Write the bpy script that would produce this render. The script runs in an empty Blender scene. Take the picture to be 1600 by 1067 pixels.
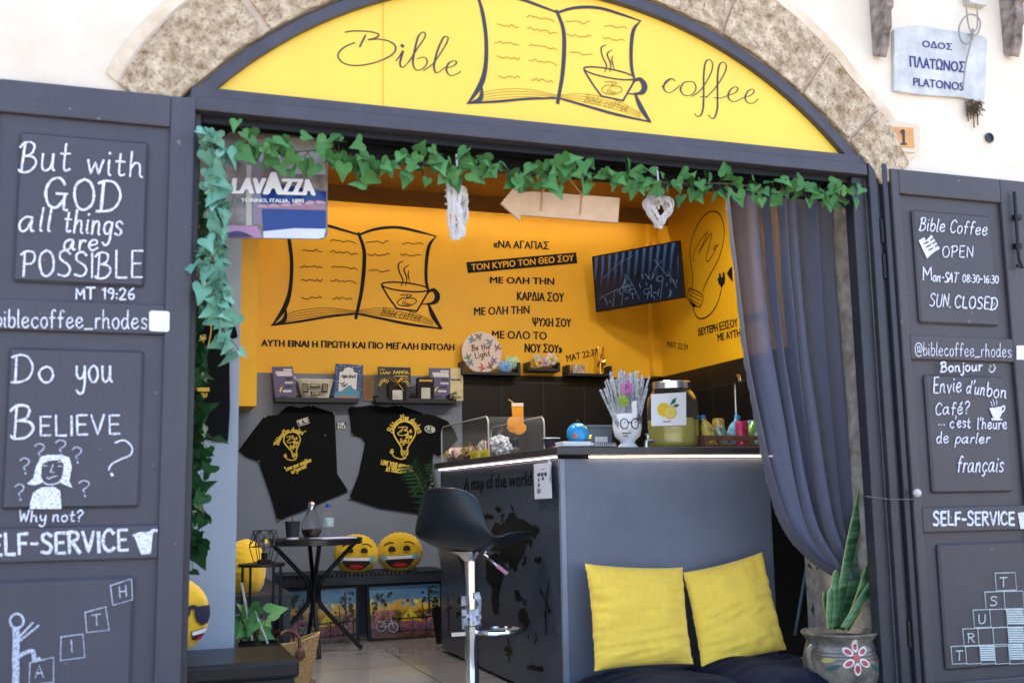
import bpy, bmesh, math, random
from mathutils import Vector, Matrix, noise
R = math.radians
random.seed(7)
S = bpy.context.scene
COL = S.collection

# ------------------------------------------------------------------ camera
CH = 0.93                                   # eye height, metres
CAMP = Vector((0, -3.9, CH))
FPX = 1687.8                                # focal length in pixels of a 1600 wide frame
_yaw, _pit, _rol = R(19.290), R(8.2196), R(-0.9678)
_f = Vector((math.sin(_yaw)*math.cos(_pit), math.cos(_yaw)*math.cos(_pit), math.sin(_pit)))
_r = Vector((math.cos(_yaw), -math.sin(_yaw), 0)); _u = _r.cross(_f)
_r, _u = math.cos(_rol)*_r + math.sin(_rol)*_u, -math.sin(_rol)*_r + math.cos(_rol)*_u
cd = bpy.data.cameras.new('camera'); cam = bpy.data.objects.new('camera', cd); COL.objects.link(cam)
cam.matrix_world = Matrix(((_r.x, _u.x, -_f.x, CAMP.x), (_r.y, _u.y, -_f.y, CAMP.y), (_r.z, _u.z, -_f.z, CAMP.z), (0, 0, 0, 1)))
cd.sensor_width = 36; cd.lens = FPX/1600*36; cd.clip_end = 500; cd.clip_start = 0.05
cd.dof.use_dof = True; cd.dof.focus_distance = 7.2; cd.dof.aperture_fstop = 3.2
S.camera = cam

# ------------------------------------------------------------------ world, sun, exposure
W = bpy.data.worlds.new("World"); S.world = W; W.use_nodes = True
nt = W.node_tree; bg = nt.nodes['Background']
sky = nt.nodes.new('ShaderNodeTexSky'); sky.sky_type = 'NISHITA'; sky.sun_disc = False
SUN_EL, SUN_AZ = R(58), R(25)               # the sun stands behind the house: the front lies in open shade
sky.sun_elevation = SUN_EL; sky.sun_rotation = SUN_AZ; sky.air_density = 0.8; sky.dust_density = 3.0; sky.ozone_density = 0.2
nt.links.new(sky.outputs[0], bg.inputs[0]); bg.inputs[1].default_value = 0.15
sl = bpy.data.lights.new('sun', 'SUN'); sl.energy = 3.6; sl.angle = R(0.5); sl.color = (1, .94, .85)
so = bpy.data.objects.new('sun', sl); COL.objects.link(so)
sd = Vector((math.sin(SUN_AZ)*math.cos(SUN_EL), math.cos(SUN_AZ)*math.cos(SUN_EL), math.sin(SUN_EL)))
so.rotation_euler = sd.to_track_quat('Z', 'Y').to_euler(); so.location = (0, 0, 20)
S.view_settings.view_transform = 'Standard'; S.view_settings.look = 'None'
S.view_settings.exposure = 2.45; S.view_settings.gamma = 1; S.view_settings.use_curve_mapping = False
S.cycles.max_bounces = 10; S.cycles.diffuse_bounces = 6; S.cycles.transparent_max_bounces = 16

# ------------------------------------------------------------------ pixel helpers: a photo pixel to a point of a known plane of the place
def ray(px, py): return _f*FPX + _r*(px-800) - _u*(py-533.5)
def PY(y): 
    def g(px, py):
        d = ray(px, py); return CAMP + d*((y-CAMP.y)/d.y)
    g.n = Vector((0, -1, 0)); return g
def PX(x):
    def g(px, py):
        d = ray(px, py); return CAMP + d*((x-CAMP.x)/d.x)
    g.n = Vector((-1, 0, 0)); return g
def PZ(z):
    def g(px, py):
        d = ray(px, py); return CAMP + d*((z-CAMP.z)/d.z)
    g.n = Vector((0, 0, 1)); return g
def zc(ox, oy, s, pts): return [(ox+p[0]/s, oy+p[1]/s) for p in pts]

# ------------------------------------------------------------------ materials
MATS = {}
def mat(name, col, rough=.6, metal=0, var=.08, scale=6, bump=0, bscale=60, spec=.5, emit=0, alpha=1, trans=0, coat=0, sheen=0, ior=1.45, col2=None):
    if name in MATS: return MATS[name]
    m = bpy.data.materials.new(name); m.use_nodes = True; n = m.node_tree.nodes; l = m.node_tree.links
    b = n['Principled BSDF']; b.inputs['Roughness'].default_value = rough; b.inputs['Metallic'].default_value = metal
    b.inputs['Specular IOR Level'].default_value = spec; b.inputs['IOR'].default_value = ior
    b.inputs['Transmission Weight'].default_value = trans; b.inputs['Alpha'].default_value = alpha
    b.inputs['Coat Weight'].default_value = coat; b.inputs['Sheen Weight'].default_value = sheen
    tc = n.new('ShaderNodeTexCoord')
    if var > 0:
        nz = n.new('ShaderNodeTexNoise'); nz.inputs['Scale'].default_value = scale; nz.inputs['Detail'].default_value = 6; nz.inputs['Roughness'].default_value = .62
        l.new(tc.outputs['Object'], nz.inputs['Vector'])
        rp = n.new('ShaderNodeValToRGB'); rp.color_ramp.elements[0].position = .32; rp.color_ramp.elements[1].position = .68
        c2 = col2 if col2 else [min(1, c*(1+var)) for c in col]
        rp.color_ramp.elements[0].color = (*[c*(1-var) for c in col], 1); rp.color_ramp.elements[1].color = (*c2, 1)
        l.new(nz.outputs['Fac'], rp.inputs[0]); l.new(rp.outputs[0], b.inputs['Base Color'])
        mr = n.new('ShaderNodeMapRange'); mr.inputs['To Min'].default_value = max(0.02, rough*.85); mr.inputs['To Max'].default_value = min(1, rough*1.15)
        l.new(nz.outputs['Fac'], mr.inputs['Value']); l.new(mr.outputs[0], b.inputs['Roughness'])
    else: b.inputs['Base Color'].default_value = (*col, 1)
    if emit:
        b.inputs['Emission Color'].default_value = (*col, 1); b.inputs['Emission Strength'].default_value = emit
    if bump:
        nb = n.new('ShaderNodeTexNoise'); nb.inputs['Scale'].default_value = bscale; nb.inputs['Detail'].default_value = 5
        l.new(tc.outputs['Object'], nb.inputs['Vector'])
        bp = n.new('ShaderNodeBump'); bp.inputs['Strength'].default_value = min(1, bump); bp.inputs['Distance'].default_value = .01
        l.new(nb.outputs['Fac'], bp.inputs['Height']); l.new(bp.outputs[0], b.inputs['Normal'])
    MATS[name] = m; return m

# ------------------------------------------------------------------ mesh builder
def cr(pts, n=6, closed=False):
    """Catmull-Rom through the points (tuples of any length)"""
    P = [tuple(p) for p in pts]
    if len(P) < 3: return P
    out = []; N = len(P); rng = range(N) if closed else range(N-1)
    for i in rng:
        p0 = P[(i-1) % N] if (closed or i > 0) else P[0]; p1 = P[i]; p2 = P[(i+1) % N]
        p3 = P[(i+2) % N] if (closed or i+2 < N) else P[-1]
        if p1 == p2: continue
        for k in range(n):
            t = k/n
            out.append(tuple(.5*(2*b+(c-a)*t+(2*a-5*b+4*c-d)*t*t+(3*b-a-3*c+d)*t**3) for a, b, c, d in zip(p0, p1, p2, p3)))
    if not closed: out.append(P[-1])
    return out

class MB:
    def __init__(s): s.v = []; s.f = []; s.tone = {}; s.vt = {}
    def add(s, vs, fs, tone=None):
        o = len(s.v); s.v += [Vector(p) for p in vs]
        for f in fs:
            if tone is not None: s.tone[len(s.f)] = tone
            s.f.append([o+i for i in f])
        return s
    def box(s, x0, x1, y0, y1, z0, z1):
        return s.add([(x, y, z) for x in (x0, x1) for y in (y0, y1) for z in (z0, z1)],
                     [(0, 1, 3, 2), (4, 6, 7, 5), (0, 4, 5, 1), (2, 3, 7, 6), (0, 2, 6, 4), (1, 5, 7, 3)])
    def obox(s, c, ax, ay, az):
        c, ax, ay, az = map(Vector, (c, ax, ay, az))
        return s.add([c+i*ax+j*ay+k*az for i in (-1, 1) for j in (-1, 1) for k in (-1, 1)],
                     [(0, 1, 3, 2), (4, 6, 7, 5), (0, 4, 5, 1), (2, 3, 7, 6), (0, 2, 6, 4), (1, 5, 7, 3)])
    def prism(s, pts, ext):
        """polygon of 3-D points, extruded by the vector ext"""
        n = len(pts); e = Vector(ext); a = [Vector(p) for p in pts]
        s.add(a+[p+e for p in a], [list(range(n))[::-1], list(range(n, 2*n))]+[(i, (i+1) % n, n+(i+1) % n, n+i) for i in range(n)])
        return s
    def tube(s, pts, r, k=8, cap=True, closed=False):
        P = [Vector(p) for p in pts]; n = len(P); rs = r if isinstance(r, (list, tuple)) else [r]*n
        vs = []; fs = []; up = Vector((0.13, .21, 1)).normalized(); last = None
        for i in range(n):
            t = (P[(i+1) % n]-P[i-1]) if closed else (P[min(i+1, n-1)]-P[max(i-1, 0)])
            if t.length < 1e-9: t = Vector((0, 0, 1))
            t.normalize()
            if last is None:
                a = t.cross(up); a = a if a.length > .05 else t.cross(Vector((1, 0, 0)))
            else: a = last - t*last.dot(t)
            a.normalize(); last = a; b = t.cross(a)
            for j in range(k):
                q = 2*math.pi*j/k; vs.append(P[i]+(a*math.cos(q)+b*math.sin(q))*rs[i])
        m = n if closed else n-1
        for i in range(m):
            for j in range(k):
                fs.append((i*k+j, i*k+(j+1) % k, ((i+1) % n)*k+(j+1) % k, ((i+1) % n)*k+j))
        if cap and not closed: fs += [list(range(k))[::-1], list(range((n-1)*k, n*k))]
        return s.add(vs, fs)
    def lathe(s, prof, c=(0, 0, 0), k=28, sx=1, sy=1, cap=True):
        """profile of (radius, z) turned about the upright axis through c"""
        c = Vector(c); vs = []; fs = []; n = len(prof)
        for r, z in prof:
            for j in range(k):
                q = 2*math.pi*j/k; vs.append(c+Vector((r*math.cos(q)*sx, r*math.sin(q)*sy, z)))
        for i in range(n-1):
            for j in range(k): fs.append((i*k+j, i*k+(j+1) % k, (i+1)*k+(j+1) % k, (i+1)*k+j))
        if cap and prof[0][0] > 1e-6: fs.append(list(range(k))[::-1])
        if cap and prof[-1][0] > 1e-6: fs.append(list(range((n-1)*k, n*k)))
        return s.add(vs, fs)
    def ball(s, c, r, sx=1, sy=1, sz=1, k=16, m=10):
        return s.lathe([(max(1e-7, r*math.sin(math.pi*i/m)), -r*sz*math.cos(math.pi*i/m)) for i in range(m+1)], c, k, sx, sy)
    def grid(s, fn, nu, nv, thick=None):
        vs = [fn(i/nu, j/nv) for j in range(nv+1) for i in range(nu+1)]
        fs = [(j*(nu+1)+i, j*(nu+1)+i+1, (j+1)*(nu+1)+i+1, (j+1)*(nu+1)+i) for j in range(nv) for i in range(nu)]
        return s.add(vs, fs)
    def ribbon(s, P3, w, n, lift=.0012, off=.002):
        """flat ridge along world points P3 on a plane of normal n"""
        n = Vector(n); P = [Vector(p) for p in P3]; m = len(P)
        if m == 1: P = [P[0], P[0]+Vector((0, 0, .001))]; m = 2
        ws = w if isinstance(w, (list, tuple)) else [w]*m; vs = []
        for i in range(m):
            t = P[min(i+1, m-1)]-P[max(i-1, 0)]
            if t.length < 1e-9: t = Vector((1, 0, 0))
            sd_ = t.cross(n).normalized(); e = t.normalized()*(ws[i]*.35 if i == m-1 else (-ws[i]*.35 if i == 0 else 0))
            q = P[i]+n*off+e
            vs += [q-sd_*ws[i]*.5, q+n*lift, q+sd_*ws[i]*.5]
        fs = []
        for i in range(m-1):
            fs += [(3*i, 3*i+1, 3*i+4, 3*i+3), (3*i+1, 3*i+2, 3*i+5, 3*i+4)]
        return s.add(vs, fs)
    def stroke(s, pl, px, w, smooth=5, **k):
        """a drawn line given in photo pixels on plane pl; w in metres or a list per control point"""
        if isinstance(w, (list, tuple)):
            q = cr([(*p, ww) for p, ww in zip(px, w)], smooth) if smooth else [(*p, ww) for p, ww in zip(px, w)]
            return s.ribbon([pl(p[0], p[1]) for p in q], [max(1e-4, p[2]) for p in q], pl.n, **k)
        q = cr(px, smooth) if smooth else px
        return s.ribbon([pl(*p) for p in q], w, pl.n, **k)
    def poly(s, pl, px, t=.002, off=.001):
        return s.prism([pl(*p)+pl.n*off for p in px], pl.n*t)

WL = {}
def obj(name, mb, m, parent=None, smooth=False, bevel=0, seg=2, loc=None, ang=40):
    if not mb.v: return None
    me = bpy.data.meshes.new(name)
    if parent is not None: o0 = WL[parent.name]
    elif loc is not None: o0 = Vector(loc)
    else:
        xs = [v.x for v in mb.v]; ys = [v.y for v in mb.v]; zs = [v.z for v in mb.v]
        o0 = Vector(((min(xs)+max(xs))/2, (min(ys)+max(ys))/2, min(zs)))
    me.from_pydata([v-o0 for v in mb.v], [], mb.f)
    bm = bmesh.new(); bm.from_mesh(me); 
    if mb.tone:
        bm.faces.ensure_lookup_table(); ly = bm.loops.layers.float_color.new('tone')
        for i, f in enumerate(bm.faces):
            t = mb.tone.get(i, .5)
            for lp in f.loops: q = min(1, max(0, t+mb.vt.get(lp.vert.index, 0))); lp[ly] = (q, q, q, 1)
    else: bmesh.ops.recalc_face_normals(bm, faces=bm.faces)
    bm.to_mesh(me); bm.free()
    if smooth:
        me.polygons.foreach_set('use_smooth', [True]*len(me.polygons)); me.set_sharp_from_angle(angle=R(ang))
    me.materials.append(m)
    o = bpy.data.objects.new(name, me); COL.objects.link(o); WL[o.name] = o0
    if parent is not None: o.parent = parent
    else: o.location = o0
    if bevel:
        b = o.modifiers.new('bevel', 'BEVEL'); b.width = bevel; b.segments = seg; b.limit_method = 'ANGLE'; b.angle_limit = R(35); b.harden_normals = False
    return o
def tag(o, label, cat, group=None):
    o['label'] = label; o['category'] = cat
    if group: o['group'] = group
    return o
def thing(name, loc, label, cat, group=None):
    o = bpy.data.objects.new(name, None); COL.objects.link(o); o.location = loc; o.empty_display_size = .1
    WL[o.name] = Vector(loc); return tag(o, label, cat, group)
def struct(name, mb, m):
    o = obj(name, mb, m, loc=(0, 0, 0)); o['kind'] = 'structure'; return o

def patch(poly2, fn, sub=2):
    """a flat outline laid on a curved surface: fn(u, v) gives the point"""
    bm = bmesh.new(); bm.faces.new([bm.verts.new((p[0], p[1], 0)) for p in poly2])
    bmesh.ops.triangulate(bm, faces=bm.faces[:])
    for _ in range(sub): bmesh.ops.subdivide_edges(bm, edges=bm.edges[:], cuts=1, use_grid_fill=True)
    bmesh.ops.triangulate(bm, faces=bm.faces[:])
    bm.verts.index_update(); vs = [fn(v.co.x, v.co.y) for v in bm.verts]; fs = [[v.index for v in f.verts] for f in bm.faces]; bm.free()
    return vs, fs
def ell(cx, cy, rx, ry, n=20, a0=0, a1=360, rot=0):
    o = []; c, s_ = math.cos(R(rot)), math.sin(R(rot)); full = abs(a1-a0) >= 360
    for i in range(n if full else n+1):
        q = R(a0+(a1-a0)*i/n); x, y = rx*math.cos(q), ry*math.sin(q); o.append((cx+x*c-y*s_, cy+x*s_+y*c))
    return o

# ------------------------------------------------------------------ hand lettering: one-stroke glyphs (x-height 5, capitals 9)
G = {
'a': "5,5 3,5.3 1,4 .5,2 1.5,.2 3.5,.8 5,4.5 5,1.5 5.6,.2 6.3,.5", 'b': "1,9 .8,4 1,.5|1,3 2.5,5 4.5,4.5 5,2.5 4,.4 2,0 1,.8",
'c': "5,4.3 3.5,5.2 1.5,4.3 .8,2.3 2,.3 3.8,0 5.2,1", 'd': "4.8,4.3 3,5.2 1.2,4 .7,2 2,.1 3.8,.6 4.8,3|5,9 4.8,4 5,1 5.8,.2",
'e': ".9,2.5 3,2.7 4.7,3.6 4.2,5 2.6,5.2 1,3.8 .8,1.8 2.2,.1 4,.3 5.3,1.3", 'f': "4.5,8.3 3.5,9 2.3,8.2 2,5.5 2,0|.5,5 4,5",
'g': "4.8,4.6 3,5.2 1.2,4.2 .8,2 2.2,.4 4,1.2 4.8,4|5,5 4.8,0 4.2,-3 2.5,-4 .8,-3", 'h': "1,9 .9,0|.9,2.8 2.5,4.9 4.2,4.6 4.6,2.5 4.7,.6 5.6,.1",
'i': "1,5 1,1 1.8,.1|1,7.2 1.1,7.5", 'j': "2,5 2,-2 1.2,-3.8 -.3,-3|2,7.2 2.1,7.5", 'k': "1,9 1,0|4.5,5 1,2.4 4.8,0", 'l': "1,9 1,1 1.8,.1",
'm': "1,5 1,0|1,3 2.3,5 3.6,4.5 3.7,0|3.7,3 5,5 6.4,4.5 6.5,.5 7.2,.1", 'n': "1,5 1,0|1,3 2.6,5 4.3,4.5 4.5,.6 5.4,.1",
'o': "3,5.2 1.2,4.2 .7,2.2 2,.1 3.8,.1 5,2.2 4.4,4.5 3,5.2", 'p': "1,5 1,-4|1,3.5 2.6,5.2 4.7,4.3 5,2.3 3.8,.1 2,.1 1,1.2", 'r': "1,5 1,0|1,3 2.4,5 3.8,4.8",
's': "4.4,4.4 3,5.2 1.3,4.6 1.5,3.2 3.6,2.2 4.4,1.2 3.2,0 1,.5", 't': "2.2,8 2,1.5 2.8,.1 4.2,.6|.6,5.2 4,5.2", 'u': "1,5 1,1.5 2,.1 3.8,.8 4.6,3 4.7,5|4.7,5 4.7,1 5.5,.1",
'v': ".8,5 2.8,0|2.8,0 4.8,5", 'w': ".6,5 2,0 2,0 3.5,4.4 3.5,4.4 5,0 5,0 6.5,5.3", 'y': "1,5 1,2.5 2.2,1 4,1.6 4.8,3.5|4.9,5 4.8,0 4,-3.2 2.3,-4 .6,-2.8",
'z': "1,5 4.6,5 4.6,5 .8,0 .8,0 4.8,0", 'x': ".8,5 4.8,0|4.6,5 .8,0",
'A': "0,0 3,9 3,9 6,0|1.2,3.4 4.8,3.4", 'B': "1.6,9 1,0|0,7.6 1.5,9 4,9 5,7.8 4.2,5.6 2,4.8|2,4.8 5,4.4 6,2.4 4,.1 1,-.2 0,.6", 'C': "5.8,7.4 4,9 1.6,7.6 .7,4.4 1.7,1 4,0 5.8,1.2",
'D': "1.4,8.8 1,0|0,8.2 2,9 4.8,8.4 6.4,5 5.2,1.4 2.6,0 -.2,-.2", 'E': "5,9 1,9 1,9 1,0 1,0 5,0|1,4.7 4.4,4.7", 'F': "5,9 1,9 1,9 1,0|1,4.7 4.2,4.7",
'G': "6,7.2 4.6,9 2,8.2 .6,4.8 1.6,1 4,.3 6,3 |6.8,4.4 3.8,4.4|6.2,4.4 6,.2 7,-.4", 'H': "1,9 1,0|5.6,9 5.6,0|1,4.6 5.6,4.6", 'I': "1,9 1,0", 'L': "1,9 1,0 1,0 5,0",
'M': "1,0 1.2,9 1.2,9 3.8,3 3.8,3 6.4,9 6.4,9 6.8,0", 'N': "1,0 1,9 1,9 5.6,0 5.6,0 5.6,9", 'O': "3.4,9 1.2,7.6 .6,4.5 1.6,1 3.6,0 5.8,1.8 6.2,5 5.2,8 3.4,9",
'P': "1.4,9 1,0|0,7.8 2,9 4.8,8.6 5.4,6.4 4,4.6 1.4,4.4", 'R': "1,9 1,0|0,8.4 2.6,9 5,8 4.8,5.8 1.2,4.6|2.4,4.6 5.8,0", 'S': "5.2,7.8 3.6,9 1.4,8.2 1.4,6 4.4,4 5.2,2 3.6,.1 .6,.6",
'T': "3.2,9 3.2,0|.2,9 6.2,9", 'U': "1,9 1,2.4 2.6,0 4.6,.6 5.6,3 5.6,9", 'V': ".4,9 3,0 3,0 5.6,9", 'W': ".4,9 2,0 2,0 3.8,7 3.8,7 5.6,0 5.6,0 7.4,9", 'Y': ".6,9 3.2,4.6 3.2,4.6 5.8,9|3.2,4.6 3.2,0", 'K': "1,9 1,0|5.4,9 1,4 5.6,0",
'0': "2.8,9 .9,7 .8,2.4 2.6,0 4.6,1.8 4.8,6.6 2.8,9", '1': ".8,7.2 2.4,9 2.4,9 2.4,0", '2': ".8,7.2 2.6,9 4.6,7.4 4,4.6 .8,0 .8,0 5,0", '3': ".8,8.4 3,9 4.4,7.4 3.6,5.2 2,4.8|2,4.8 4.4,4 4.6,1.6 2.6,0 .6,.8",
'4': "3.8,0 3.8,9 3.8,9 .6,3 .6,3 5,3", '5': "4.6,9 1.2,9 1.2,9 1,5.2 3.4,5.6 4.8,3.4 3.6,.4 .8,.4", '6': "4.2,9 1.6,6 .9,2.6 2.6,0 4.6,1.4 4.2,4.2 1.2,3.6", '7': ".6,9 5,9 5,9 2,0", '8': "2.8,5 1,7 2.8,9 4.6,7.2 2.8,5 .8,2.4 2.8,0 4.9,2.2 2.8,5", '9': "4.8,6.4 2.8,5 1,6.8 2.8,9 4.8,7.4 4.6,3 3.4,0",
'.': "1,.1 1.2,.4", ',': "1.2,.6 .6,-1.4", "'": "1.2,9.4 .8,7", ':': "1,1 1.1,1.4|1,4.4 1.1,4.8", '-': ".6,4 3.4,4", '_': "0,-.4 5.6,-.2", '?': ".8,7 2.4,9 4.6,7.8 4.4,5.8 2.4,4 2.2,2.4|2.2,.2 2.4,.5", '"': ".8,9 .8,7|2,9 2,7",
'@': "6,3 4.6,2.2 4,3.6 4.2,5.8 6,6.6 6.8,5 6.6,2.6 7.6,2 9,3.4 9,6 7,8.4 4,8.6 1.6,6.6 1.2,3 3,0 6,-.8 8.4,0", '€': "5.4,7.6 3.6,8.6 1.6,7 1.4,2.4 3.2,.2 5.4,1|.2,5.4 4.4,5.4|.2,3.6 4,3.6", '!': "1,9 1,3|1,.2 1.1,.5",
}
G['é'] = G['e']+"|2.6,6.6 4.2,8.4"; G['ç'] = G['c']+"|3.2,0 3.6,-1.4 2.6,-2.6 1.4,-2"
def gl(ch): return [[tuple(map(float, p.split(','))) for p in st.split()] for st in G[ch].split('|')]
def hand(mb, pl, text, p0, p1, h, w, slant=0, jit=.25, lift=.0012, gap=1.3, arc=0, wv=.2):
    """hand-written line between the baseline pixels p0, p1; capitals h pixels high, strokes w metres wide"""
    rg = random.Random(text+str(p0)); items = []; x = 0
    for ch in text:
        if ch == ' ': x += 3.6; continue
        st = gl(ch); mx = max(p[0] for s_ in st for p in s_); items.append((x, st)); x += mx+gap
    T = x-gap; sc = h/9
    ux, uy = (p1[0]-p0[0]), (p1[1]-p0[1]); L = math.hypot(ux, uy); tx, ty = ux/L, uy/L
    for x0, st in items:
        dy = rg.uniform(-jit, jit); ks = 1+rg.uniform(-.06, .06)*min(1, jit*4)
        for s_ in st:
            q = cr(s_, 4) if len(s_) > 2 else s_
            out = []
            for a, b in q:
                f = (x0+a)/T; yy = (b*ks+dy)*sc+arc*4*f*(1-f); sl = slant*b*sc
                if arc:
                    th = -math.atan2(arc*4*(1-2*f), L)*1.0
                    bb = (b*ks+dy)*sc; cx = f*L+math.sin(-th)*-bb; cy = arc*4*f*(1-f)+math.cos(th)*bb
                    out.append(pl(p0[0]+tx*cx+ty*cy, p0[1]+ty*cx-tx*cy)); continue
                out.append(pl(p0[0]+tx*(f*L+sl)+ty*yy, p0[1]+ty*(f*L+sl)-tx*yy))
            mb.ribbon(out, [w*(1+rg.uniform(-wv, wv)) for _ in out], pl.n, lift=lift)
    return mb
_tx = {}
def ftext(mb, pl, text, TL, TR, BL, BR, bold=0.0, off=.002, sub=None):
    """block lettering from the built-in typeface fitted into four photo pixels of plane pl"""
    text = text.translate(str.maketrans('ΑΒΕΖΗΙΚΜΝΟΡΤΥΧ', 'ABEZHIKMNOPTYX'))   # one typeface for the letters both alphabets share
    cu = bpy.data.curves.new('t', 'FONT'); cu.body = text; cu.size = 1; cu.resolution_u = 3; cu.fill_mode = 'FRONT'
    o = bpy.data.objects.new('t', cu); COL.objects.link(o); bpy.context.view_layer.update()
    me = o.evaluated_get(bpy.context.evaluated_depsgraph_get()).to_mesh()
    vs = [v.co.copy() for v in me.vertices]; fs = [list(p.vertices) for p in me.polygons]
    bpy.data.objects.remove(o); bpy.data.curves.remove(cu)
    if not vs: return mb
    x0, x1 = min(v.x for v in vs), max(v.x for v in vs); y0, y1 = min(v.y for v in vs), max(v.y for v in vs)
    tl, tr, bl, br = [pl(*p)+pl.n*off for p in (TL, TR, BL, BR)]
    out = []
    for v in vs:
        a = (v.x-x0)/(x1-x0); b = (v.y-y0)/(y1-y0); out.append((bl*(1-a)+br*a)*(1-b)+(tl*(1-a)+tr*a)*b)
    if bold:                                # heavier strokes: the glyphs again, a hair to each side and a hair prouder
        e = (br-bl).normalized()*(tl-bl).length*bold; up = (tl-bl)*bold*.45
        for k, (q, r_) in enumerate(((-1, 0), (1, 0), (0, 0), (-.5, .8), (.5, -.8), (-.5, -.8), (.5, .8), (0, -.9))): mb.add([p+e*q+up*r_+pl.n*.00012*k for p in out], fs)
        return mb
    return mb.add(out, fs)

# ================================================================== palette
M_plaster = mat('plaster', (.73, .62, .48), .9, var=.08, scale=1.3, bump=.7, bscale=11, col2=(.82, .77, .68))
M_stone = mat('arch_stone', (.33, .22, .12), .95, var=.22, scale=22, bump=1, bscale=42, col2=(.68, .56, .41))
def pits(m):
    n = m.node_tree.nodes; l = m.node_tree.links; tc = n.new('ShaderNodeTexCoord'); vo = n.new('ShaderNodeTexNoise'); vo.inputs['Scale'].default_value = 75; vo.inputs['Detail'].default_value = 6; vo.inputs['Roughness'].default_value = .75; l.new(tc.outputs['Object'], vo.inputs[0])
    r = n.new('ShaderNodeValToRGB'); r.color_ramp.elements[0].position = .36; r.color_ramp.elements[1].position = .50; r.color_ramp.elements[0].color = (.42, .36, .30, 1); l.new(vo.outputs[0], r.inputs[0])
    b_ = n['Principled BSDF']; src = b_.inputs['Base Color'].links[0].from_socket; mx = n.new('ShaderNodeMixRGB'); mx.blend_type = 'MULTIPLY'; mx.inputs[0].default_value = 1; l.new(src, mx.inputs[1]); l.new(r.outputs[0], mx.inputs[2]); l.new(mx.outputs[0], b_.inputs['Base Color'])
pits(M_stone)
M_mortar = mat('mortar', (.56, .44, .35), .95, var=.15, scale=9, bump=.7, bscale=40)
M_paint = mat('shutter_paint', (.066, .062, .092), .45, var=.16, scale=7, bump=.12, bscale=26, spec=.45)
M_paintR = mat('shutter_paint_brown', (.070, .060, .076), .45, var=.16, scale=7, bump=.12, bscale=26, spec=.45)
def worn(name, base):
    m = bpy.data.materials.new(name); m.use_nodes = True; n = m.node_tree.nodes; l = m.node_tree.links; b_ = n['Principled BSDF']; tc = n.new('ShaderNodeTexCoord')
    mp = n.new('ShaderNodeMapping'); mp.inputs['Scale'].default_value = (34, 34, 1.6); l.new(tc.outputs['Object'], mp.inputs[0])
    g = n.new('ShaderNodeTexNoise'); g.inputs['Scale'].default_value = 2.2; g.inputs['Detail'].default_value = 7; l.new(mp.outputs[0], g.inputs[0])
    d = n.new('ShaderNodeTexNoise'); d.inputs['Scale'].default_value = 3.2; d.inputs['Detail'].default_value = 9; d.inputs['Roughness'].default_value = .7; l.new(tc.outputs['Object'], d.inputs[0])
    r1 = n.new('ShaderNodeValToRGB'); r1.color_ramp.elements[0].color = (*[c*.94 for c in base], 1); r1.color_ramp.elements[1].color = (*[c*1.06 for c in base], 1); r1.color_ramp.elements[0].position = .3; r1.color_ramp.elements[1].position = .7; l.new(g.outputs[0], r1.inputs[0])
    r2 = n.new('ShaderNodeValToRGB'); r2.color_ramp.elements[0].position = .45; r2.color_ramp.elements[1].position = .80; r2.color_ramp.elements[0].color = (0, 0, 0, 1); r2.color_ramp.elements[1].color = (.55, .55, .55, 1); l.new(d.outputs[0], r2.inputs[0])
    m1 = n.new('ShaderNodeMixRGB'); m1.inputs[2].default_value = (*[c*1.35+.02 for c in base], 1); l.new(r2.outputs[0], m1.inputs[0]); l.new(r1.outputs[0], m1.inputs[1])
    v = n.new('ShaderNodeTexNoise'); v.inputs['Scale'].default_value = 38; v.inputs['Detail'].default_value = 3; l.new(tc.outputs['Object'], v.inputs[0])
    r3 = n.new('ShaderNodeValToRGB'); r3.color_ramp.elements[0].position = .735; r3.color_ramp.elements[1].position = .76; l.new(v.outputs[0], r3.inputs[0])
    m2 = n.new('ShaderNodeMixRGB'); m2.inputs[2].default_value = (.20, .18, .18, 1); l.new(r3.outputs[0], m2.inputs[0]); l.new(m1.outputs[0], m2.inputs[1]); l.new(m2.outputs[0], b_.inputs['Base Color'])
    bp = n.new('ShaderNodeBump'); bp.inputs['Strength'].default_value = .10; bp.inputs['Distance'].default_value = .003; l.new(g.outputs[0], bp.inputs['Height']); l.new(bp.outputs[0], b_.inputs['Normal'])
    mr = n.new('ShaderNodeMapRange'); mr.inputs['To Min'].default_value = .36; mr.inputs['To Max'].default_value = .62; l.new(d.outputs[0], mr.inputs[0]); l.new(mr.outputs[0], b_.inputs['Roughness']); MATS[name] = m; return m
M_paint = worn('shutter_paint_worn', (.048, .045, .061)); M_paintR = worn('shutter_paint_worn_brown', (.050, .043, .050))
M_frame = mat('frame_paint', (.054, .050, .066), .45, var=.18, scale=10, bump=.15, bscale=30)
M_black = mat('black_metal', (.006, .006, .008), .42, spec=.35, var=.1)
M_sign = mat('sign_yellow', (.87, .595, .07), .34, var=.05, scale=1.6)
M_ink = mat('sign_ink', (.035, .03, .045), .5, var=0)
M_inkfine = mat('sign_fine_line', (.36, .24, .03), .5, var=0)
M_wall_y = mat('wall_yellow', (.70, .365, .006), .55, var=.05, scale=2.5, bump=.06, bscale=90)
M_wall_g = mat('wall_grey', (.155, .175, .22), .6, var=.06, scale=3, bump=.05, bscale=90)
M_pier = mat('pier_grey_lit', (.30, .36, .44), .6, var=.05, scale=3, bump=.05, bscale=90)  # outside daylight is mixed into this lighter, bluer grey
M_ceil = mat('ceiling_ochre', (.42, .19, .02), .7, var=.08, scale=3)
M_wood_d = mat('dark_wood', (.10, .04, .018), .55, var=.3, scale=12)
M_wallink = mat('wall_lettering', (.005, .0045, .0045), .6, spec=.2, var=0)
M_white = mat('white', (.78, .78, .80), .5, var=.04)
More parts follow.
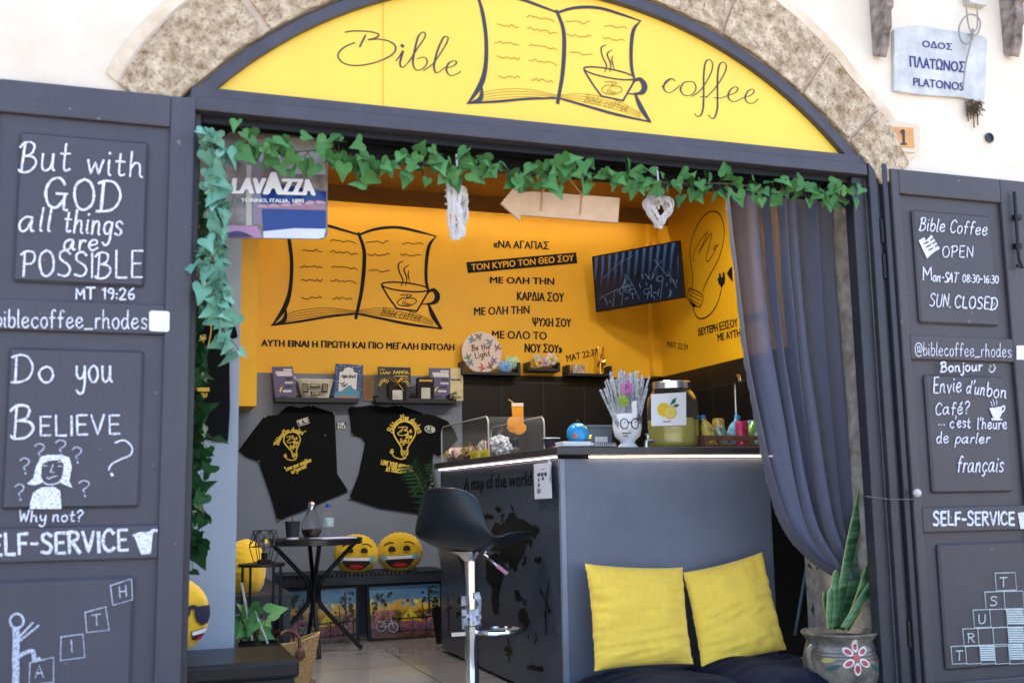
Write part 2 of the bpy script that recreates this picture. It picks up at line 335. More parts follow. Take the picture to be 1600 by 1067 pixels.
M_chalk = mat('chalk', (.80, .80, .90), .95, var=.14, scale=160)
M_chalkd = mat('chalk_thin', (.52, .55, .66), .95, var=.25, scale=120)
M_steel = mat('steel', (.62, .62, .64), .22, metal=1, var=.05)
M_chrome = mat('chrome', (.82, .82, .84), .07, metal=1, var=0)
M_gold = mat('gold', (.85, .52, .12), .22, metal=1, var=.05)
M_dark = mat('matt_black', (.006, .006, .007), .7, spec=.3, var=.1)
M_glass = mat('clear_glass', (.93, .95, .96), .03, var=0, trans=1, ior=1.35)

def tiles(name, base, joint, sx, sy, rough, axis, width=.006, spec=.5, off=(0, 0)):
    m = bpy.data.materials.new(name); m.use_nodes = True; n = m.node_tree.nodes; l = m.node_tree.links; b = n['Principled BSDF']
    tc = n.new('ShaderNodeTexCoord'); mp = n.new('ShaderNodeMapping')
    if axis == 'xz': mp.inputs['Rotation'].default_value = (R(-90), 0, 0)
    if axis == 'yz': mp.inputs['Rotation'].default_value = (R(-90), 0, R(-90)) if False else (0, R(90), R(90))
    mp.inputs['Location'].default_value = (*off, 0)
    l.new(tc.outputs['Object'], mp.inputs[0]); br = n.new('ShaderNodeTexBrick'); br.offset = 0; br.squash = 1
    br.inputs['Color1'].default_value = (*base, 1); br.inputs['Color2'].default_value = (*[c*.88 for c in base], 1); br.inputs['Mortar'].default_value = (*joint, 1)
    br.inputs['Scale'].default_value = 1; br.inputs['Mortar Size'].default_value = width; br.inputs['Brick Width'].default_value = sx; br.inputs['Row Height'].default_value = sy
    l.new(mp.outputs[0], br.inputs['Vector'])
    nz = n.new('ShaderNodeTexNoise'); nz.inputs['Scale'].default_value = 5; nz.inputs['Detail'].default_value = 7
    l.new(tc.outputs['Object'], nz.inputs['Vector']); mx = n.new('ShaderNodeMixRGB'); mx.blend_type = 'MULTIPLY'; mx.inputs[0].default_value = .25
    l.new(br.outputs[0], mx.inputs[1]); l.new(nz.outputs[0], mx.inputs[2]); l.new(mx.outputs[0], b.inputs['Base Color'])
    b.inputs['Roughness'].default_value = rough; b.inputs['Specular IOR Level'].default_value = spec
    bp = n.new('ShaderNodeBump'); bp.inputs['Strength'].default_value = .3; bp.inputs['Distance'].default_value = .002; bp.invert = True
    l.new(br.outputs['Fac'], bp.inputs['Height']); l.new(bp.outputs[0], b.inputs['Normal']); return m
M_floor = tiles('floor_tiles', (.40, .375, .355), (.06, .055, .05), .6, .6, .10, 'xy', .004, .6, (.28, .12))
M_tile_b = tiles('black_tiles_back', (.008, .0065, .006), (.03, .027, .026), .34, .6, .4, 'xz', .004, .3)
M_tile_r = tiles('black_tiles_side', (.008, .0065, .006), (.03, .027, .026), .6, .34, .4, 'yz', .004, .3)
M_street = mat('street_stone', (.30, .26, .21), .85, var=.25, scale=3, bump=.6, bscale=12)

# ================================================================== the setting
struct('pavement', MB().box(-60, 60, -80, -.05, -.3, -.12), M_street)
struct('floor', MB().box(-.6, 4.4, -.05, 4.1, -.3, 0), M_floor)

# ================================================================== the building
BLD = thing('shop_building', (1.6, 0, 0), 'cream plastered old building with a stone arch over an open yellow and grey coffee shop', 'building')
ACX, ACZ, AR = 1.59, 1.1315, 1.913
def arc(r, a0, a1, n, cx=ACX, cz=ACZ): return [(cx+r*math.cos(R(a0+(a1-a0)*i/n)), cz+r*math.sin(R(a0+(a1-a0)*i/n))) for i in range(n+1)]
aL = 180-math.degrees(math.asin((2.36-ACZ)/AR)); aR = 180-aL
op = [(.14, -.3), (.14, 2.36)]+arc(AR+.012, aL, aR, 40)+[(3.06, 2.36), (3.06, -.3)]
outl = op+[(9, -.3), (9, 6.6), (-5, 6.6), (-5, -.3)]
obj('facade_wall', MB().prism([(x, 0, z) for x, z in outl], (0, .6, 0)), M_plaster, BLD)
# arch stones, each a block of its own, with an uneven outer edge
rg = random.Random(3)
def rout(a): # outer radius: 2.10 at the feet, 2.25 near the crown
    return 2.105+.14*max(0, math.sin(R((a-37)*180/106)))**.7+.022*noise.noise(Vector((a*.11, 3, 0)))+.012*noise.noise(Vector((a*.5, 1, 0)))
joints = [143.5, 127.5, 116, 103, 91, 79, 67, 53.5, 44.5, 36.6]
for a1, a0 in zip(joints[:-1], joints[1:]):
    n = 10; g = .40 if a1 > 110 else .16
    inn = [(ACX+(AR+.008+.010*noise.noise(Vector((a*.3, 0, 5))))*math.cos(R(a)), ACZ+(AR+.008+.010*noise.noise(Vector((a*.3, 0, 5))))*math.sin(R(a))) for a in [a0+g+(a1-a0-2*g)*i/n for i in range(n+1)]]
    out = [(ACX+rout(a)*math.cos(R(a)), ACZ+rout(a)*math.sin(R(a))) for a in [a0+g+(a1-a0-2*g)*i/n for i in range(n+1)]][::-1]
    obj('arch_stone', MB().prism([(x, -.028-.006*rg.random(), z) for x, z in inn+out], (0, .02, 0)), M_stone, BLD, bevel=.007)
n = 60; inn = arc(AR+.012, 143, 37, n); out = [(ACX+(rout(a)+.012)*math.cos(R(a)), ACZ+(rout(a)+.012)*math.sin(R(a))) for a in [37+106*i/n for i in range(n+1)]]
obj('mortar_bed', MB().prism([(x, -.016, z) for x, z in inn+out], (0, .014, 0)), M_mortar, BLD)
rim = [(ACX+(rout(a)+.062+.02*noise.noise(Vector((a*.07, 9, 2))))*math.cos(R(a)), ACZ+(rout(a)+.062+.02*noise.noise(Vector((a*.07, 9, 2))))*math.sin(R(a))) for a in [37+106*i/n for i in range(n+1)]]
inn2 = [(ACX+(rout(a)+.002)*math.cos(R(a)), ACZ+(rout(a)+.002)*math.sin(R(a))) for a in [143-106*i/n for i in range(n+1)]]
obj('plaster_edge', MB().prism([(x, -.011, z) for x, z in inn2+rim], (0, .009, 0)), mat('edge_plaster', (.68, .53, .36), .9, var=.18, scale=6, bump=.5, bscale=20, col2=(.8, .7, .55)), BLD, bevel=.004)
# door frame: arched band, two-step lintel, jambs
fr = MB()
o_, i_ = arc(AR-.004, aL+1.2, aR-1.2, 48), arc(AR-.05, aR-.2, aL+.2, 48)
fr.prism([(x, -.02, z) for x, z in o_+i_], (0, .07, 0))
fr.box(.15, 3.04, -.024, .10, 2.374, 2.414); fr.box(.15, 3.04, -.036, .16, 2.322, 2.373)
obj('door_frame', fr, M_frame, BLD, bevel=.004)
tr = MB().box(.2, 3.0, .165, .20, 2.26, 2.36).box(.2, 3.0, .02, .035, 2.296, 2.322).box(.2, 3.0, .09, .10, 2.302, 2.322)
obj('shutter_track', tr, M_black, BLD)
jb = MB().box(2.982, 3.05, .0, .06, -.1, 2.322).box(3.052, 3.092, -.030, .0, -.1, 2.40).box(3.100, 3.118, -.012, -.001, -.1, 2.40).box(3.122, 3.150, -.034, -.001, -.1, 2.385)
M_jamb = mat('jamb_paint', (.028, .027, .036), .4, var=.2, scale=12)
obj('jamb', jb, M_jamb, BLD, bevel=.004); obj('jamb', MB().box(.145, .19, .0, .1, -.1, 2.322), M_jamb, BLD, bevel=.004)
hg = MB()
for z0 in (2.02, 1.86, .28):
    hg = MB(); hg.tube([(3.108, -.022, z0), (3.108, -.022, z0+.11)], .009, 8).box(3.094, 3.122, -.018, -.012, z0+.02, z0+.09); obj('hinge', hg, M_black, BLD)
obj('stone_reveal', MB().box(3.035, 3.06, .125, .6, -.05, 2.34), mat('reveal_stone', (.30, .25, .20), .95, var=.3, scale=14, bump=1, bscale=30, col2=(.46, .40, .33)), BLD)
obj('upper_floor', MB().box(-5, 9, .6, 6, 3.35, 6.6), M_plaster, BLD)
# room shell
BY = 3.85; RX = 3.955
obj('ceiling', MB().box(-.3, 4.3, .6, 4.1, 3.17, 3.34), M_ceil, BLD)
obj('side_wall', MB().box(-.3, -.1, .6, 4.1, 0, 3.17), M_wall_g, BLD)
obj('pier', MB().box(-.1, .405, .72, .86, 0, 3.17), M_pier, BLD)
obj('bulkhead', MB().box(-.1, PY(3.5)(403, 500).x, 3.5, BY, 1.565, 3.17), M_wall_y, BLD, bevel=.004)
bw = MB().box(-.1, RX, BY, BY+.2, 1.835, 3.17)
obj('back_wall', bw, M_wall_y, BLD)
obj('wall_dado', MB().box(-.1, 2.307, BY+.001, BY+.2, 0, 1.835), M_wall_g, BLD)
obj('tiled_wall', MB().box(2.307, RX, BY-.006, BY+.2, 0, 1.854), M_tile_b, BLD)
obj('side_wall', MB().box(RX, RX+.2, .6, 4.05, 1.86, 3.17), M_wall_y, BLD)
obj('tiled_wall', MB().box(RX-.006, RX+.2, .6, BY-.006, 0, 1.86), M_tile_r, BLD)
obj('corner_pilaster', MB().box(3.875, RX, 3.78, BY, 1.864, 3.17), M_wall_y, BLD, bevel=.003)
obj('ceiling_beam', MB().box(-.1, RX, 3.60, 3.62, 3.055, 3.17).box(-.1, RX, 3.6205, BY, 3.125, 3.17), mat('beam_brown', (.20, .085, .012), .7, var=.1), BLD, bevel=.004)  # front lip added to keep the assumed LED strip out of view
obj('inner_beam', MB().box(-.1, RX, .62, .78, 2.93, 3.16), M_wood_d, BLD, bevel=.01)
obj('inner_wall', MB().box(3.07, RX, .6, .64, 0, 3.17), M_wall_g, BLD)

# murals: the open book with the cup, drawn in pixels of the photograph's back wall
Zb = lambda *p: zc(400, 300, 3.5575, p)
def book(mbk, mbf, T, pl, k=1.0):
    def st(m, pts, w, **kw): m.stroke(pl, [T(*p) for p in pts], [x*k for x in w] if isinstance(w, list) else w*k, **kw)
    st(mbk, [(447, 356), (452, 376), (455.7, 412), (453.4, 452), (445, 480), (426, 508)], [.018, .026, .026, .028, .035, .012])
    st(mbk, [(446, 357), (468, 351), (492, 350), (512, 353), (532, 358.5), (561, 367)], [.01, .016, .02, .022, .02, .014])
    st(mbk, [(562, 367), (580, 360), (602, 356), (625, 356), (653, 362), (682, 369.5)], [.016, .020, .022, .022, .02, .008])
    st(mbk, [(560, 365), (568.5, 390), (568.5, 421), (564.5, 457), (558.5, 485), (556, 497)], [.022, .027, .03, .028, .024, .024])
    st(mbk, [(681, 370), (670.5, 384), (666, 412), (666, 440), (670, 455)], [.006, .026, .026, .024, .016])
    st(mbk, [(669, 474), (677, 494), (689, 513)], [.014, .038, .02])
    st(mbk, [(447, 480), (444, 500), (428, 508)], [.005, .032, .01])
    st(mbk, [(424, 508.5), (470, 502), (512, 495), (557, 490)], [.010, .018, .017, .014])
    st(mbk, [(557, 490), (597, 498), (639, 506.5), (690, 513.5)], [.014, .018, .02, .012])
    for a in (0, 4, 8, 12): st(mbf, [(446, 492+a*.9), (470, 485+a), (512, 481+a*.9), (556, 486+a*.4)], .004, lift=.0008)
    for a in (0, 4, 8, 12): st(mbf, [(561, 485+a*.4), (597, 481+a), (639, 486+a*1.1), (676, 502+a*.5)], .0035, lift=.0008)
    rg = random.Random(5)
    for x0, y0, x1, y1 in ((260, 320, 368, 328), (415, 268, 555, 283), (415, 330, 565, 348), (243, 412, 368, 415), (420, 415, 562, 430), (250, 490, 368, 492), (415, 490, 558, 505), (255, 590, 365, 585), (425, 590, 535, 592),
                           (612, 282, 735, 278), (812, 285, 928, 288), (618, 350, 742, 347), (803, 348, 915, 350), (628, 437, 745, 438)):
        q = Zb(*[(x0+(x1-x0)*i/9, y0+(y1-y0)*i/9+rg.uniform(-7, 7)) for i in range(10)]); st(mbf, q, .006, lift=.0008)
    st(mbk, Zb(*ell(828, 528, 131, 23, 24, 0, 360, 6))+Zb((958, 541)), .011)
    st(mbk, Zb((700, 524), (740, 590), (785, 650)), .013); st(mbk, Zb((960, 552), (895, 660)), .013, smooth=0); st(mbk, Zb((782, 648), (896, 662)), .013, smooth=0)
    st(mbk, Zb((950, 560), (985, 545), (1008, 575), (998, 608), (965, 622), (925, 624)), [.012, .03, .044, .036, .016, .008])
    for q in (((820, 384), (792, 400), (797, 445), (816, 490), (804, 526)), ((850, 406), (822, 430), (838, 480), (830, 522)), ((850, 437), (845, 462), (856, 505))): st(mbk, Zb(*q), [.004]+[.010]*(len(q)-2)+[.004])
    st(mbf, Zb((803, 573), (850, 570), (864, 578), (838, 590), (880, 592), (890, 612), (850, 633), (800, 630), (786, 612), (808, 592), (826, 588)), .0065); st(mbf, Zb((842, 575), (830, 600)), .006, smooth=0)
    hand(mbf, lambda_pl(T, pl), 'ffee', Zb((808, 632))[0], Zb((856, 634))[0], 7, .004*k, .2, 0)
    hand(mbf, lambda_pl(T, pl), 'Bible coffee', Zb((692, 684))[0], Zb((912, 716))[0], 12, .0045*k, .25, .1)
def lambda_pl(T, pl):
    g = lambda x, y: pl(*T(x, y)); g.n = pl.n; return g
WB = PY(BY); k1, k2 = MB(), MB(); book(k1, k1, lambda x, y: (x, y), WB)
def four(x0, y0, x1, y1, dy=0, h=None): return (x0, y0), (x1, y0+dy), (x0, y1), (x1, y1+dy)
for s_, c, b in (('«ΝΑ ΑΓΑΠΑΣ', ((771, 375), (857, 378), (771, 387), (857, 390)), .055), ('ΚΑΡΔΙΑ ΣΟΥ', ((808, 455.5), (881, 457.5), (808, 469), (881, 472)), .055),
                 ('ΜΕ ΟΛΗ ΤΗΝ', ((741, 480), (827, 477), (741, 493), (827, 490)), .05), ('ΨΥΧΗ ΣΟΥ', ((832, 496), (892, 497.5), (832, 510), (892, 511)), .055), ('ΜΕ ΟΛΟ ΤΟ', ((769, 516), (854, 518), (769, 528.5), (854, 531)), .05),
                 ('ΝΟΥ ΣΟΥ»', ((820, 536), (878, 538.5), (820, 550.5), (878, 551.5)), .06), ('ΜΑΤ 22:37', ((884, 555), (933, 544.5), (886, 565.5), (934, 554)), .03), ('ΜΕ ΟΛΗ ΤΗΝ', ((766, 432), (865.5, 434), (766, 442.5), (865.5, 445)), .075),
                 ('ΑΥΤΗ ΕΙΝΑΙ Η ΠΡΩΤΗ ΚΑΙ ΠΙΟ ΜΕΓΑΛΗ ΕΝΤΟΛΗ', ((408.5, 530), (709.5, 537), (408.5, 541), (709.5, 547.5)), .075)):
    obj('wall_lettering', ftext(MB(), WB, s_, *c, bold=b*.85), M_wallink, BLD)
T = MB(); T.poly(WB, [(728.5, 410), (900, 394.5), (902, 411.5), (731, 427)], .0015, .0008)
obj('wall_book_drawing', k1, M_wallink, BLD)
# lettering belongs to the wall it is stuck on: parts of the building one level down
obj('wall_banner', T, M_wallink, BLD)
obj('banner_lettering', ftext(MB(), WB, 'ΤΟΝ ΚΥΡΙΟ ΤΟΝ ΘΕΟ ΣΟΥ', (736, 412.5), (896, 397.5), (736.5, 423), (896.5, 408), bold=.03, off=.004), M_wall_y, BLD)
WR = PX(RX); T = MB(); Zr = lambda *p: zc(800, 300, 3.5575, p)
T.stroke(WR, Zr((1000, 535), (1007, 505), (1002, 440), (990, 350), (1000, 265), (1030, 190), (1072, 130), (1120, 107), (1160, 132), (1180, 205), (1175, 285), (1150, 370), (1108, 450), (1075, 515), (1064, 550)), .010)
T.stroke(WR, Zr((985, 535), (1062, 572), (1045, 640), (1000, 610), (975, 585), (985, 535)), .009, smooth=3)
for d in (0, 22, 44): T.stroke(WR, Zr((982+d*.15, 548+d), (1058-d*.2, 585+d)), .006, smooth=0)
T.poly(WR, Zr((985, 608), (1030, 632), (1010, 645)), .0015)
T.stroke(WR, Zr((1008, 640), (1025, 690), (1060, 703), (1110, 672), (1148, 605), (1168, 530)), .010)
T.poly(WR, Zr((1143, 480), (1152, 478), (1152, 455), (1160, 450), (1163, 475), (1172, 472), (1173, 447), (1182, 445), (1186, 478), (1184, 505), (1166, 532), (1150, 508)), .0015)
T.poly(WR, Zr((1196, 455), (1212, 425), (1225, 415), (1228, 500), (1212, 480)), .0015)
T.stroke(WR, Zr((1012, 390), (1008, 355), (1040, 285), (1088, 222), (1062, 290), (1035, 345), (1062, 300), (1100, 240), (1112, 240), (1094, 310), (1082, 370), (1092, 385), (1120, 345)), .008)
T.stroke(WR, Zr((1120, 345), (1132, 318), (1140, 300), (1128, 300), (1124, 322), (1150, 292)), .007)
obj('wall_bulb_drawing', T, M_wallink, BLD); T = MB()
ftext(T, WR, 'ΔΕΥΤΕΡΗ ΕΞΙΣΟΥ ΣΠΟΥΔΑΙΑ', (1090, 513), (1199, 484), (1091.5, 525), (1201, 498), bold=.06)
ftext(T, WR, 'ΜΕ ΑΥΤΗΝ', (1121, 522), (1164, 512), (1122.5, 533), (1165, 524), bold=.06)
obj('wall_lettering', T, M_wallink, BLD); T = MB()
ftext(T, WR, 'ΜΑΤ 22:39', (1042.5, 533), (1075, 538), (1043, 542), (1075.5, 547.5), bold=.01)
obj('wall_lettering', T, M_wallink, BLD)

# ------------------------------------------------------------------ the two shutter doors folded back against the wall
YS = -.045; PS = PY(YS); PSr = PY(YS)
def zz(x, y): return PS(x, y).z
def shutter(x0, x1, fields, panels, m, label):
    d = obj('door', MB().box(x0, x1, -.024, -.001, -.06, 2.362), m, BLD); d['label'] = label
    f = MB(); xa, xb = fields[0], fields[1]
    f.box(x0, xa, YS, -.0245, -.06, 2.362); f.box(xb, x1, YS, -.0245, -.06, 2.362)
    zs = [2.362]+fields[2]+[-.06]
    for i in range(0, len(zs), 2): f.box(xa, xb, YS, -.0245, zs[i+1], zs[i])
    obj('door_rail', f, m, d, bevel=.006)
    for a, b, c, e in panels: obj('door_panel', MB().box(a, b, YS+.003, -.0245, c, e), m, d, bevel=.010, seg=1)
    return d
xL = lambda x, y: PS(x, y).x
DL = shutter(-.575, .168, [-.47, xL(263, 300), [zz(130, 186), zz(130, 471), zz(130, 519), zz(130, 822), zz(130, 876), .10]],
             [(-.40, xL(229, 330), zz(130, 444), zz(130, 213)), (-.40, xL(222, 650), zz(130, 794), zz(130, 545)), (-.40, xL(208, 950), .17, zz(130, 903))], M_paint, 'dark violet grey door leaf chalked with But with God all things are possible')
DR = shutter(3.160, 3.925, [xL(1413, 400), xL(1572, 400), [zz(1490, 310), zz(1490, 526), zz(1490, 563), zz(1490, 792), zz(1490, 831), zz(1490, 1066)]],
             [(xL(1432, 400), xL(1554, 400), zz(1500, 507), zz(1500, 333)), (xL(1453, 680), xL(1577, 680), zz(1500, 770), zz(1500, 586)), (xL(1474, 950), xL(1610, 950), zz(1500, 1046), zz(1500, 849))], M_paintR, 'brownish grey door leaf chalked with the opening hours and a French greeting')
def chalky(name):
    m = MATS[name]; n = m.node_tree.nodes; l = m.node_tree.links; tc = n.new('ShaderNodeTexCoord'); nz = n.new('ShaderNodeTexNoise'); nz.inputs['Scale'].default_value = 150; nz.inputs['Detail'].default_value = 4; l.new(tc.outputs['Object'], nz.inputs[0])
    r = n.new('ShaderNodeValToRGB'); r.color_ramp.elements[0].position = .36; r.color_ramp.elements[1].position = .52; r.color_ramp.elements[0].color = (.5, .5, .5, 1); l.new(nz.outputs[0], r.inputs[0])
    l.new(r.outputs[0], n['Principled BSDF'].inputs['Alpha'])
chalky('chalk'); chalky('chalk_thin')
PC = PY(YS-.001); CUR = [DL]
def hw(*a_): obj('chalk_writing', hand(MB(), PC, *a_), M_chalk, CUR[0])
c = MB(); w = .0068
hw('But', (29, 268), (109, 268), 46, w, .08, .1); hw('with', (134, 271), (222, 277), 40, w, .0, .3)
hw('GOD', (67, 325), (187, 331), 48, w*1.25, 0, .1); hw('all', (27, 361), (78, 363), 38, w, .12, .3); hw('things', (98, 362), (189, 369), 36, w, .05, .2)
hw('are', (98, 391), (152, 392), 27, w, .1, .2); hw('POSSIBLE', (33, 432), (222, 434), 40, w, 0, .3)
obj('chalk_writing', c, M_chalk, DL); c = MB()
hw('MT 19:26', (117, 467), (209, 468), 17, w*.8, 0, .2)
obj('chalk_writing', c, M_chalk, DL); c = MB()
hw('@biblecoffee_rhodes', (-32, 511), (229, 514), 28, w*.72, 0, .1)
obj('chalk_writing', c, M_chalk, DL); c = MB()
hw('Do', (19, 597), (83, 597), 42, w, 0, .1); hw('you', (117, 597), (175, 596), 42, w, .0, .2)
hw('B', (17, 684), (52, 684), 50, w*1.15, 0, 0); hw('ELIEVE', (60, 680), (187, 678), 30, w, 0, .3)
obj('chalk_writing', c, M_chalk, DL); c = MB()
hw('Why not?', (29, 815), (128, 814), 17, w*.7, .1, .2)
obj('chalk_writing', c, M_chalk, DL); c = MB()
hw('SELF-SERVICE', (-36, 867), (199, 860), 31, w*1.45, 0, .3)
obj('chalk_writing', c, M_chalk, DL); c = MB()
Zd = lambda *p: zc(0, 560, 3.5575, p)
c.stroke(PC, Zd((640, 468), (690, 455), (732, 490), (725, 535), (670, 560), (618, 590), (606, 618)), w*.8); c.stroke(PC, Zd((620, 640), (624, 648)), w*1.3, smooth=0)
obj('chalk_writing', c, M_chalk, DL); c = MB()
hair = ((228, 545), (270, 535), (340, 535), (385, 550), (400, 600), (385, 680), (405, 720), (370, 705), (335, 690), (350, 650), (355, 590), (340, 562), (250, 570), (232, 600), (228, 660), (235, 690), (190, 705), (150, 695), (185, 665), (200, 600))
c.poly(PC, Zd(*hair), .0012)
c.stroke(PC, Zd((230, 600), (225, 650), (245, 690), (285, 700), (330, 685), (352, 640), (355, 600)), w*.55)
c.poly(PC, Zd((166, 835), (168, 800), (185, 745), (230, 715), (300, 712), (335, 735), (342, 835)), .0012)
for q in (((240, 578), (262, 572)), ((320, 575), (345, 572)), ((245, 596), (260, 596)), ((325, 598), (342, 598)), ((295, 590), (280, 630), (300, 632)), ((262, 662), (275, 668), (290, 658), (318, 652))): c.stroke(PC, Zd(*q), w*.5, smooth=0)
obj('chalk_figure', c, M_chalk, DL)
c = MB()
for x, y, s_ in ((195, 475, 1), (310, 455, 1.1), (402, 495, 1), (112, 555, 1), (85, 700, .95), (440, 680, 1.1)):
    c.stroke(PC, Zd((x, y+12), (x+20*s_, y-2), (x+48*s_, y+8), (x+45*s_, y+30), (x+20*s_, y+50), (x+28*s_, y+62)), w*.6); c.stroke(PC, Zd((x+28*s_, y+80), (x+31*s_, y+86)), w*.8, smooth=0)
obj('chalk_question_marks', c, M_chalkd, DL); c = MB()
Ze = lambda *p: zc(0, 800, 4, p)
for q in (((690, 458), (822, 415), (828, 545), (705, 580)), ((532, 625), (660, 590), (682, 735), (542, 750)), ((382, 778), (518, 760), (530, 905), (378, 925)), ((188, 938), (335, 905), (335, 1060), (182, 1075))):
    c.stroke(PC, Ze(*q, q[0]), w*.6, smooth=0)
c.stroke(PC, Ze((745, 465), (750, 530)), w*.6, smooth=0); c.stroke(PC, Ze((785, 455), (790, 525)), w*.6, smooth=0); c.stroke(PC, Ze((748, 497), (788, 490)), w*.6, smooth=0)
c.stroke(PC, Ze((575, 643), (630, 635)), w*.6, smooth=0); c.stroke(PC, Ze((602, 640), (605, 705)), w*.6, smooth=0); c.stroke(PC, Ze((445, 800), (450, 870)), w*.6, smooth=0)
c.stroke(PC, Ze((222, 1030), (245, 955), (272, 1030)), w*.6, smooth=0); c.stroke(PC, Ze((230, 1005), (262, 1002)), w*.6, smooth=0)
obj('chalk_letter_blocks', c, M_chalkd, DL); c = MB()
c.stroke(PC, Ze(*ell(105, 678, 42, 44, 16))+Ze((147, 678)), w*1.1)
c.stroke(PC, Ze((100, 730), (102, 820), (98, 900), (100, 990), (98, 1080)), w*3); c.stroke(PC, Ze((110, 790), (205, 690)), w, smooth=0); c.stroke(PC, Ze((115, 810), (240, 708)), w, smooth=0)
c.stroke(PC, Ze((110, 905), (150, 880), (200, 865), (212, 890), (215, 925), (245, 915)), w*1.8)
obj('chalk_stick_man', c, M_chalkd, DL)
c = MB(); c.poly(PC, Ze((836, 140), (955, 128), (942, 258), (882, 264)), .0012); c.stroke(PC, Ze((940, 128), (955, 112), (980, 115)), w*1.2); c.stroke(PC, Ze((834, 145), (880, 130), (955, 128)), w)
obj('chalk_cup', c, M_chalk, DL)
obj('sticker', MB().poly(PC, [(233, 488), (236, 485.5), (262, 486.5), (265, 489), (264.5, 516), (262, 518.5), (236, 517.5), (233, 515)], .0015), M_white, DL)
CUR[0] = DR; c = MB(); w = .0068
hw('Bible Coffee', (1435, 360), (1541, 368), 20, w*.8, .1, .2); hw('OPEN', (1471, 402), (1519, 402), 17, w*.75, .05, .1)
hw('M', (1440, 437), (1455, 437), 20, w*.9, 0, 0); hw('on-SAT', (1456, 439), (1495, 442), 15, w*.85, .1, .3); hw('08:30-16:30', (1503, 441), (1559, 443), 12, w*.75, 0, .3)
hw('SUN.', (1451, 479), (1484, 480), 20, w*.85, .08, .5); hw('CLOSED', (1490, 481), (1557, 484), 18, w*.95, .05, .3)
c.stroke(PC, [(1548, 474), (1551, 478), (1554, 473)], w*.4)
obj('chalk_writing', c, M_chalk, DR); c = MB()
hw('@biblecoffee_rhodes', (1428, 555), (1579, 558), 20, w*.62, 0, .1)
obj('chalk_writing', c, M_chalk, DR); c = MB()
hw('Bonjour', (1469, 581), (1534, 579), 15, w*1.05, .05, .1); c.stroke(PC, [(1545, 576), (1547, 581), (1552, 580), (1555, 573)], w*.7); c.stroke(PC, [(1547, 571), (1547.5, 573)], w*.8, smooth=0); c.stroke(PC, [(1552, 570), (1552.5, 572)], w*.8, smooth=0)
obj('chalk_writing', c, M_chalk, DR); c = MB()
hw('Envie', (1457, 614), (1501, 612), 24, w*.9, .1, .3); hw("d'un", (1508, 614), (1537, 617), 19, w*.9, .1, .3); hw('bon', (1540, 619), (1571, 622), 21, w*.9, 0, .3)
hw('Café?', (1460, 648), (1513, 647), 19, w*.85, .1, .3); hw('...', (1465, 664), (1475, 664), 14, w*.8, 0, 0); hw("c'est", (1483, 668), (1515, 668), 17, w*.85, .05, .3); hw("l'heure", (1526, 670), (1572, 670), 17, w*.85, .05, .3)
hw('de', (1462, 692), (1481, 692), 18, w*.85, .05, .2); hw('parler', (1491, 692), (1545, 692), 15, w*.85, .2, .2)
hw('français', (1494, 737), (1566, 737), 24, w*.95, .15, .2); 
obj('chalk_writing', c, M_chalk, DR); c = MB()
hw('SELF-SERVICE', (1457, 820), (1584, 819), 20, w*1.5, 0, .4)
obj('chalk_writing', c, M_chalk, DR); c = MB()
Zt = lambda *p: zc(1400, 560, 5.335, p)
c.poly(PC, Zt((775, 415), (880, 400), (875, 470), (860, 500), (885, 505), (880, 515), (800, 515), (790, 500), (810, 495)), .0012)
c.stroke(PC, Zt((870, 410), (900, 395), (898, 430), (870, 455)), w*1.1)
for q in (((800, 395), (788, 360)), ((818, 390), (806, 340)), ((838, 388), (836, 350))): c.stroke(PC, Zt(*q), w*.6, smooth=0)
obj('chalk_cup', c, M_chalk, DR); c = MB()
c.poly(PC, [(1435, 376), (1444, 371), (1446, 377), (1455, 367), (1468, 389), (1459, 394), (1448, 404)], .0012)
obj('chalk_book', c, M_chalk, DR); c = MB()
c.poly(PC, [(1590, 801), (1604, 799), (1603, 826), (1594, 826)], .0012)
obj('chalk_cup', c, M_chalk, DR)
c = MB()
for r_, (x, y) in enumerate(((1015, 862), (1080, 765), (1138, 660), (1203, 560), (1260, 455))):
    x1 = 1415; n = round((x1-x)/88) if r_ < 4 else 1; ww = (x1-x)/n if r_ < 4 else 112; sk = 8
    for i in range(n):
        q = zc(1200, 767, 3.5575, [(x+i*ww, y-i*3), (x+(i+1)*ww, y-i*3-3), (x+(i+1)*ww+sk, y+94), (x+i*ww+sk, y+98)])
        c.stroke(PC, q+[q[0]], w*.55, smooth=0)
        if (i+r_) % 2 == 0 and i > 1:
            for t in range(7): c.stroke(PC, [(q[0][0]+(q[3][0]-q[0][0])*t/7+1, q[0][1]+1+3.6*t), (q[1][0]+(q[2][0]-q[1][0])*t/7-1, q[1][1]+1.6+3.6*t)], w*1.05, smooth=0)
    ch = 'TRUST'[r_]; q = zc(1200, 767, 3.5575, [(x+26, y+76), (x+66, y+74)]); hand(c, PC, ch, *q, 14, w*.7, .05, 0)
obj('chalk_drawing', c, mat('chalk_greenish', (.55, .60, .58), .95, var=.2, scale=130), DR)
T = MB()
for i in range(3):
    for j in range(2): T.stroke(PY(YS-.0035), [(1444+i*3.5+j*9.5, 381+i*5-j*5), (1450+i*3.5+j*7.5, 378+i*5-j*5)], .006, smooth=0)
obj('chalk_book_lines', T, M_ink, DR)
obj('sticker', MB().poly(PC, [(1588, 540), (1612, 540), (1612, 562), (1588, 562)], .0015), M_white, DR)
kn = MB().ball(PY(-.075)(1433, 770), .018); obj('door_knob', kn, mat('knob_white', (.6, .56, .5), .4), DR, smooth=True)
q0, q1 = PY(-.06)(1352, 775), PY(-.06)(1428, 780)
obj('cord', MB().tube([q0, q0*.5+q1*.5+Vector((0, 0, -.006)), q1, q1+Vector((0, 0, -.03)), q1+Vector((.006, 0, .0))], .0018, 5), mat('cord_grey', (.15, .14, .13), .9), DR)
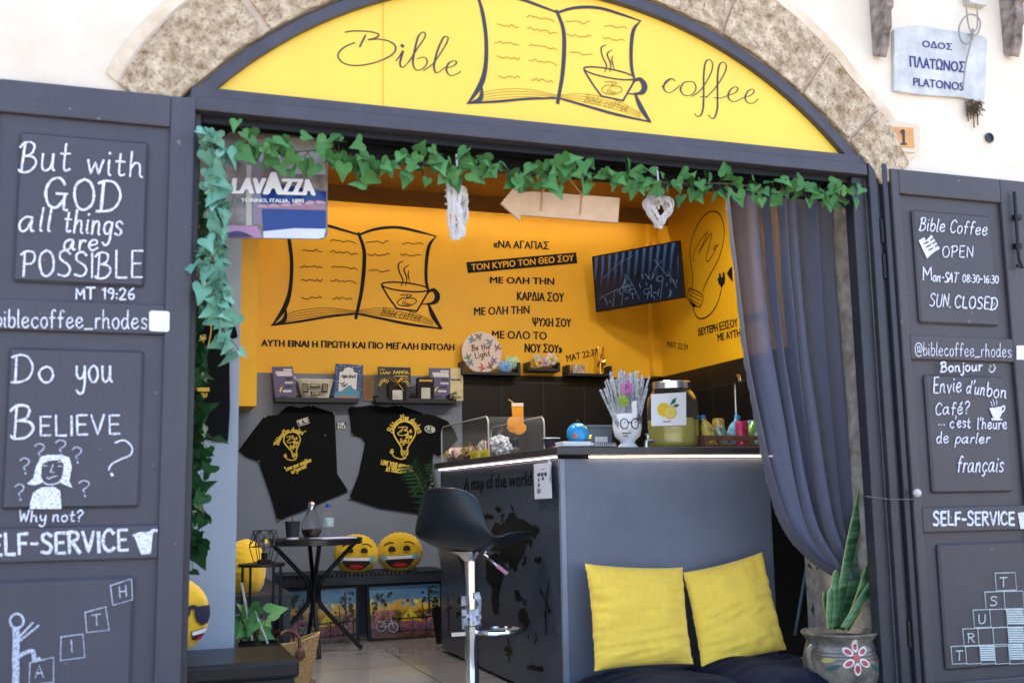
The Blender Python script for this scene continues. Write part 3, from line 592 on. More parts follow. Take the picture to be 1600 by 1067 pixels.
br = MB().tube([PY(-.065)(1585, 300), PY(-.065)(1592, 405)], .008, 8); br.tube([PY(-.065)(1592, 405), PY(-.07)(1597, 418), PY(-.07)(1589, 415)], .008, 8)
for yy in (340, 385): br.obox(PY(-.055)(1587+yy*.014-3, yy), (.018, 0, 0), (0, .012, 0), (0, 0, .012))
obj('door_bolt', br, M_black, DR)

# ------------------------------------------------------------------ the yellow sign in the arch
SG = tag(obj('shop_sign', MB().prism([(x, .012, z) for x, z in arc(AR-.045, aR+2.2, 180-aR-2.2, 50)], (0, .02, 0)), M_sign), 'yellow half-round sign board in the stone arch lettered Bible coffee with an open book', 'sign')
PG = PY(.012); k1 = MB(); k2 = MB()
src = [(562, 366), (683, 369), (425, 508), (556, 497), (689, 512)]; dst = [(871, 20), (1003, 33), (730, 163), (873, 158), (1014, 191)]
def lsq(src, dst):
    # affine fit by normal equations
    A = Matrix(((0,)*3,)*3); bx = Vector((0, 0, 0)); by = Vector((0, 0, 0))
    for (x, y), (X_, Y_) in zip(src, dst):
        v = Vector((x, y, 1))
        for i in range(3):
            for j in range(3): A[i][j] += v[i]*v[j]
        bx += v*X_; by += v*Y_
    Ai = A.inverted(); return Ai@bx, Ai@by
ax_, ay_ = lsq(src, dst)
TS = lambda x, y: (ax_[0]*x+ax_[1]*y+ax_[2], ay_[0]*x+ay_[1]*y+ay_[2])
k3 = MB(); book(k3, k2, TS, PG, .62); obj('book_drawing', k3, M_ink, SG)
Z1 = lambda *p: zc(400, 0, 3.5575, p); Z2 = lambda *p: zc(800, 0, 3.5575, p); v = .0062
def vs(pts, Zf, a=.5, b=1.3):
    q = Zf(*pts); n = len(q); ws = []
    for i in range(n):
        d = Vector(q[min(i+1, n-1)])-Vector(q[max(0, i-1)]); up = abs(d.y)/(d.length+1e-6); ws.append(v*(a+(b-a)*up**2*(1 if d.y > 0 else .55)))
    k1.stroke(PG, q, ws, 6)
vs([(495, 182), (540, 175), (620, 177), (672, 188), (682, 200), (660, 215), (622, 224), (680, 220), (740, 232), (775, 260), (765, 298), (710, 332), (630, 358), (550, 367), (490, 355), (458, 325), (460, 295), (495, 262), (548, 240)], Z1, .8, 1.1)
vs([(608, 200), (590, 235), (577, 262)], Z1, .8, 1.2)
vs([(778, 340), (800, 312), (818, 285), (802, 340), (803, 370), (820, 375), (850, 345)], Z1); vs([(810, 255), (816, 260)], Z1, 2, 2)
vs([(850, 345), (895, 275), (935, 215), (940, 190), (925, 182), (900, 210), (880, 290), (872, 350), (885, 388), (915, 390), (945, 365), (950, 335), (930, 320), (895, 330)], Z1)
vs([(930, 395), (985, 355), (1040, 275), (1067, 222), (1060, 205), (1040, 215), (1010, 280), (990, 360), (995, 400), (1012, 405), (1045, 380)], Z1)
vs([(1045, 380), (1090, 372), (1115, 352), (1100, 340), (1070, 355), (1058, 390), (1075, 420), (1105, 418), (1137, 400)], Z1)
obj('sign_lettering', k1, M_ink, SG); k1 = MB()
vs([(832, 485), (850, 470), (885, 440), (905, 452), (885, 438), (855, 455), (842, 490), (860, 515), (890, 512), (930, 478)], Z2)
vs([(985, 455), (955, 462), (936, 498), (955, 530), (995, 530), (1022, 495), (1010, 460), (985, 455)], Z2)
vs([(1000, 538), (1050, 500), (1100, 420), (1115, 362), (1098, 335), (1075, 350), (1065, 420), (1065, 520), (1062, 600), (1050, 640), (1030, 650), (1015, 635)], Z2); vs([(1045, 540), (1085, 541)], Z2)
vs([(1078, 545), (1130, 490), (1175, 420), (1191, 372), (1175, 348), (1152, 365), (1142, 430), (1142, 540), (1140, 610), (1125, 655), (1105, 658), (1092, 640)], Z2); vs([(1122, 545), (1165, 548)], Z2)
vs([(1165, 545), (1205, 532), (1243, 515), (1255, 495), (1240, 485), (1215, 500), (1200, 535), (1215, 562), (1245, 565), (1285, 545)], Z2)
vs([(1285, 545), (1325, 532), (1345, 512), (1335, 497), (1310, 510), (1295, 545), (1310, 572), (1340, 575), (1368, 553)], Z2)
obj('sign_lettering', k1, M_ink, SG); obj('sign_fine_drawing', k2, M_inkfine, SG)
obj('seam', MB().box(.86, .862, .0095, .012, 2.42, 2.87), mat('sign_seam', (.6, .38, .02), .6, var=0), SG)

# ================================================================== assumed lamps added out of view: LED line over the back wall, flush ceiling panels
def lamp_mat(name, col, e): return mat(name, col, .5, var=0, emit=e)
L1 = thing('assumed_cove_light', (2, 3.6, 3.1), 'assumed long warm LED strip, hidden from view under the brown beam above the yellow wall', 'light')  # the strip itself is unseen, assumed from the glow on the yellow wall
obj('diffuser', MB().box(.9, 3.8, 3.632, 3.65, 3.112, 3.118), lamp_mat('assumed_led_warm', (1, .92, .76), 6), L1)
for i, (x, y) in enumerate(((1.0, 1.35), (2.3, 1.35), (3.3, 1.7))):  # unseen lamps, assumed here and added to brighten the room
    t = thing('assumed_ceiling_lamp', (x, y, 3.12), ('assumed flush round ceiling lamp nearest the left wall of the shop', 'assumed flush round ceiling lamp in the middle over the counter side', 'assumed flush round ceiling lamp nearest the tiled side wall')[i], 'ceiling lamp', 'assumed ceiling lamps of the shop')
    obj('rim', MB().lathe([(.17, 0), (.17, .05), (.15, .05), (.15, .0), (.17, 0)], (x, y, 3.12), 28, cap=False), M_white, t, smooth=True)
    obj('diffuser', MB().lathe([(.149, .012), (.149, .03)], (x, y, 3.12), 28), lamp_mat('assumed_lamp_glow', (1, .97, .92), 38), t)

# ================================================================== the counter
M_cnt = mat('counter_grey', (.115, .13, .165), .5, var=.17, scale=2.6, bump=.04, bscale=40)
M_cntshade = mat('counter_grey_shaded', (.042, .050, .068), .26, var=.10, scale=4)  # the front panel's grey, darkened to carry the shade on this side
M_top = mat('counter_top', (.035, .032, .034), .35, var=.2, scale=14)
CT = thing('counter', (2.3, 1.6, 0), 'grey L-shaped bar counter with lit LED edge and black world map on its side', 'counter')
SX = 1.825
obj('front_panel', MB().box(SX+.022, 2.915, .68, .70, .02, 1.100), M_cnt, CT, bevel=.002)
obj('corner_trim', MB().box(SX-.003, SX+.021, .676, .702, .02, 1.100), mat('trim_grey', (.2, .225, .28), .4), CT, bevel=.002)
obj('side_panel', MB().box(SX, SX+.02, .703, 2.72, .02, 1.100), M_cntshade, CT, bevel=.002)
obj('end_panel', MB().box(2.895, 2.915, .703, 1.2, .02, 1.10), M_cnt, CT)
obj('plinth', MB().box(SX+.03, 2.89, .71, 2.7, 0, .08).box(SX+.05, 2.3, 1.28, 2.68, .08, .3), M_dark, CT)
obj('countertop', MB().prism([(SX-.03, .645, 1.118), (2.94, .645, 1.118), (2.94, 1.25, 1.118), (2.42, 1.25, 1.118), (2.42, 2.76, 1.118), (SX-.03, 2.76, 1.118)], (0, 0, .034)), M_top, CT, bevel=.003)
obj('led_strip', MB().box(SX+.14, 2.93, .664, .677, 1.1055, 1.1125), lamp_mat('led_front', (1, .74, .50), 1.7), CT)
obj('led_strip', MB().box(SX-.018, SX-.006, .70, 2.70, 1.1065, 1.1125), lamp_mat('led_side', (1, .80, .80), 1.0), CT)
PSD = PX(SX); T = MB(); Zm = lambda *p: zc(650, 700, 2.9085, p)
ftext(T, PSD, 'A map of the world', (725.5, 746), (831, 734.5), (725.5, 772), (831, 766), bold=.02)
def blob(pts, sub=2):
    q = []; n = len(pts); rg = random.Random(n+int(pts[0][0]))
    for i in range(n):
        a, b = pts[i], pts[(i+1) % n]
        for k in range(sub+1):
            t = k/(sub+1); j = 5 if k else 0; q.append((a[0]+(b[0]-a[0])*t+rg.uniform(-j, j), a[1]+(b[1]-a[1])*t+rg.uniform(-j, j)))
    return q
CONT = [[(345, 375), (360, 335), (385, 350), (410, 330), (425, 295), (445, 290), (460, 315), (490, 325), (520, 345), (555, 355), (560, 375), (540, 400), (520, 415), (500, 435), (495, 470), (480, 500), (465, 520), (455, 560), (440, 545), (430, 510), (410, 520), (390, 500), (380, 470), (350, 465), (340, 440), (355, 420), (340, 400)],   # eurasia
        [(325, 490), (360, 475), (395, 490), (400, 530), (415, 545), (395, 585), (385, 620), (375, 690), (380, 740), (360, 760), (345, 700), (345, 630), (320, 600), (318, 540)],  # africa
        [(470, 740), (495, 720), (512, 745), (515, 800), (500, 830), (485, 800), (468, 790)],  # australia
        [(190, 480), (230, 470), (250, 500), (235, 540), (215, 560), (200, 520)], [(225, 560), (245, 580), (240, 640), (230, 700), (222, 620)],   # americas behind the stool
        [(445, 640), (470, 650), (480, 690), (460, 700)], [(485, 680), (505, 690), (500, 715), (485, 705)], [(430, 255), (440, 260), (450, 285), (438, 280)], [(390, 300), (402, 296), (395, 330), (386, 330)], [(520, 415), (528, 420), (520, 455), (514, 440)], [(490, 495), (500, 490), (495, 530), (484, 535)], [(420, 500), (445, 500), (440, 545), (425, 545)]]
M_dec0 = mat('decal_black', (.002, .002, .0025), .4, spec=.2, var=0); obj('side_lettering', T, M_dec0, CT); T = MB()
for c_ in CONT: T.poly(PSD, Zm(*blob(c_)), .0015)
obj('map_decal', T, M_dec0, CT); T = MB()
for ln in (((565, 645), (595, 700), (605, 745)), ((605, 615), (590, 700), (592, 840)), ((615, 745), (592, 715), (585, 760)), ((420, 870), (422, 970)), ((402, 915), (440, 925)), ((410, 900), (432, 940)), ((432, 900), (412, 940)), ((145, 670), (150, 825)), ((135, 735), (162, 720)), ((545, 845), (550, 865), (540, 885)), ((512, 850), (512, 860))): T.stroke(PSD, Zm(*ln), .014, smooth=0)
for s_, a, b in (('SUMO', (190, 700), (222, 690)), ('pacific', (185, 760), (222, 755)), ('asia', (360, 275), (378, 290)), ('aagh', (538, 515), (570, 512)), ('antarctic', (505, 1000), (575, 1012)), ('Indian', (305, 320), (350, 318))): hand(T, PSD, s_.lower(), *Zm(a, b), 8, .010, .1, .3)
obj('map_names', T, M_dec0, CT)
lf = thing('price_leaflet', PSD(849, 750), 'white paper leaflet hanging from the counter edge beside the map lettering', 'leaflet')
PL = PX(SX-.02); obj('paper', MB().poly(PL, [(834.5, 725), (861, 721.5), (863, 778), (836, 779.5)], .0012), mat('paper', (.72, .72, .78), .7, var=.03), lf)
T = MB(); PL2 = PX(SX-.0215)
for x, y, w_ in ((840, 739, 4.5), (845.5, 738.5, 4), (850.5, 738, 4.5), (847, 745, 3), (841, 747, 2), (841, 755, 2.5)): T.poly(PL2, [(x, y), (x+w_, y-.4), (x+w_, y+4.8), (x, y+5.2)], .0006)
for y in (733,): T.stroke(PL2, [(846, y), (851, y-.3)], .002, smooth=0)
for k in range(4): T.stroke(PL2, [(840, 764+k*1.8), (846-k % 2*2, 763.6+k*1.8)], .003, smooth=0)
obj('print', T, mat('print_navy', (.05, .05, .12), .7, var=0), lf)
tag(obj('hanging_card', MB().prism([PSD(862.5, 722), PSD(870, 718)+Vector((-.05, -.02, 0)), PSD(872, 745)+Vector((-.05, -.02, 0)), PSD(868, 752.5)+Vector((-.03, 0, 0)), PSD(860.5, 743)], (-.001, .0006, 0)), mat('paper', (.72, .72, .78))), 'small white folded card hanging at the front corner of the counter', 'card')

# ================================================================== bar stool by the counter
ST = thing('bar_stool', (1.50, 1.02, 0), 'black moulded bar stool with chromed pedestal in front of the counter', 'bar stool')
sx, sy = 1.50, 1.02
SCA, SSA = math.cos(R(33)), math.sin(R(33))
def seat(u, v):
    # v runs from the front lip along the seat and up the back; u across.  The stool faces the counter (+x)
    prof = cr([(.195, .738), (.15, .728), (.07, .708), (-.04, .697), (-.12, .703), (-.185, .742), (-.218, .815), (-.232, .90), (-.240, .972)], 6)
    f = v*(len(prof)-1); i = min(int(f), len(prof)-2); t = f-i; x = prof[i][0]*(1-t)+prof[i+1][0]*t; z = prof[i][1]*(1-t)+prof[i+1][1]*t
    w_ = (u-.5)*2; back = max(0, (v-.42)/.58); wid = .205*(1-.05*math.cos(v*6))*(1-.30*back**2); sq = abs(w_)**3
    side = .075*sq*math.sin(min(1, v*1.35)*math.pi)**.8 + .03*sq*(v < .3)*0
    zz_ = z+side*(1-back)-.055*back**3*abs(w_)**4; x = x+.11*back*w_*w_*(1-.35*back)-.05*(1-back)*(v < .25)*w_*w_
    return Vector((sx+.035+1.14*(x*SCA-wid*w_*SSA), sy+1.14*(x*SSA+wid*w_*SCA), .727+(zz_-.727)*1.04))
g = MB().grid(seat, 22, 32); so_ = obj('seat', g, mat('stool_plastic', (.008, .012, .018), .36, var=.08, scale=30, spec=.5), ST, smooth=True, ang=180)
m = so_.modifiers.new('shell', 'SOLIDIFY'); m.thickness = .014; m.offset = 0
m = so_.modifiers.new('sub', 'SUBSURF'); m.levels = 1; m.render_levels = 1
obj('seat_mount', MB().lathe([(.03, .64), (.06, .668), (.11, .688), (.0001, .689)], (sx, sy, 0), 24), M_chrome, ST, smooth=True)
obj('gas_column', MB().lathe([(.030, .32), (.030, .645)], (sx, sy, 0), 24).lathe([(.036, .30), (.036, .345), (.030, .35)], (sx, sy, 0), 24), M_chrome, ST, smooth=True)
obj('pedestal', MB().lathe([(.19, 0), (.19, .012), (.15, .025), (.06, .045), (.032, .07), (.032, .32)], (sx, sy, 0), 32), M_chrome, ST, smooth=True)
fr_ = MB().tube([(sx+.13+.115*math.cos(q*math.pi/12), sy+.10*math.sin(q*math.pi/12), .318) for q in range(24)], .011, 8, closed=True).box(sx-.10, sx+.03, sy-.012, sy+.012, .305, .322)
obj('footrest', fr_, M_chrome, ST, smooth=True)
obj('height_lever', MB().tube([(sx+.03, sy-.02, .69), (sx+.06, sy-.05, .665), (sx+.11, sy-.07, .615), (sx+.135, sy-.08, .595)], .006, 8), M_chrome, ST, smooth=True)
obj('lever_grip', MB().tube([(sx+.105, sy-.068, .62), (sx+.135, sy-.08, .595), (sx+.15, sy-.086, .582)], .0095, 8), mat('grip_pink', (.55, .25, .33), .5), ST, smooth=True)
wr = MB()
for k in range(60):
    q = random.uniform(0, 6.28); z = random.triangular(.325, .50, .40); r0 = .034+random.uniform(0, .012); a = Vector((sx+r0*math.cos(q), sy+r0*math.sin(q), z)); t_ = Vector((-math.sin(q), math.cos(q), 0)); s1 = random.uniform(.008, .02); ti = random.uniform(-.5, .5)
    wr.add([a-t_*s1+Vector((0, 0, -s1)), a+t_*s1+Vector((.004, 0, -s1*.6)), a+t_*s1*.8+Vector((0, .004, s1)), a-t_*s1*1.1+Vector((0, 0, s1*.8))], [(0, 1, 2, 3)])
obj('peeling_wrap', wr, mat('film_wrap', (.62, .62, .68), .35, var=.2, scale=40), ST)

# ================================================================== curtain
def lerp_path(path, t):
    f = t*(len(path)-1); i = min(int(f), len(path)-2); k = f-i; return tuple(a*(1-k)+b*k for a, b in zip(path[i], path[i+1]))
Lp = cr([(1133, 292), (1142, 380), (1152, 470), (1162, 560), (1180, 660), (1197, 745), (1222, 820), (1262, 868), (1300, 892)], 8)
Rp = cr([(1306, 308), (1311, 400), (1316, 480), (1322, 560), (1328, 640), (1334, 720), (1340, 800), (1346, 855), (1338, 886)], 8)
PK = PY(.24); rgc = random.Random(11)
wig = [(rgc.uniform(4, 6), rgc.uniform(0, 6), .35), (rgc.uniform(8.5, 10.5), rgc.uniform(0, 6), .5), (rgc.uniform(17, 21), rgc.uniform(0, 6), .22)]
def curt(u, v):
    a, b = lerp_path(Lp, v), lerp_path(Rp, v); sw = math.sin(min(1, v*1.02)*math.pi*.5)
    uu = u
    x = a[0]+(b[0]-a[0])*uu; y = a[1]+(b[1]-a[1])*uu+26*max(0, v-.35)*math.sin(uu*math.pi)
    p = PK(x, y); uq = uu+.07*math.sin(2.2*v+1.3)*(1-uu)+.035*math.sin(uu*9+1.7); ph = -1.7*abs(math.sin(math.pi*7.2*uq+.5*v))**.62-.45*abs(math.sin(math.pi*4.1*uq+1.1-.6*v))+.3*math.sin(2*math.pi*2.3*uq+.6)+1.1
    amp = .070*(1-.30*v); p.y += amp*ph+.012*noise.noise(Vector((u*4, v*3, 2))); p.x += .014*math.sin(uu*30+v*2)
    return p
o = obj('curtain', MB().grid(curt, 320, 60), mat('curtain_cloth', (.086, .094, .140), .9, var=.08, scale=40, sheen=.12), smooth=True, ang=180)
tag(o, 'dark blue grey sheer curtain gathered to the right of the doorway', 'curtain')
n_ = MATS['curtain_cloth'].node_tree; bs = n_.nodes['Principled BSDF']; out_ = n_.nodes['Material Output']
tl = n_.nodes.new('ShaderNodeBsdfTranslucent'); tl.inputs[0].default_value = (.13, .13, .19, 1); ts = n_.nodes.new('ShaderNodeBsdfTransparent'); ts.inputs[0].default_value = (.9, .88, .9, 1)
m1 = n_.nodes.new('ShaderNodeMixShader'); m1.inputs[0].default_value = .10; m2 = n_.nodes.new('ShaderNodeMixShader'); m2.inputs[0].default_value = .08
n_.links.new(bs.outputs[0], m1.inputs[1]); n_.links.new(tl.outputs[0], m1.inputs[2]); n_.links.new(m1.outputs[0], m2.inputs[1]); n_.links.new(ts.outputs[0], m2.inputs[2]); n_.links.new(m2.outputs[0], out_.inputs[0])
rod = MB().tube([(2.0, .24, 2.335), (3.06, .24, 2.335)], .012, 10); tag(obj('curtain_rod', rod, M_black), 'thin black curtain rod under the lintel', 'curtain rod')

# ================================================================== ivy garlands
LEAF = [(0, .10), (.20, .30), (.44, .30), (.58, .06), (.50, -.20), (.30, -.42), (.16, -.72), (0, -1.0)]
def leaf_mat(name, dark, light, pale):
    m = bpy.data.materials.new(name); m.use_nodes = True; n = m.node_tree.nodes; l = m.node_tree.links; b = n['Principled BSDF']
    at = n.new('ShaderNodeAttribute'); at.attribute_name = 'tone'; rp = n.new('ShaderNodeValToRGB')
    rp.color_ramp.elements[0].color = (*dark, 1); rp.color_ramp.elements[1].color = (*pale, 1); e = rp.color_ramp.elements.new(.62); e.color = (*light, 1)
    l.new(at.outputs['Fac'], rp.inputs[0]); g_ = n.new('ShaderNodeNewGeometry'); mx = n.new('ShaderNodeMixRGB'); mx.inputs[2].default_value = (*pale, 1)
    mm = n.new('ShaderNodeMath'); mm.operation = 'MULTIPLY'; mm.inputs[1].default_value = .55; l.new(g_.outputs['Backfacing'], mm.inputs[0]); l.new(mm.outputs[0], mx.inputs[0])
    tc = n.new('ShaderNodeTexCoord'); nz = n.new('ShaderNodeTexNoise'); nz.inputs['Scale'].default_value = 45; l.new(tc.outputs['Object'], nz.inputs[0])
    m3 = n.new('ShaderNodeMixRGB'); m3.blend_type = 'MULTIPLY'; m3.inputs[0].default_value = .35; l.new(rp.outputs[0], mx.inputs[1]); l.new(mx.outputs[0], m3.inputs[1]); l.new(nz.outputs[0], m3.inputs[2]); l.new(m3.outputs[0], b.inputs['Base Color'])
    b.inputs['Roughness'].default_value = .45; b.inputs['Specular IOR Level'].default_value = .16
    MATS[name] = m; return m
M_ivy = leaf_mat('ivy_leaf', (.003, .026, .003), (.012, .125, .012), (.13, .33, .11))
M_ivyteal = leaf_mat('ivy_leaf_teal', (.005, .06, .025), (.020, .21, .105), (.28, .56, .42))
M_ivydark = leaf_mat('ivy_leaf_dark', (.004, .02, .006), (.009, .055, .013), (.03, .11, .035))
M_stem = mat('ivy_stem', (.07, .06, .02), .8)
def leaf(mb, p, size, nrm, down, tone, fold=.35, curl=.3):
    nrm = Vector(nrm).normalized(); d = Vector(down); d = (d-nrm*d.dot(nrm)).normalized(); s_ = d.cross(nrm)
    def q(x, y): return p+(s_*x-d*y+nrm*(abs(x)*fold-curl*y*y*.5-.12*(x*x)))*size
    vs = [q(0, .10), q(0, -.28), q(0, -.64), q(0, -1)]; fs = []
    for sg in (1, -1):
        o = len(vs); vs += [q(sg*x, y) for x, y in LEAF[1:-1]]
        a = [o, o+1, o+2, o+3, o+4, o+5]
        ff = [(0, a[0], 1), (a[0], a[1], 1), (a[1], a[2], 1), (a[2], a[3], 1), (a[3], a[4], 2, 1), (a[4], a[5], 2), (a[5], 3, 2)]
        fs += ff if sg < 0 else [f[::-1] for f in ff]
    o0 = len(mb.v); mb.add(vs, fs, tone)
    for k_ in range(4): mb.vt[o0+k_] = .22
    for k_ in range(4, len(vs)): mb.vt[o0+k_] = -.07
def garland(name, path, n, size, spread, label, mt, loose=.06, seed=1, stemr=.0028):
    rg = random.Random(seed); t = thing(name, path[0], label, 'ivy garland'); P = [Vector(p) for p in cr([tuple(p) for p in path], 10)]
    lf_ = MB(); stm = MB().tube(P, stemr, 5)
    for i in range(n):
        f = (i+rg.random())/n*(len(P)-1.001); k = int(f); p = P[k].lerp(P[k+1], f-k)
        off = Vector((rg.gauss(0, loose), rg.uniform(-spread, spread*.3)*.8, rg.gauss(-.2, 1)*loose)); c_ = p+off
        nrm = Vector((rg.gauss(0, .9), -1, rg.gauss(.1, .8))); dn = Vector((rg.gauss(0, 1.0), rg.gauss(0, .5), -1+rg.gauss(0, .7)))
        tn = min(.99, max(0, rg.gauss(.38, .27))); 
        leaf(lf_, c_, size*rg.uniform(.62, 1.15), nrm, dn, tn, rg.uniform(.1, .55), rg.uniform(-.1, .6))
        stm.tube([p, p.lerp(c_, .5)+Vector((0, 0, .01)), c_], .0014, 4, cap=False)
    obj('foliage', lf_, mt, t, smooth=True, ang=60); obj('stem', stm, M_stem, t); return t
PA = PY(-.03)
garland('ivy_garland', [PA(*p) for p in ((380, 228), (440, 238), (520, 236), (590, 258), (650, 252), (700, 262), (760, 262), (820, 272), (880, 266), (950, 276), (1010, 283), (1080, 287), (1150, 288), (1220, 300), (1280, 298), (1322, 302))], 230, .056, .05, 'green ivy garland strung along the lintel across the whole doorway', M_ivy, .030, 4)
sp = garland('ivy_sprig', [PA(*p) for p in ((553, 262), (562, 275), (566, 286))], 3, .05, .02, 'tiny ivy sprig dangling below the lintel garland, right of the reflective panel', M_ivy, .012, 9, .0015)
PA2 = PY(-.05)
garland('ivy_garland', [PA2(*p) for p in ((322, 205), (334, 225), (342, 262), (334, 300), (344, 330), (338, 372), (332, 405), (338, 440), (337, 470), (348, 500), (350, 540))], 100, .060, .05, 'pale teal ivy garland hanging down the left jamb in front', M_ivyteal, .024, 5)
PA3 = PY(.2)
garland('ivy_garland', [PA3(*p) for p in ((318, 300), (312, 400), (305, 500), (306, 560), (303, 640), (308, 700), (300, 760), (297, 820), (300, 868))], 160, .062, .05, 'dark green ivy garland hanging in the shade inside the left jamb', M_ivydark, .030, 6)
PA4 = PY(.55)
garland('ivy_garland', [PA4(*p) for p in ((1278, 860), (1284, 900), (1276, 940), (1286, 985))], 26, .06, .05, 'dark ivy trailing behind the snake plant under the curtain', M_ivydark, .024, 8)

# ================================================================== things hanging in the doorway
rgw = random.Random(21); M_wick = mat('white_wicker', (.62, .60, .60), .8, var=.15, scale=50)
def heart(c, hx, hz, yaw, label, sxk=1.0):
    c = Vector(c); t = thing('wicker_heart', c, label, 'heart ornament', 'white wicker hearts hanging from the lintel'); rot = Matrix.Rotation(yaw, 3, 'Z'); m_ = MB()
    def hp(q, k, dy): 
        x = 16*math.sin(q)**3/17; z = (13*math.cos(q)-5*math.cos(2*q)-2*math.cos(3*q)-math.cos(4*q))/17-.05
        return c+rot@Vector((x*hx*k, dy, z*hz*k))
    for j in range(11):
        k = 1-.055*(j % 5)+rgw.uniform(-.03, .03); dy = rgw.uniform(-.022, .022); ph = rgw.uniform(0, 6)
        m_.tube([hp(2*math.pi*i/40, k+.025*math.sin(ph+i*.9), dy+.008*math.sin(i*.7+ph)) for i in range(40)], .0062, 5, closed=True)
    for j in range(26):
        q = 2*math.pi*j/26; pts = [hp(q+.12*s_, .86+.16*math.cos(a), .030*math.sin(a)) for s_, a in zip((-1, -.5, 0, .5, 1), (0, 1.57, 3.14, 4.71, 6.28))]; m_.tube(pts, .0048, 5)
    obj('wicker', m_, M_wick, t, smooth=True)
    tp = c+Vector((0, 0, hz*.62)); obj('ribbon', MB().tube([tp+Vector((0, 0, -.05)), tp+Vector((.004, 0, .06)), tp+Vector((0, 0, .13))], .004, 6), M_white, t); return t
PH = PY(.05); cA = PH(714, 322); heart(cA, .062, .128, R(55), 'larger white wicker heart turned edge-on, left of the wooden arrow'); heart(PH(1029, 326), .064, .077, R(8), 'smaller white wicker heart seen face-on, right of the wooden arrow')
PW = PY(.06); AW = thing('arrow_sign', PW(870, 318), 'plain pale wooden arrow board pointing left, hung on two cords', 'arrow sign')
ar = [(783, 318), (808, 288), (806, 297), (969, 309), (966, 348), (813, 336), (814, 346)]
obj('board', MB().prism([PW(*p) for p in ar], (0, .014, 0)), mat('arrow_wood', (.60, .40, .25), .7, var=.10, scale=14), AW, bevel=.002)
ck = MB()
for pts in (((847, 300), (860, 284), (876, 266)), ((908, 304), (892, 284), (878, 266)), ((847, 300), (845, 330)), ((909, 304), (906, 336))): ck.tube([PW(*p)+Vector((0, -.004, 0)) for p in pts], .0028, 5)
obj('hanging_cord', ck, mat('jute', (.45, .28, .10), .9), AW)

# mirror-like coffee brand panel, its street reflection painted on as flat shapes
PV = PY(.13); Zl = lambda *p: zc(280, 180, 5.333, p)
LV = thing('brand_panel', PV(430, 300), 'rounded shiny coffee panel with a painted-on street reflection and white lettering, behind the ivy', 'sign')
x0, y0, x1, y1 = 350, 208, 512, 374
rc = []
for cx, cy, a0 in ((x1-18, y0+20, -90), (x1-10, y1-10, 0), (x0+10, y1-12, 90), (x0+16, y0+16, 180)):
    r_ = 18 if a0 in (-90, 180) else 10
    rc += [(cx+r_*math.cos(R(a0+i*15)), cy+r_*math.sin(R(a0+i*15))) for i in range(7)]
obj('panel', MB().prism([PV(*p) for p in rc], (0, .006, 0)), mat('panel_tan', (.13, .105, .10), .25, var=.4, scale=16, bump=0, col2=(.30, .25, .21)), LV)
def lay(pts, col, nm, o=.001, bump=0): obj('print', MB().poly(PV, Zl(*pts), .0006, o), mat('print_'+nm, col, .15, var=.05), LV)  # one flat coloured patch of the painted street reflection
lay(((530, 210), (900, 190), (1120, 215), (1190, 260), (1225, 500), (950, 490), (700, 420)), (.34, .30, .27), 'pale_wall')
lay(((560, 420), (600, 420), (605, 920), (555, 920)), (.45, .41, .36), 'post', .002)
lay(((610, 490), (690, 420), (690, 900), (612, 920)), (.22, .18, .24), 'shade', .0018)
lay(((680, 660), (720, 560), (1222, 640), (1222, 1000), (700, 1000), (690, 800)), (.006, .030, .19), 'blue_awning', .0024)
lay(((700, 970), (960, 945), (1222, 950), (1205, 1020), (1160, 1032), (700, 1025)), (.62, .64, .70), 'white_bar', .0032)
lay(((370, 960), (420, 920), (650, 925), (690, 1025), (400, 1022)), (.40, .20, .34), 'mauve', .0026)
lay(((400, 985), (480, 965), (560, 985), (620, 1020), (410, 1020)), (.02, .03, .2), 'navy', .0036)
lay(((650, 745), (1222, 745), (1222, 795), (645, 780)), (.30, .17, .22), 'tile_shade', .0030)
for i in range(6): lay(ell(690+i*98, 772-i*6, 42, 24, 12, 180, 360), (.50, .30, .33), 'roof_tile', .0040); lay(ell(1090+i*70-i*i*2, 735, 36, 20, 10, 180, 360), (.50, .30, .33), 'roof_tile', .0046) if i < 2 else None
lay(((470, 600), (385, 930), (390, 940), (480, 610)), (.1, .09, .09), 'wire', .0016)
T = MB(); PVf = PY(.125)
ftext(T, PVf, 'LAV', Zl((455, 530))[0], Zl((715, 530))[0], Zl((440, 652))[0], Zl((705, 655))[0], bold=.10)
ftext(T, PVf, 'A', Zl((745, 480))[0], Zl((825, 482))[0], Zl((712, 656))[0], Zl((852, 658))[0], bold=.10)
ftext(T, PVf, 'ZZA', Zl((862, 535))[0], Zl((1110, 540))[0], Zl((862, 660))[0], Zl((1126, 667))[0], bold=.10)
ftext(T, PVf, 'TORINO, ITALIA, 1895', Zl((515, 695))[0], Zl((1038, 702))[0], Zl((515, 730))[0], Zl((1038, 738))[0], bold=.06)
obj('lettering', T, mat('panel_white', (.85, .85, .88), .4, var=0), LV)

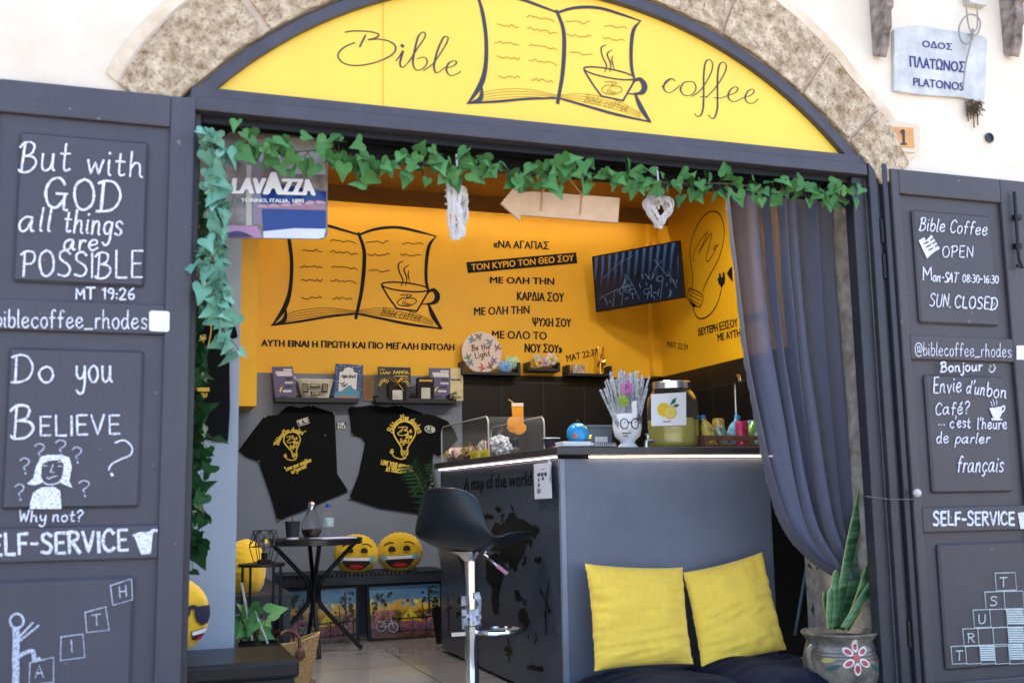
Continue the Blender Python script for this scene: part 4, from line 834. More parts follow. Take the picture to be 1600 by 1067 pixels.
# ================================================================== T-shirts pinned to the wall
M_shirt = mat('black_cotton', (.006, .006, .007), .95, var=.1, scale=60, bump=.15, bscale=300, spec=.15)
M_print = mat('gold_print', (.66, .46, .06), .6, var=.05)
M_pin = mat('brass_pin', (.75, .6, .3), .3, metal=1, var=0)
def shirt(px, y, loc_px, label, pins, seed):
    pl = PY(y); t = thing('t_shirt', pl(*loc_px), label, 't-shirt'); g = MB(); g.prism([pl(*p)+pl.n*.002 for p in px], pl.n*.008)
    def fn(a, b):
        q = pl(a, b); k = noise.noise(Vector((a*.022+seed, b*.012, seed))); return q+pl.n*(.013+.010*abs(k)+.004*noise.noise(Vector((a*.07, b*.03, seed))))
    g.add(*patch(px, fn, 3)); obj('cloth', g, M_shirt, t, smooth=True, ang=50)
    for p in pins: obj('pin', MB().ball(pl(*p)+pl.n*.014, .0065, k=10, m=6), M_pin, t, smooth=True)
    return t
def bulb_print(mb, pl, cx, cy, s_, rot, w):
    c_, n_ = math.cos(rot), math.sin(rot); f = lambda p: (cx+s_*(p[0]*c_-p[1]*n_), cy+s_*(p[0]*n_+p[1]*c_))
    mb.stroke(pl, [f(p) for p in ((-.26, 1.05), (-.32, .75), (-.78, 0), (-.98, -.55), (-.72, -1.2), (0, -1.5), (.72, -1.2), (.98, -.55), (.78, 0), (.32, .75), (.26, 1.05))], w)
    for k in (1.1, 1.25, 1.4): mb.stroke(pl, [f((-.28, k)), f((.28, k+.06))], w*.7, smooth=0)
    mb.stroke(pl, [f(p) for p in ((-.3, 1.05), (-.28, 1.42), (0, 1.75), (.28, 1.42), (.3, 1.05))], w*.7, smooth=0)
    mb.stroke(pl, [f(p) for p in ((.1, 1.75), (-.3, 1.85), (-.9, 1.65), (-1.15, 1.25))], w*.8); mb.stroke(pl, [f((-1.25, 1.25)), f((-1.0, 1.2))], w*1.3, smooth=0); mb.stroke(pl, [f((-1.2, 1.05)), f((-1.05, 1.0))], w, smooth=0)
    mb.stroke(pl, [f(p) for p in ((-.55, -.95), (.1, -1.0), (.25, -.85), (-.05, -.72), (.3, -.62), (.2, -.35), (-.3, -.25), (-.6, -.4), (-.35, -.68))], w*.7); mb.stroke(pl, [f((-.15, -.95)), f((-.3, -.55))], w*.7, smooth=0)
    for s2, a, b in (('e', (.42, -.5), (.62, -.5)), ('the', (.05, -.02), (.62, .02)), ('light', (-.42, .42), (.42, .45))): hand(mb, pl, s2, f(a), f(b), s_*.42, w*.65, .1, 0)
Zs = lambda *p: zc(400, 560, 3.5575, p)
S1 = Zs((180, 262), (240, 275), (305, 262), (370, 282), (435, 305), (405, 370), (380, 425), (400, 500), (450, 640), (512, 737), (330, 815), (120, 900), (80, 760), (15, 572), (-60, 545), (-98, 512), (-30, 420), (45, 322), (120, 312))
t = shirt(S1, BY, (460, 810), 'black t-shirt pinned up slanted with a small gold bulb print and rectangular price tag', Zs((180, 264), (305, 264), (432, 307), (382, 427), (508, 735), (122, 895), (17, 570), (50, 325)), 1.3)
PT = PY(BY-.030); T = MB(); bulb_print(T, PT, 457.5, 694, 13.2, -.18, .0085)
hand(T, PT, '"Biblecoffee_rhodes"', (434.5, 697), (474, 680), 7.5, .006, 0, 0, arc=13); hand(T, PT, '"Love your neighbor', (446, 736), (487, 720.5), 6.5, .006, 0, 0); hand(T, PT, 'as yourself"', (456, 740), (481, 729), 6.5, .006, 0, 0)
obj('print', T, M_print, t)
M_tagb = mat('tag_black', (.03, .03, .03), .6); M_tagw = mat('tag_chalk', (.7, .7, .62), .8, var=0)
def ptag(parent, px, txt, a, b, h, rim=None):
    obj('price_tag', MB().poly(PY(BY-.026), px, .002), M_tagb, parent); T = MB(); T.stroke(PY(BY-.0295), px+[px[0]], .0045, smooth=0); hand(T, PY(BY-.0295), txt, a, b, h, .0055, .05, 0); obj('tag_lettering', T, M_tagw, parent)
ptag(t, [(464, 657.5), (481, 652), (483.5, 660.5), (466.5, 666)], '18.90', (467.5, 663.5), (481, 659), 6)
S2 = Zs((510, 272), (580, 268), (650, 258), (720, 272), (790, 260), (860, 282), (930, 306), (1000, 320), (1065, 350), (1100, 400), (1120, 450), (1060, 515), (1020, 545), (985, 525), (975, 590), (958, 720), (945, 866), (690, 832), (518, 778), (570, 640), (606, 470), (585, 440), (530, 424), (522, 340))
t = shirt(S2, BY, (630, 800), 'black t-shirt pinned up wide with a larger gold bulb print and oval price tag', Zs((513, 275), (650, 261), (788, 262), (930, 308), (1020, 543), (941, 861), (521, 776), (531, 422)), 4.7)
T = MB(); bulb_print(T, PT, 632, 684.5, 17.6, 0, .0105)
hand(T, PT, 'Biblecoffee_rhodes', (612.5, 676), (653.5, 677), 9, .0075, 0, 0, arc=20); hand(T, PT, 'LOVE YOUR NEIGHBOR', (594.5, 725), (644.5, 736), 7, .007, 0, 0); hand(T, PT, 'AS YOURSELF', (603, 735.5), (634, 740), 6.5, .007, 0, 0)
obj('print', T, M_print, t); ptag(t, ell(671.5, 670.5, 8, 5.4, 18, 0, 360, 12), '19.90', (665.5, 671.5), (677, 674.5), 6)
o = thing('sale_tag', PY(BY)(533, 665), 'small black tag lettered For sale on the wall between two t-shirts', 'tag')
obj('card', MB().poly(PY(BY), [(525, 661), (541, 660), (541.5, 669), (525.5, 670)], .003), M_tagb, o); T = MB(); hand(T, PY(BY-.0045), 'FOR', (528, 665), (538, 664), 3.4, .005, 0, 0); hand(T, PY(BY-.0045), 'SALE', (527, 669.3), (540, 668.5), 3.4, .005, 0, 0); obj('tag_lettering', T, M_tagw, o)
S3 = [(300, 440), (352, 434), (371, 527), (362, 530), (358, 560), (359, 640), (356, 689), (340, 690), (322, 687), (300, 688), (285, 600), (285, 480)]
PP = PY(.72); t = shirt(S3, .72, (325, 690), 'black t-shirt hanging on the pale blue grey pier behind the ivy', [(352, 436)], 8.1)
PP2 = PY(.69); T = MB(); Zq = lambda *p: zc(280, 560, 8, p)
T.stroke(PP2, [(306, 540), (300, 515), (308, 495), (322, 492), (330, 512), (324, 545), (318, 568), (319, 588), (312, 594), (306, 588), (305, 568), (306, 540)], .0045); 
for a in (Zq((210, 158), (300, 158)), Zq((212, 190), (300, 185)), Zq((212, 220), (300, 212)), Zq((160, 332), (220, 330), (262, 285))): T.stroke(PP2, a, .004)
hand(T, PP2, 'LOVE YOUR NEIGHBOR', (287, 611), (327, 611), 5, .004, 0, 0); hand(T, PP2, 'AS YOURSELF', (292, 620), (324, 620), 5, .004, 0, 0); hand(T, PP2, 'Be the light', (302, 535), (322, 530), 8, .003, .1, 0); obj('print', T, M_print, t)

# ================================================================== wall ledges and what stands on them
M_ledge = mat('ledge_black', (.008, .0085, .011), .5)
def ledge(p0, p1, label):
    a, b = PY(BY-.1)(*p0), PY(BY-.1)(*p1); z = (a.z+b.z)/2; t = thing('picture_ledge', ((a.x+b.x)/2, BY-.05, z), label, 'shelf')
    obj('board', MB().box(a.x, b.x, BY-.11, BY-.001, z, z+.014), M_ledge, t, bevel=.002); obj('front_lip', MB().box(a.x, b.x, BY-.124, BY-.1105, z, z+.034), M_ledge, t, bevel=.002); obj('back_lip', MB().box(a.x, b.x, BY-.014, BY-.001, z+.0145, z+.06), M_ledge, t, bevel=.002); return z
zl1 = ledge((430, 628), (560, 630), 'black picture ledge at the left holding booklets and a white tub'); zl2 = ledge((586, 629), (712, 631), 'black picture ledge at the right holding dark books and boxes')
PB = PY(BY-.075); PBf = PY(BY-.0905)
def card(name, label, cat, q, m, th=.014, pl=PB, group=None):
    t = thing(name, pl((q[2][0]+q[3][0])/2, (q[2][1]+q[3][1])/2), label, cat, group); obj('cover' if cat in ('book', 'booklet') else 'body', MB().prism([pl(*p) for p in q], pl.n*th), m, t, bevel=.0015); return t
def bil(q): return lambda u, v: tuple(q[0][i]*(1-u)*(1-v)+q[1][i]*u*(1-v)+q[2][i]*u*v+q[3][i]*(1-u)*v for i in (0, 1))
def marks(t, q, lst, pl=PBf, nm='print'):
    f = bil(q)
    for li, (col, name, shapes) in enumerate(lst):
        T = MB()
        for i, s_ in enumerate(shapes): T.poly(pl, [f(*p) for p in s_], .0005, .0003+.0001*i+.0006*li)
        obj(nm, T, mat('ink_'+name, col, .6, var=0), t)
rect = lambda a, b, c, d: [(a, b), (c, b), (c, d), (a, d)]
M_purp = mat('booklet_purple', (.085, .075, .16), .5, var=.1)
for q, lab in (([(424.5, 573), (457, 573), (463, 626), (430, 627)], 'purple leaflet booklet leaning at the left end of the left ledge'), ([(670, 575), (703, 575.5), (703, 626), (671, 625)], 'purple leaflet booklet on the right ledge in front of the yellow book')):
    t = card('booklet', lab, 'booklet', q, M_purp, group='purple booklets on the ledges')
    marks(t, q, [((.55, .52, .55), 'pale', [rect(.16, .13, .93, .20), rect(.20, .20, .95, .27), rect(.55, .06, .95, .12), rect(.55, .44, .93, .49), rect(.42, .68, .82, .74)]), ((.02, .02, .03), 'darkbar', [rect(.6, .33, .9, .38), rect(.5, .56, .85, .61), rect(.24, .86, .6, .91)]), ((.7, .5, .1), 'goldmark', [[(.24, .70), (.32, .62), (.44, .56), (.36, .66), (.30, .74)]])])
# white tub
t = thing('white_tub', PY(3.79)(492, 624), 'cream oval tub with black stickers between two booklets on the left ledge', 'tub'); a, b, c_, d_ = (PY(3.79)(*p) for p in ((464, 594), (521, 597), (512, 622), (472, 622)))
cx = (a.x+b.x)/2; r1, r0 = (b.x-a.x)/2, (d_.x-c_.x)/2*-1; z0, z1 = zl1+.015, a.z
obj('tub_body', MB().lathe([(r0*.98, z0), (r1, z1), (r1+.006, z1+.003), (r1+.004, z1+.009), (r1-.004, z1+.006), (r0*.95, z0+.01)], (cx, 3.785, 0), 36, 1, .30), mat('tub_cream', (.55, .53, .45), .45), t, smooth=True)
T = MB(); PTb = PY(3.79-.062)
q = [(476, 597), (507, 597), (507, 620), (476, 620)]; ff = lambda *r: [PTb(r[0], r[1]), PTb(r[2], r[1]+.4), PTb(r[2]-r[4], r[3]), PTb(r[0]-r[4], r[3])]
for r_ in ((472, 599, 481, 614, -1.5), (503, 599, 513, 614, 1.5), (484, 599, 500, 606, 0), (485, 611, 500, 618, 0)): T.prism(ff(*r_), (0, -.002, 0))
obj('sticker', T, M_tagb, t); T = MB(); PTc = PY(3.79-.0645)
for k in range(3): T.stroke(PTc, [(474, 602+k*3.4), (479.5, 602.4+k*3.4)], .006, smooth=0); T.stroke(PTc, [(505.5, 602+k*3.4), (510.5, 602.4+k*3.4)], .006, smooth=0)
hand(T, PTc, 'MAGNETS', (485.5, 603), (499, 603.4), 3.4, .004, 0, 0); hand(T, PTc, '2.50€', (487.5, 616), (498.5, 616.4), 4, .004, 0, 0); obj('sticker_lettering', T, mat('tag_gold', (.5, .42, .2), .6, var=0), t)
hd = MB()
for s_ in (-1, 1): hd.tube([(cx+s_*(r1-.01), 3.785, z1-.01), (cx+s_*(r1+.035), 3.775, z1+.035), (cx+s_*(r1+.05), 3.77, z1+.05)], .004, 6)
obj('handle', hd, M_white, t)
q = [(524, 568.5), (567, 571), (563, 627), (520, 624)]; t = card('book', 'blue illustrated scripture book with a white arch on its cover', 'book', q, mat('book_blue', (.03, .06, .17), .4), .022)
PBb = PY(BY-.0985); marks(t, q, [((.62, .60, .56), 'cream', [[(.18, .95), (.18, .22), (.30, .20), (.36, .10), (.5, .07), (.64, .10), (.70, .20), (.82, .22), (.82, .95)]]), ((.06, .22, .33), 'wave', [[(.05, .98), (.05, .80), (.3, .74), (.5, .60), (.62, .56), (.70, .66), (.95, .72), (.95, .98)]]), ((.35, .18, .12), 'rust', [[(.1, .93), (.3, .86), (.6, .90), (.8, .84), (.9, .95)]])], PBb)
T = MB(); f = bil(q); PBc = PY(BY-.1005); hand(T, PBc, 'Agia Grafi', f(.26, .36), f(.76, .36), 5, .004, .15, .1)
for u_, v_ in ((.3, .52), (.4, .56), (.36, .60)): T.stroke(PBc, [f(u_-.08, v_), f(u_, v_+.02), f(u_+.08, v_-.03)], .007)
rs = random.Random(2)
obj('lettering', T, mat('ink_navy', (.02, .03, .08), .6, var=0), t); T = MB()
for _ in range(26):
    u_, v_ = rs.choice(((rs.uniform(.03, .15), rs.uniform(.05, .7)), (rs.uniform(.85, .97), rs.uniform(.05, .7)), (rs.uniform(.05, .95), rs.uniform(.02, .06)))); T.stroke(PBc, [f(u_, v_), f(u_+.015, v_)], .004, smooth=0)
obj('stars', T, mat('ink_star', (.6, .6, .65), .6, var=0), t)
q = [(567, 587), (585, 586.5), (585, 627), (567, 626.5)]; t = card('wooden_plaque', 'small wooden plaque with engraved lines between the two ledges', 'plaque', q, mat('plaque_wood', (.24, .12, .05), .6, var=.2, scale=20), .010, PY(BY-.002))
T = MB(); f = bil(q)
for k in range(8): T.stroke(PY(BY-.0125), [f(.12, .12+k*.10), f(.85-.1*(k % 3), .12+k*.10)], .004, smooth=0)
obj('engraving', T, mat('engraved', (.08, .035, .015), .8, var=0), t)
q = [(590, 573), (641, 574.5), (641, 624), (591, 624)]; t = card('book', 'black book with gold lettering and gold sparks behind a ribboned box', 'book', q, mat('book_black', (.014, .013, .012), .45), .016)
f = bil(q); T = MB(); PBd = PY(BY-.0925)
ftext(T, PBd, 'ΛΑΜΠΑ', f(.47, .10), f(.95, .10), f(.47, .20), f(.95, .20), bold=.05); obj('lettering', T, M_print, t); T = MB(); ftext(T, PBd, 'L.A.M.P', f(.08, .14), f(.38, .14), f(.08, .22), f(.38, .22), bold=.05); T.stroke(PBd, [f(.52, .27), f(.92, .27)], .005, smooth=0); T.stroke(PBd, [f(.74, .33), f(.94, .33)], .005, smooth=0); T.stroke(PBd, [f(.06, .08), f(.22, .08)], .004, smooth=0)
obj('lettering', T, M_print, t); T = MB()
for k in range(9):
    a_ = R(195+k*19); T.stroke(PBd, [f(.20+.12*math.cos(a_), .62+.16*math.sin(a_)), f(.20+.2*math.cos(a_), .62+.26*math.sin(a_))], .006, smooth=0); T.stroke(PBd, [f(.80+.12*math.cos(a_), .62+.16*math.sin(a_)), f(.80+.2*math.cos(a_), .62+.26*math.sin(a_))], .006, smooth=0)
obj('gold_sparks', T, M_print, t)
def gift(px0, px1, top, bot, y, label, ribbon):
    a, b = PY(y)(px0, bot), PY(y)(px1, top); t = thing('gift_box', ((a.x+b.x)/2, y, zl2+.015), label, 'box'); z0 = zl2+.0145
    obj('carton', MB().box(a.x, b.x, y-.02, y+.02, z0, b.z), M_dark, t, bevel=.002); obj('label', MB().box(a.x+.03, b.x-.03, y-.0225, y-.0205, z0+.008, z0+(b.z-z0)*.58), mat('label_grey', (.45, .43, .4), .6, var=.2, scale=60), t)
    cx = (a.x+b.x)/2; r_ = MB()
    if ribbon:
        for s_ in (-1, 1): r_.tube([(cx, y-.022, b.z), (cx+s_*.03, y-.03, b.z+.035), (cx+s_*.065, y-.03, b.z+.03), (cx+s_*.03, y-.028, b.z+.004), (cx, y-.022, b.z)], .0045, 6); r_.tube([(cx, y-.022, b.z), (cx+s_*.02, y-.028, b.z-.03), (cx+s_*.045, y-.026, b.z-.06)], .004, 6)
        r_.lathe([(.0001, 0), (.014, .001), (.0001, .002)], (cx-.01, y-.025, z0+.03), 12)
    else: r_.box(cx-.05, cx+.05, y-.0225, y-.0205, b.z-.028, b.z-.012)
    obj('ribbon' if ribbon else 'gold_band', r_, M_gold, t)
gift(606, 634, 598, 624, 3.745, 'small black gift box tied with a gold ribbon bow', True); gift(651, 677, 591, 622, 3.755, 'small black box with a gold band and pale label, on the right ledge', False)
def cone_(px, py, y, label):
    c0 = PY(y)(px, py); c0.z = zl2+.015; g = MB()
    for k in range(46):
        h_ = k/46; a_ = k*2.4; r_ = .026*math.sin(math.pi*(.12+.85*h_))+.004; p = c0+Vector((r_*math.cos(a_), r_*math.sin(a_), .06*h_)); d = Vector((math.cos(a_), math.sin(a_), .5)).normalized(); s_ = Vector((-math.sin(a_), math.cos(a_), 0))
        g.add([c0+Vector((0, 0, .06*h_)), p-s_*.009, p+d*.009, p+s_*.009], [(0, 1, 2), (0, 2, 3)])
    tag(obj('pine_cone', g, mat('cone_brown', (.03, .02, .014), .8)), label, 'pine cone', 'pine cones on the right ledge')
cone_(646, 620, 3.755, 'brown pine cone between the ribboned box and the plain black box'); cone_(704, 622, 3.74, 'brown pine cone in front of the yellow book at the ledge end')
q = [(700, 575.5), (723, 575), (723, 626), (700, 626)]; t = card('book', 'pale yellow book with watercolour cover at the right end of the ledge', 'book', q, mat('book_yellow', (.58, .46, .16), .5, var=.25, scale=22, col2=(.62, .55, .34)), .012, PY(BY-.06))
T = MB(); f = bil(q); PBe = PY(BY-.0735); hand(T, PBe, 'learning', f(.2, .38), f(.85, .38), 4, .004, 0, 0); hand(T, PBe, 'with', f(.3, .8), f(.6, .8), 4, .004, 0, 0); ftext(T, PBe, 'FAITH', f(.3, .86), f(.9, .86), f(.3, .94), f(.9, .94), bold=.05); obj('lettering', T, M_ink, t)

# three small box shelves over the tiles
def boxshelf(x0, x1, yb, yt, label):
    a, b = PY(BY-.11)(x0, yb), PY(BY-.11)(x1, yb); z0 = (a.z+b.z)/2; z1 = PY(BY-.11)(x0, yt).z; t = thing('box_shelf', ((a.x+b.x)/2, BY-.06, z0), label, 'shelf', None)
    obj('base', MB().box(a.x, b.x, BY-.12, BY-.001, z0, z0+.022), M_ledge, t, bevel=.002); obj('end_board', MB().box(a.x, a.x+.02, BY-.12, BY-.001, z0+.0225, z1), M_ledge, t, bevel=.002); obj('end_board', MB().box(b.x-.02, b.x, BY-.12, BY-.001, z0+.0225, z1), M_ledge, t, bevel=.002); return z0+.0225
zA = boxshelf(722, 813, 586, 564, 'black box shelf holding the round plate and two soft toys'); zB = boxshelf(825, 875, 580, 565, 'smallest black box shelf with flower shaped soft toys'); zC = boxshelf(887, 956, 588, 570, 'black box shelf with a small box and gold hand')
PD = PY(BY-.085); t = thing('round_plate', PD(753, 581), 'round cream plate lettered Be the Light with painted hummingbirds', 'plate'); pc = PD(753, 550.5); pr = PD(784, 550).x-pc.x
body = MB()
for k in (0,):
    vs_ = []; 
    body.prism([pc+Vector((pr*math.cos(2*math.pi*i/48), 0, pr*math.sin(2*math.pi*i/48)*.99)) for i in range(48)], (0, .012, 0))
obj('disc', body, mat('plate_cream', (.62, .50, .44), .35, var=.04), t, bevel=.004)
PDf = PY(BY-.087); T = MB(); hand(T, PDf, 'Be the', (737, 548), (766, 545), 8.5, .0065, .05, .1); hand(T, PDf, 'Light', (742, 560), (766, 556), 9, .0065, .05, .1); obj('lettering', T, mat('script_brown', (.10, .025, .02), .6, var=0), t)
rb = random.Random(4)
for x_, y_, a_, col in ((737, 531, .3, (.12, .22, .30)), (765, 535, -.5, (.10, .25, .22)), (777, 543, 2.2, (.25, .12, .14)), (731, 558, 1.2, (.10, .25, .10)), (735, 567, -1.0, (.22, .18, .32)), (771, 563, 2.6, (.22, .14, .24)), (753, 575, .2, (.42, .12, .08)), (766, 572, 1.1, (.15, .12, .08)), (748, 526, -.6, (.18, .14, .14))):
    T = MB(); c_, n_ = math.cos(a_), math.sin(a_); g_ = lambda u, v: (x_+7.5*(u*c_-v*n_), y_+7.5*(u*n_+v*c_))
    T.poly(PDf, [g_(*p) for p in ((-1.1, 0), (-.3, -.25), (.3, -.2), (.55, -.32), (.75, -.2), (1.3, -.1), (.75, -.02), (.4, .25), (-.2, .25))], .0008); T.poly(PDf, [g_(*p) for p in ((-.2, -.2), (-.6, -1.0), (.05, -.7), (.3, -.15))], .0008, .0012); T.poly(PDf, [g_(*p) for p in ((-.1, .2), (-.4, .9), (.2, .6), (.3, .15))], .0008, .0014)
    obj('painted_bird', T, mat('bird_%d_%d' % (x_, y_), col, .5, var=.35, scale=70), t)
def plush(name, c, r, col, label, cat='soft toy', petals=0, ears=0, group=None, colf=(.7, .5, .08)):
    t = thing(name, c-Vector((0, 0, r*.8)), label, cat, group); m_ = mat('plush_%d%d%d' % tuple(int(k*99) for k in col), col, .95, var=.18, scale=60, sheen=.4); b = MB()
    if petals:
        for k in range(petals): a_ = 2*math.pi*k/petals; b.ball(c+Vector((math.cos(a_)*r*.62, .004, math.sin(a_)*r*.62)), r*.42, 1, .5, 1, 10, 8)
        obj('petals', b, m_, t, smooth=True); obj('centre', MB().ball(c+Vector((0, -r*.2, 0)), r*.40, 1, .6, 1, 12, 8), mat('plush_centre_%d' % int(colf[0]*99), colf, .9), t, smooth=True)
    else:
        b.ball(c, r, 1.15, .7, .8)
        for s_ in range(ears): b.ball(c+Vector(((s_-.5)*r*1.0, 0, r*.7)), r*.3, 1, .7, 1, 10, 8)
        obj('plush_body', b, m_, t, smooth=True)
    e = MB(); fy = r*.34 if petals else r*.62
    for s_ in (-1, 1): e.ball(c+Vector((s_*r*.22-.005, -fy-r*.1, r*.12)), r*.075, k=8, m=6)
    e.tube([c+Vector((-.1*r-.005, -fy-r*.12, -.05*r)), c+Vector((-.005, -fy-r*.14, -.12*r)), c+Vector((.1*r-.005, -fy-r*.12, -.05*r))], r*.035, 5)
    obj('face', e, M_dark, t, smooth=True)
cB = PY(3.76)(789, 571); cB.z = zA+.040; plush('soft_toy', cB, .052, (.16, .32, .58), 'blue soft toy lying on the box shelf beside the round plate', ears=2)
cG = PY(3.80)(800, 564); cG.z = zA+.075; plush('soft_toy', cG, .060, (.36, .52, .30), 'green soft toy behind the blue one on the box shelf', ears=2)
for x_, y_, r_, col, cf, lab in ((843, 567, .036, (.60, .42, .14), (.5, .2, .05), 'yellow flower soft toy at the left of the smallest shelf'), (853, 565, .042, (.42, .28, .50), (.6, .5, .2), 'purple flower soft toy in the middle of the smallest shelf'), (862, 561, .050, (.55, .48, .52), (.75, .55, .05), 'pale flower soft toy with a yellow centre on the smallest shelf'), (840, 560, .034, (.38, .44, .50), (.6, .6, .5), 'bluish flower soft toy behind the yellow one')):
    c_ = PY(3.765 if r_ > .035 else 3.80)(x_, y_); plush('flower_toy', c_, r_, col, lab, petals=6, group='flower soft toys on the smallest shelf', colf=cf)
t = thing('photo_box', PY(3.78)(904, 582), 'small photo printed box on the box shelf beside the gold hand', 'box'); a, b = PY(3.77)(895, 583), PY(3.77)(914, 570)
obj('carton', MB().box(a.x, b.x, 3.77, 3.80, zC, b.z), mat('photo_print', (.30, .16, .12), .5, var=.6, scale=70, col2=(.6, .5, .45)), t, bevel=.002)
# gold hand making the victory sign
t = thing('hand_sculpture', PY(3.77)(940, 584), 'shiny gold hand sculpture making a victory sign on the box shelf', 'sculpture'); h0 = PY(3.77)(939, 584); h0.z = zC; k = .0052
def hpt(x, z, y=0): return h0+Vector(((x-939)*k, -y, (584-z)*k*1.0))
g = MB(); g.lathe([(.03, 0), (.03, .012), (.02, .02)], h0, 16); g.tube([hpt(938, 581), hpt(938, 576), hpt(938.5, 571), hpt(939, 566), hpt(940, 562)], [.020, .017, .021, .028, .024], 12)
g.tube(cr([hpt(937, 563), hpt(936.5, 555), hpt(936.3, 548), hpt(936, 542)], 3), [.0105]*9+[.008], 8); g.tube(cr([hpt(941.5, 563), hpt(943, 556), hpt(944.3, 549), hpt(945, 543)], 3), [.0105]*9+[.008], 8)
g.tube([hpt(943, 565), hpt(945, 561, .012), hpt(943.5, 564, .028), hpt(941, 567, .024)], .0095, 8); g.tube([hpt(943, 570), hpt(945, 567, .012), hpt(943, 570, .028), hpt(940.5, 571, .022)], .0085, 8); g.tube([hpt(935.5, 572, .0), hpt(933.6, 568, .014), hpt(936, 566, .03), hpt(940, 566.5, .032)], .0095, 8)
obj('hand', g, M_gold, t, smooth=True)

# ================================================================== television in the corner
q4 = [PY(3.68)(925.5, 401), PY(3.02)(1060, 376), PY(3.06)(1068, 465), PY(3.72)(932, 488)]
tn = (q4[1]-q4[0]).cross(q4[3]-q4[0]).normalized(); tn = tn if tn.dot(CAMP-q4[0]) > 0 else -tn
TV = thing('television', sum(q4, Vector())/4, 'flat television tilted in the corner of the yellow walls showing a dark stage', 'television')
def tvp(u, v, d=0): return q4[0]*(1-u)*(1-v)+q4[1]*u*(1-v)+q4[2]*u*v+q4[3]*(1-u)*v+tn*d
obj('casing', MB().prism([tvp(0, 0), tvp(1, 0), tvp(1, 1), tvp(0, 1)], -tn*.04), M_black, TV, bevel=.003)
bz = MB()
for a in (((0, 0), (1, 0), (1, .022), (0, .022)), ((0, .965), (1, .965), (1, 1), (0, 1)), ((0, .0225), (.012, .0225), (.012, .9645), (0, .9645)), ((.988, .0225), (1, .0225), (1, .9645), (.988, .9645))): bz.prism([tvp(*p, .0005) for p in a], tn*.006)
obj('bezel', bz, M_black, TV)
ms = bpy.data.materials.new('screen_picture'); ms.use_nodes = True; n = ms.node_tree.nodes; l = ms.node_tree.links; b = n['Principled BSDF']; b.inputs['Base Color'].default_value = (.004, .004, .006, 1); b.inputs['Roughness'].default_value = .12
tc = n.new('ShaderNodeTexCoord'); wv = n.new('ShaderNodeTexWave'); wv.wave_type = 'BANDS'; wv.bands_direction = 'X'; wv.inputs['Scale'].default_value = 4.2; wv.inputs['Distortion'].default_value = 1.2; wv.inputs['Detail'].default_value = 2; l.new(tc.outputs['Generated'], wv.inputs[0])
nz = n.new('ShaderNodeTexNoise'); nz.inputs['Scale'].default_value = 3; l.new(tc.outputs['Generated'], nz.inputs[0]); sx_ = n.new('ShaderNodeSeparateXYZ'); l.new(tc.outputs['Generated'], sx_.inputs[0])
rp = n.new('ShaderNodeValToRGB'); rp.color_ramp.elements[0].color = (.002, .004, .010, 1); rp.color_ramp.elements[1].color = (.030, .06, .12, 1); rp.color_ramp.elements[0].position = .35
m_ = n.new('ShaderNodeMath'); m_.operation = 'MULTIPLY'; l.new(wv.outputs['Fac'], m_.inputs[0]); l.new(sx_.outputs['Z'], m_.inputs[1]); l.new(m_.outputs[0], rp.inputs[0]); l.new(rp.outputs[0], b.inputs['Emission Color']); b.inputs['Emission Strength'].default_value = .28
obj('screen', MB().add([tvp(.012, .022, .003), tvp(.988, .022, .003), tvp(.988, .965, .003), tvp(.012, .965, .003)], [(0, 1, 2, 3)]), ms, TV)
T = MB(); rt = random.Random(3)
def tvl(pts, w): T.ribbon([tvp(*p, .0035) for p in pts], w, tn, lift=.0004, off=.0003)
for pts in (((.05, .78), (.22, .68), (.45, .62)), ((.3, .98), (.36, .55), (.38, .45)), ((.52, .9), (.41, .48), (.36, .42)), ((.66, .6), (.72, .42), (.8, .3)), ((.84, .55), (.78, .40), (.72, .25)), ((.94, .82), (.86, .5)), ((.12, .42), (.3, .22), (.48, .12)), ((.75, .96), (.8, .6)), ((.2, .95), (.24, .66))): tvl(cr(pts, 4), .004)
for _ in range(34): u_, v_ = rt.uniform(.1, .97), rt.uniform(.55, .95); tvl([(u_, v_), (u_+rt.uniform(-.04, .04), v_-rt.uniform(.02, .12))], .006)
for k in range(5): u_, v_ = rt.uniform(.15, .95), rt.uniform(.6, .85); tvl(ell(u_, v_, .035, .05, 14), .004)
mm = mat('screen_glint', (.035, .06, .10), .4, var=0, emit=.22); obj('screen_detail', T, mm, TV)
obj('wall_bracket', MB().box(3.78, 3.94, 3.40, 3.46, 2.52, 2.62).tube([tvp(.5, .5, -.04), (3.86, 3.43, 2.57)], .02, 8), M_black, TV)

# ================================================================== things on the counter
ZC = 1.1525
def onc(px, y): p = PY(y)(px, 700); return Vector((p.x, y, ZC))
def hgt(px, py, y): return PY(y)(px, py).z
# white face vase with wrapped straws
c0 = onc(981, .86); HV = thing('face_vase', c0, 'white head shaped vase with drawn glasses and a grey moustache, full of straws', 'vase')
M_cer = mat('white_ceramic', (.74, .74, .76), .25, var=.03)
rv = .070
obj('vase_body', MB().lathe([(.046, 0), (.050, .012), (.034, .028), (.038, .040), (.062, .062), (rv, .098), (rv, .150), (rv*.97, .168), (rv*.92, .168), (rv*.9, .1), (.02, .06)], c0, 36), M_cer, HV, smooth=True, ang=60)
VC = lambda th, z, d=0: c0+Vector(((rv+d)*math.sin(th), -(rv+d)*math.cos(th), z))
T = MB()
for th0 in (-.62, .12): T.tube([VC(th0+.27*math.cos(R(a)), .118+.024*math.sin(R(a)), .003) for a in range(0, 360, 20)], .0024, 5, closed=True)
T.tube([VC(-.35, .121, .004), VC(-.25, .125, .004), VC(-.15, .121, .004)], .0024, 5); T.tube([VC(.39, .12, .003), VC(.8, .125, .003), VC(1.2, .126, .003)], .0022, 5)
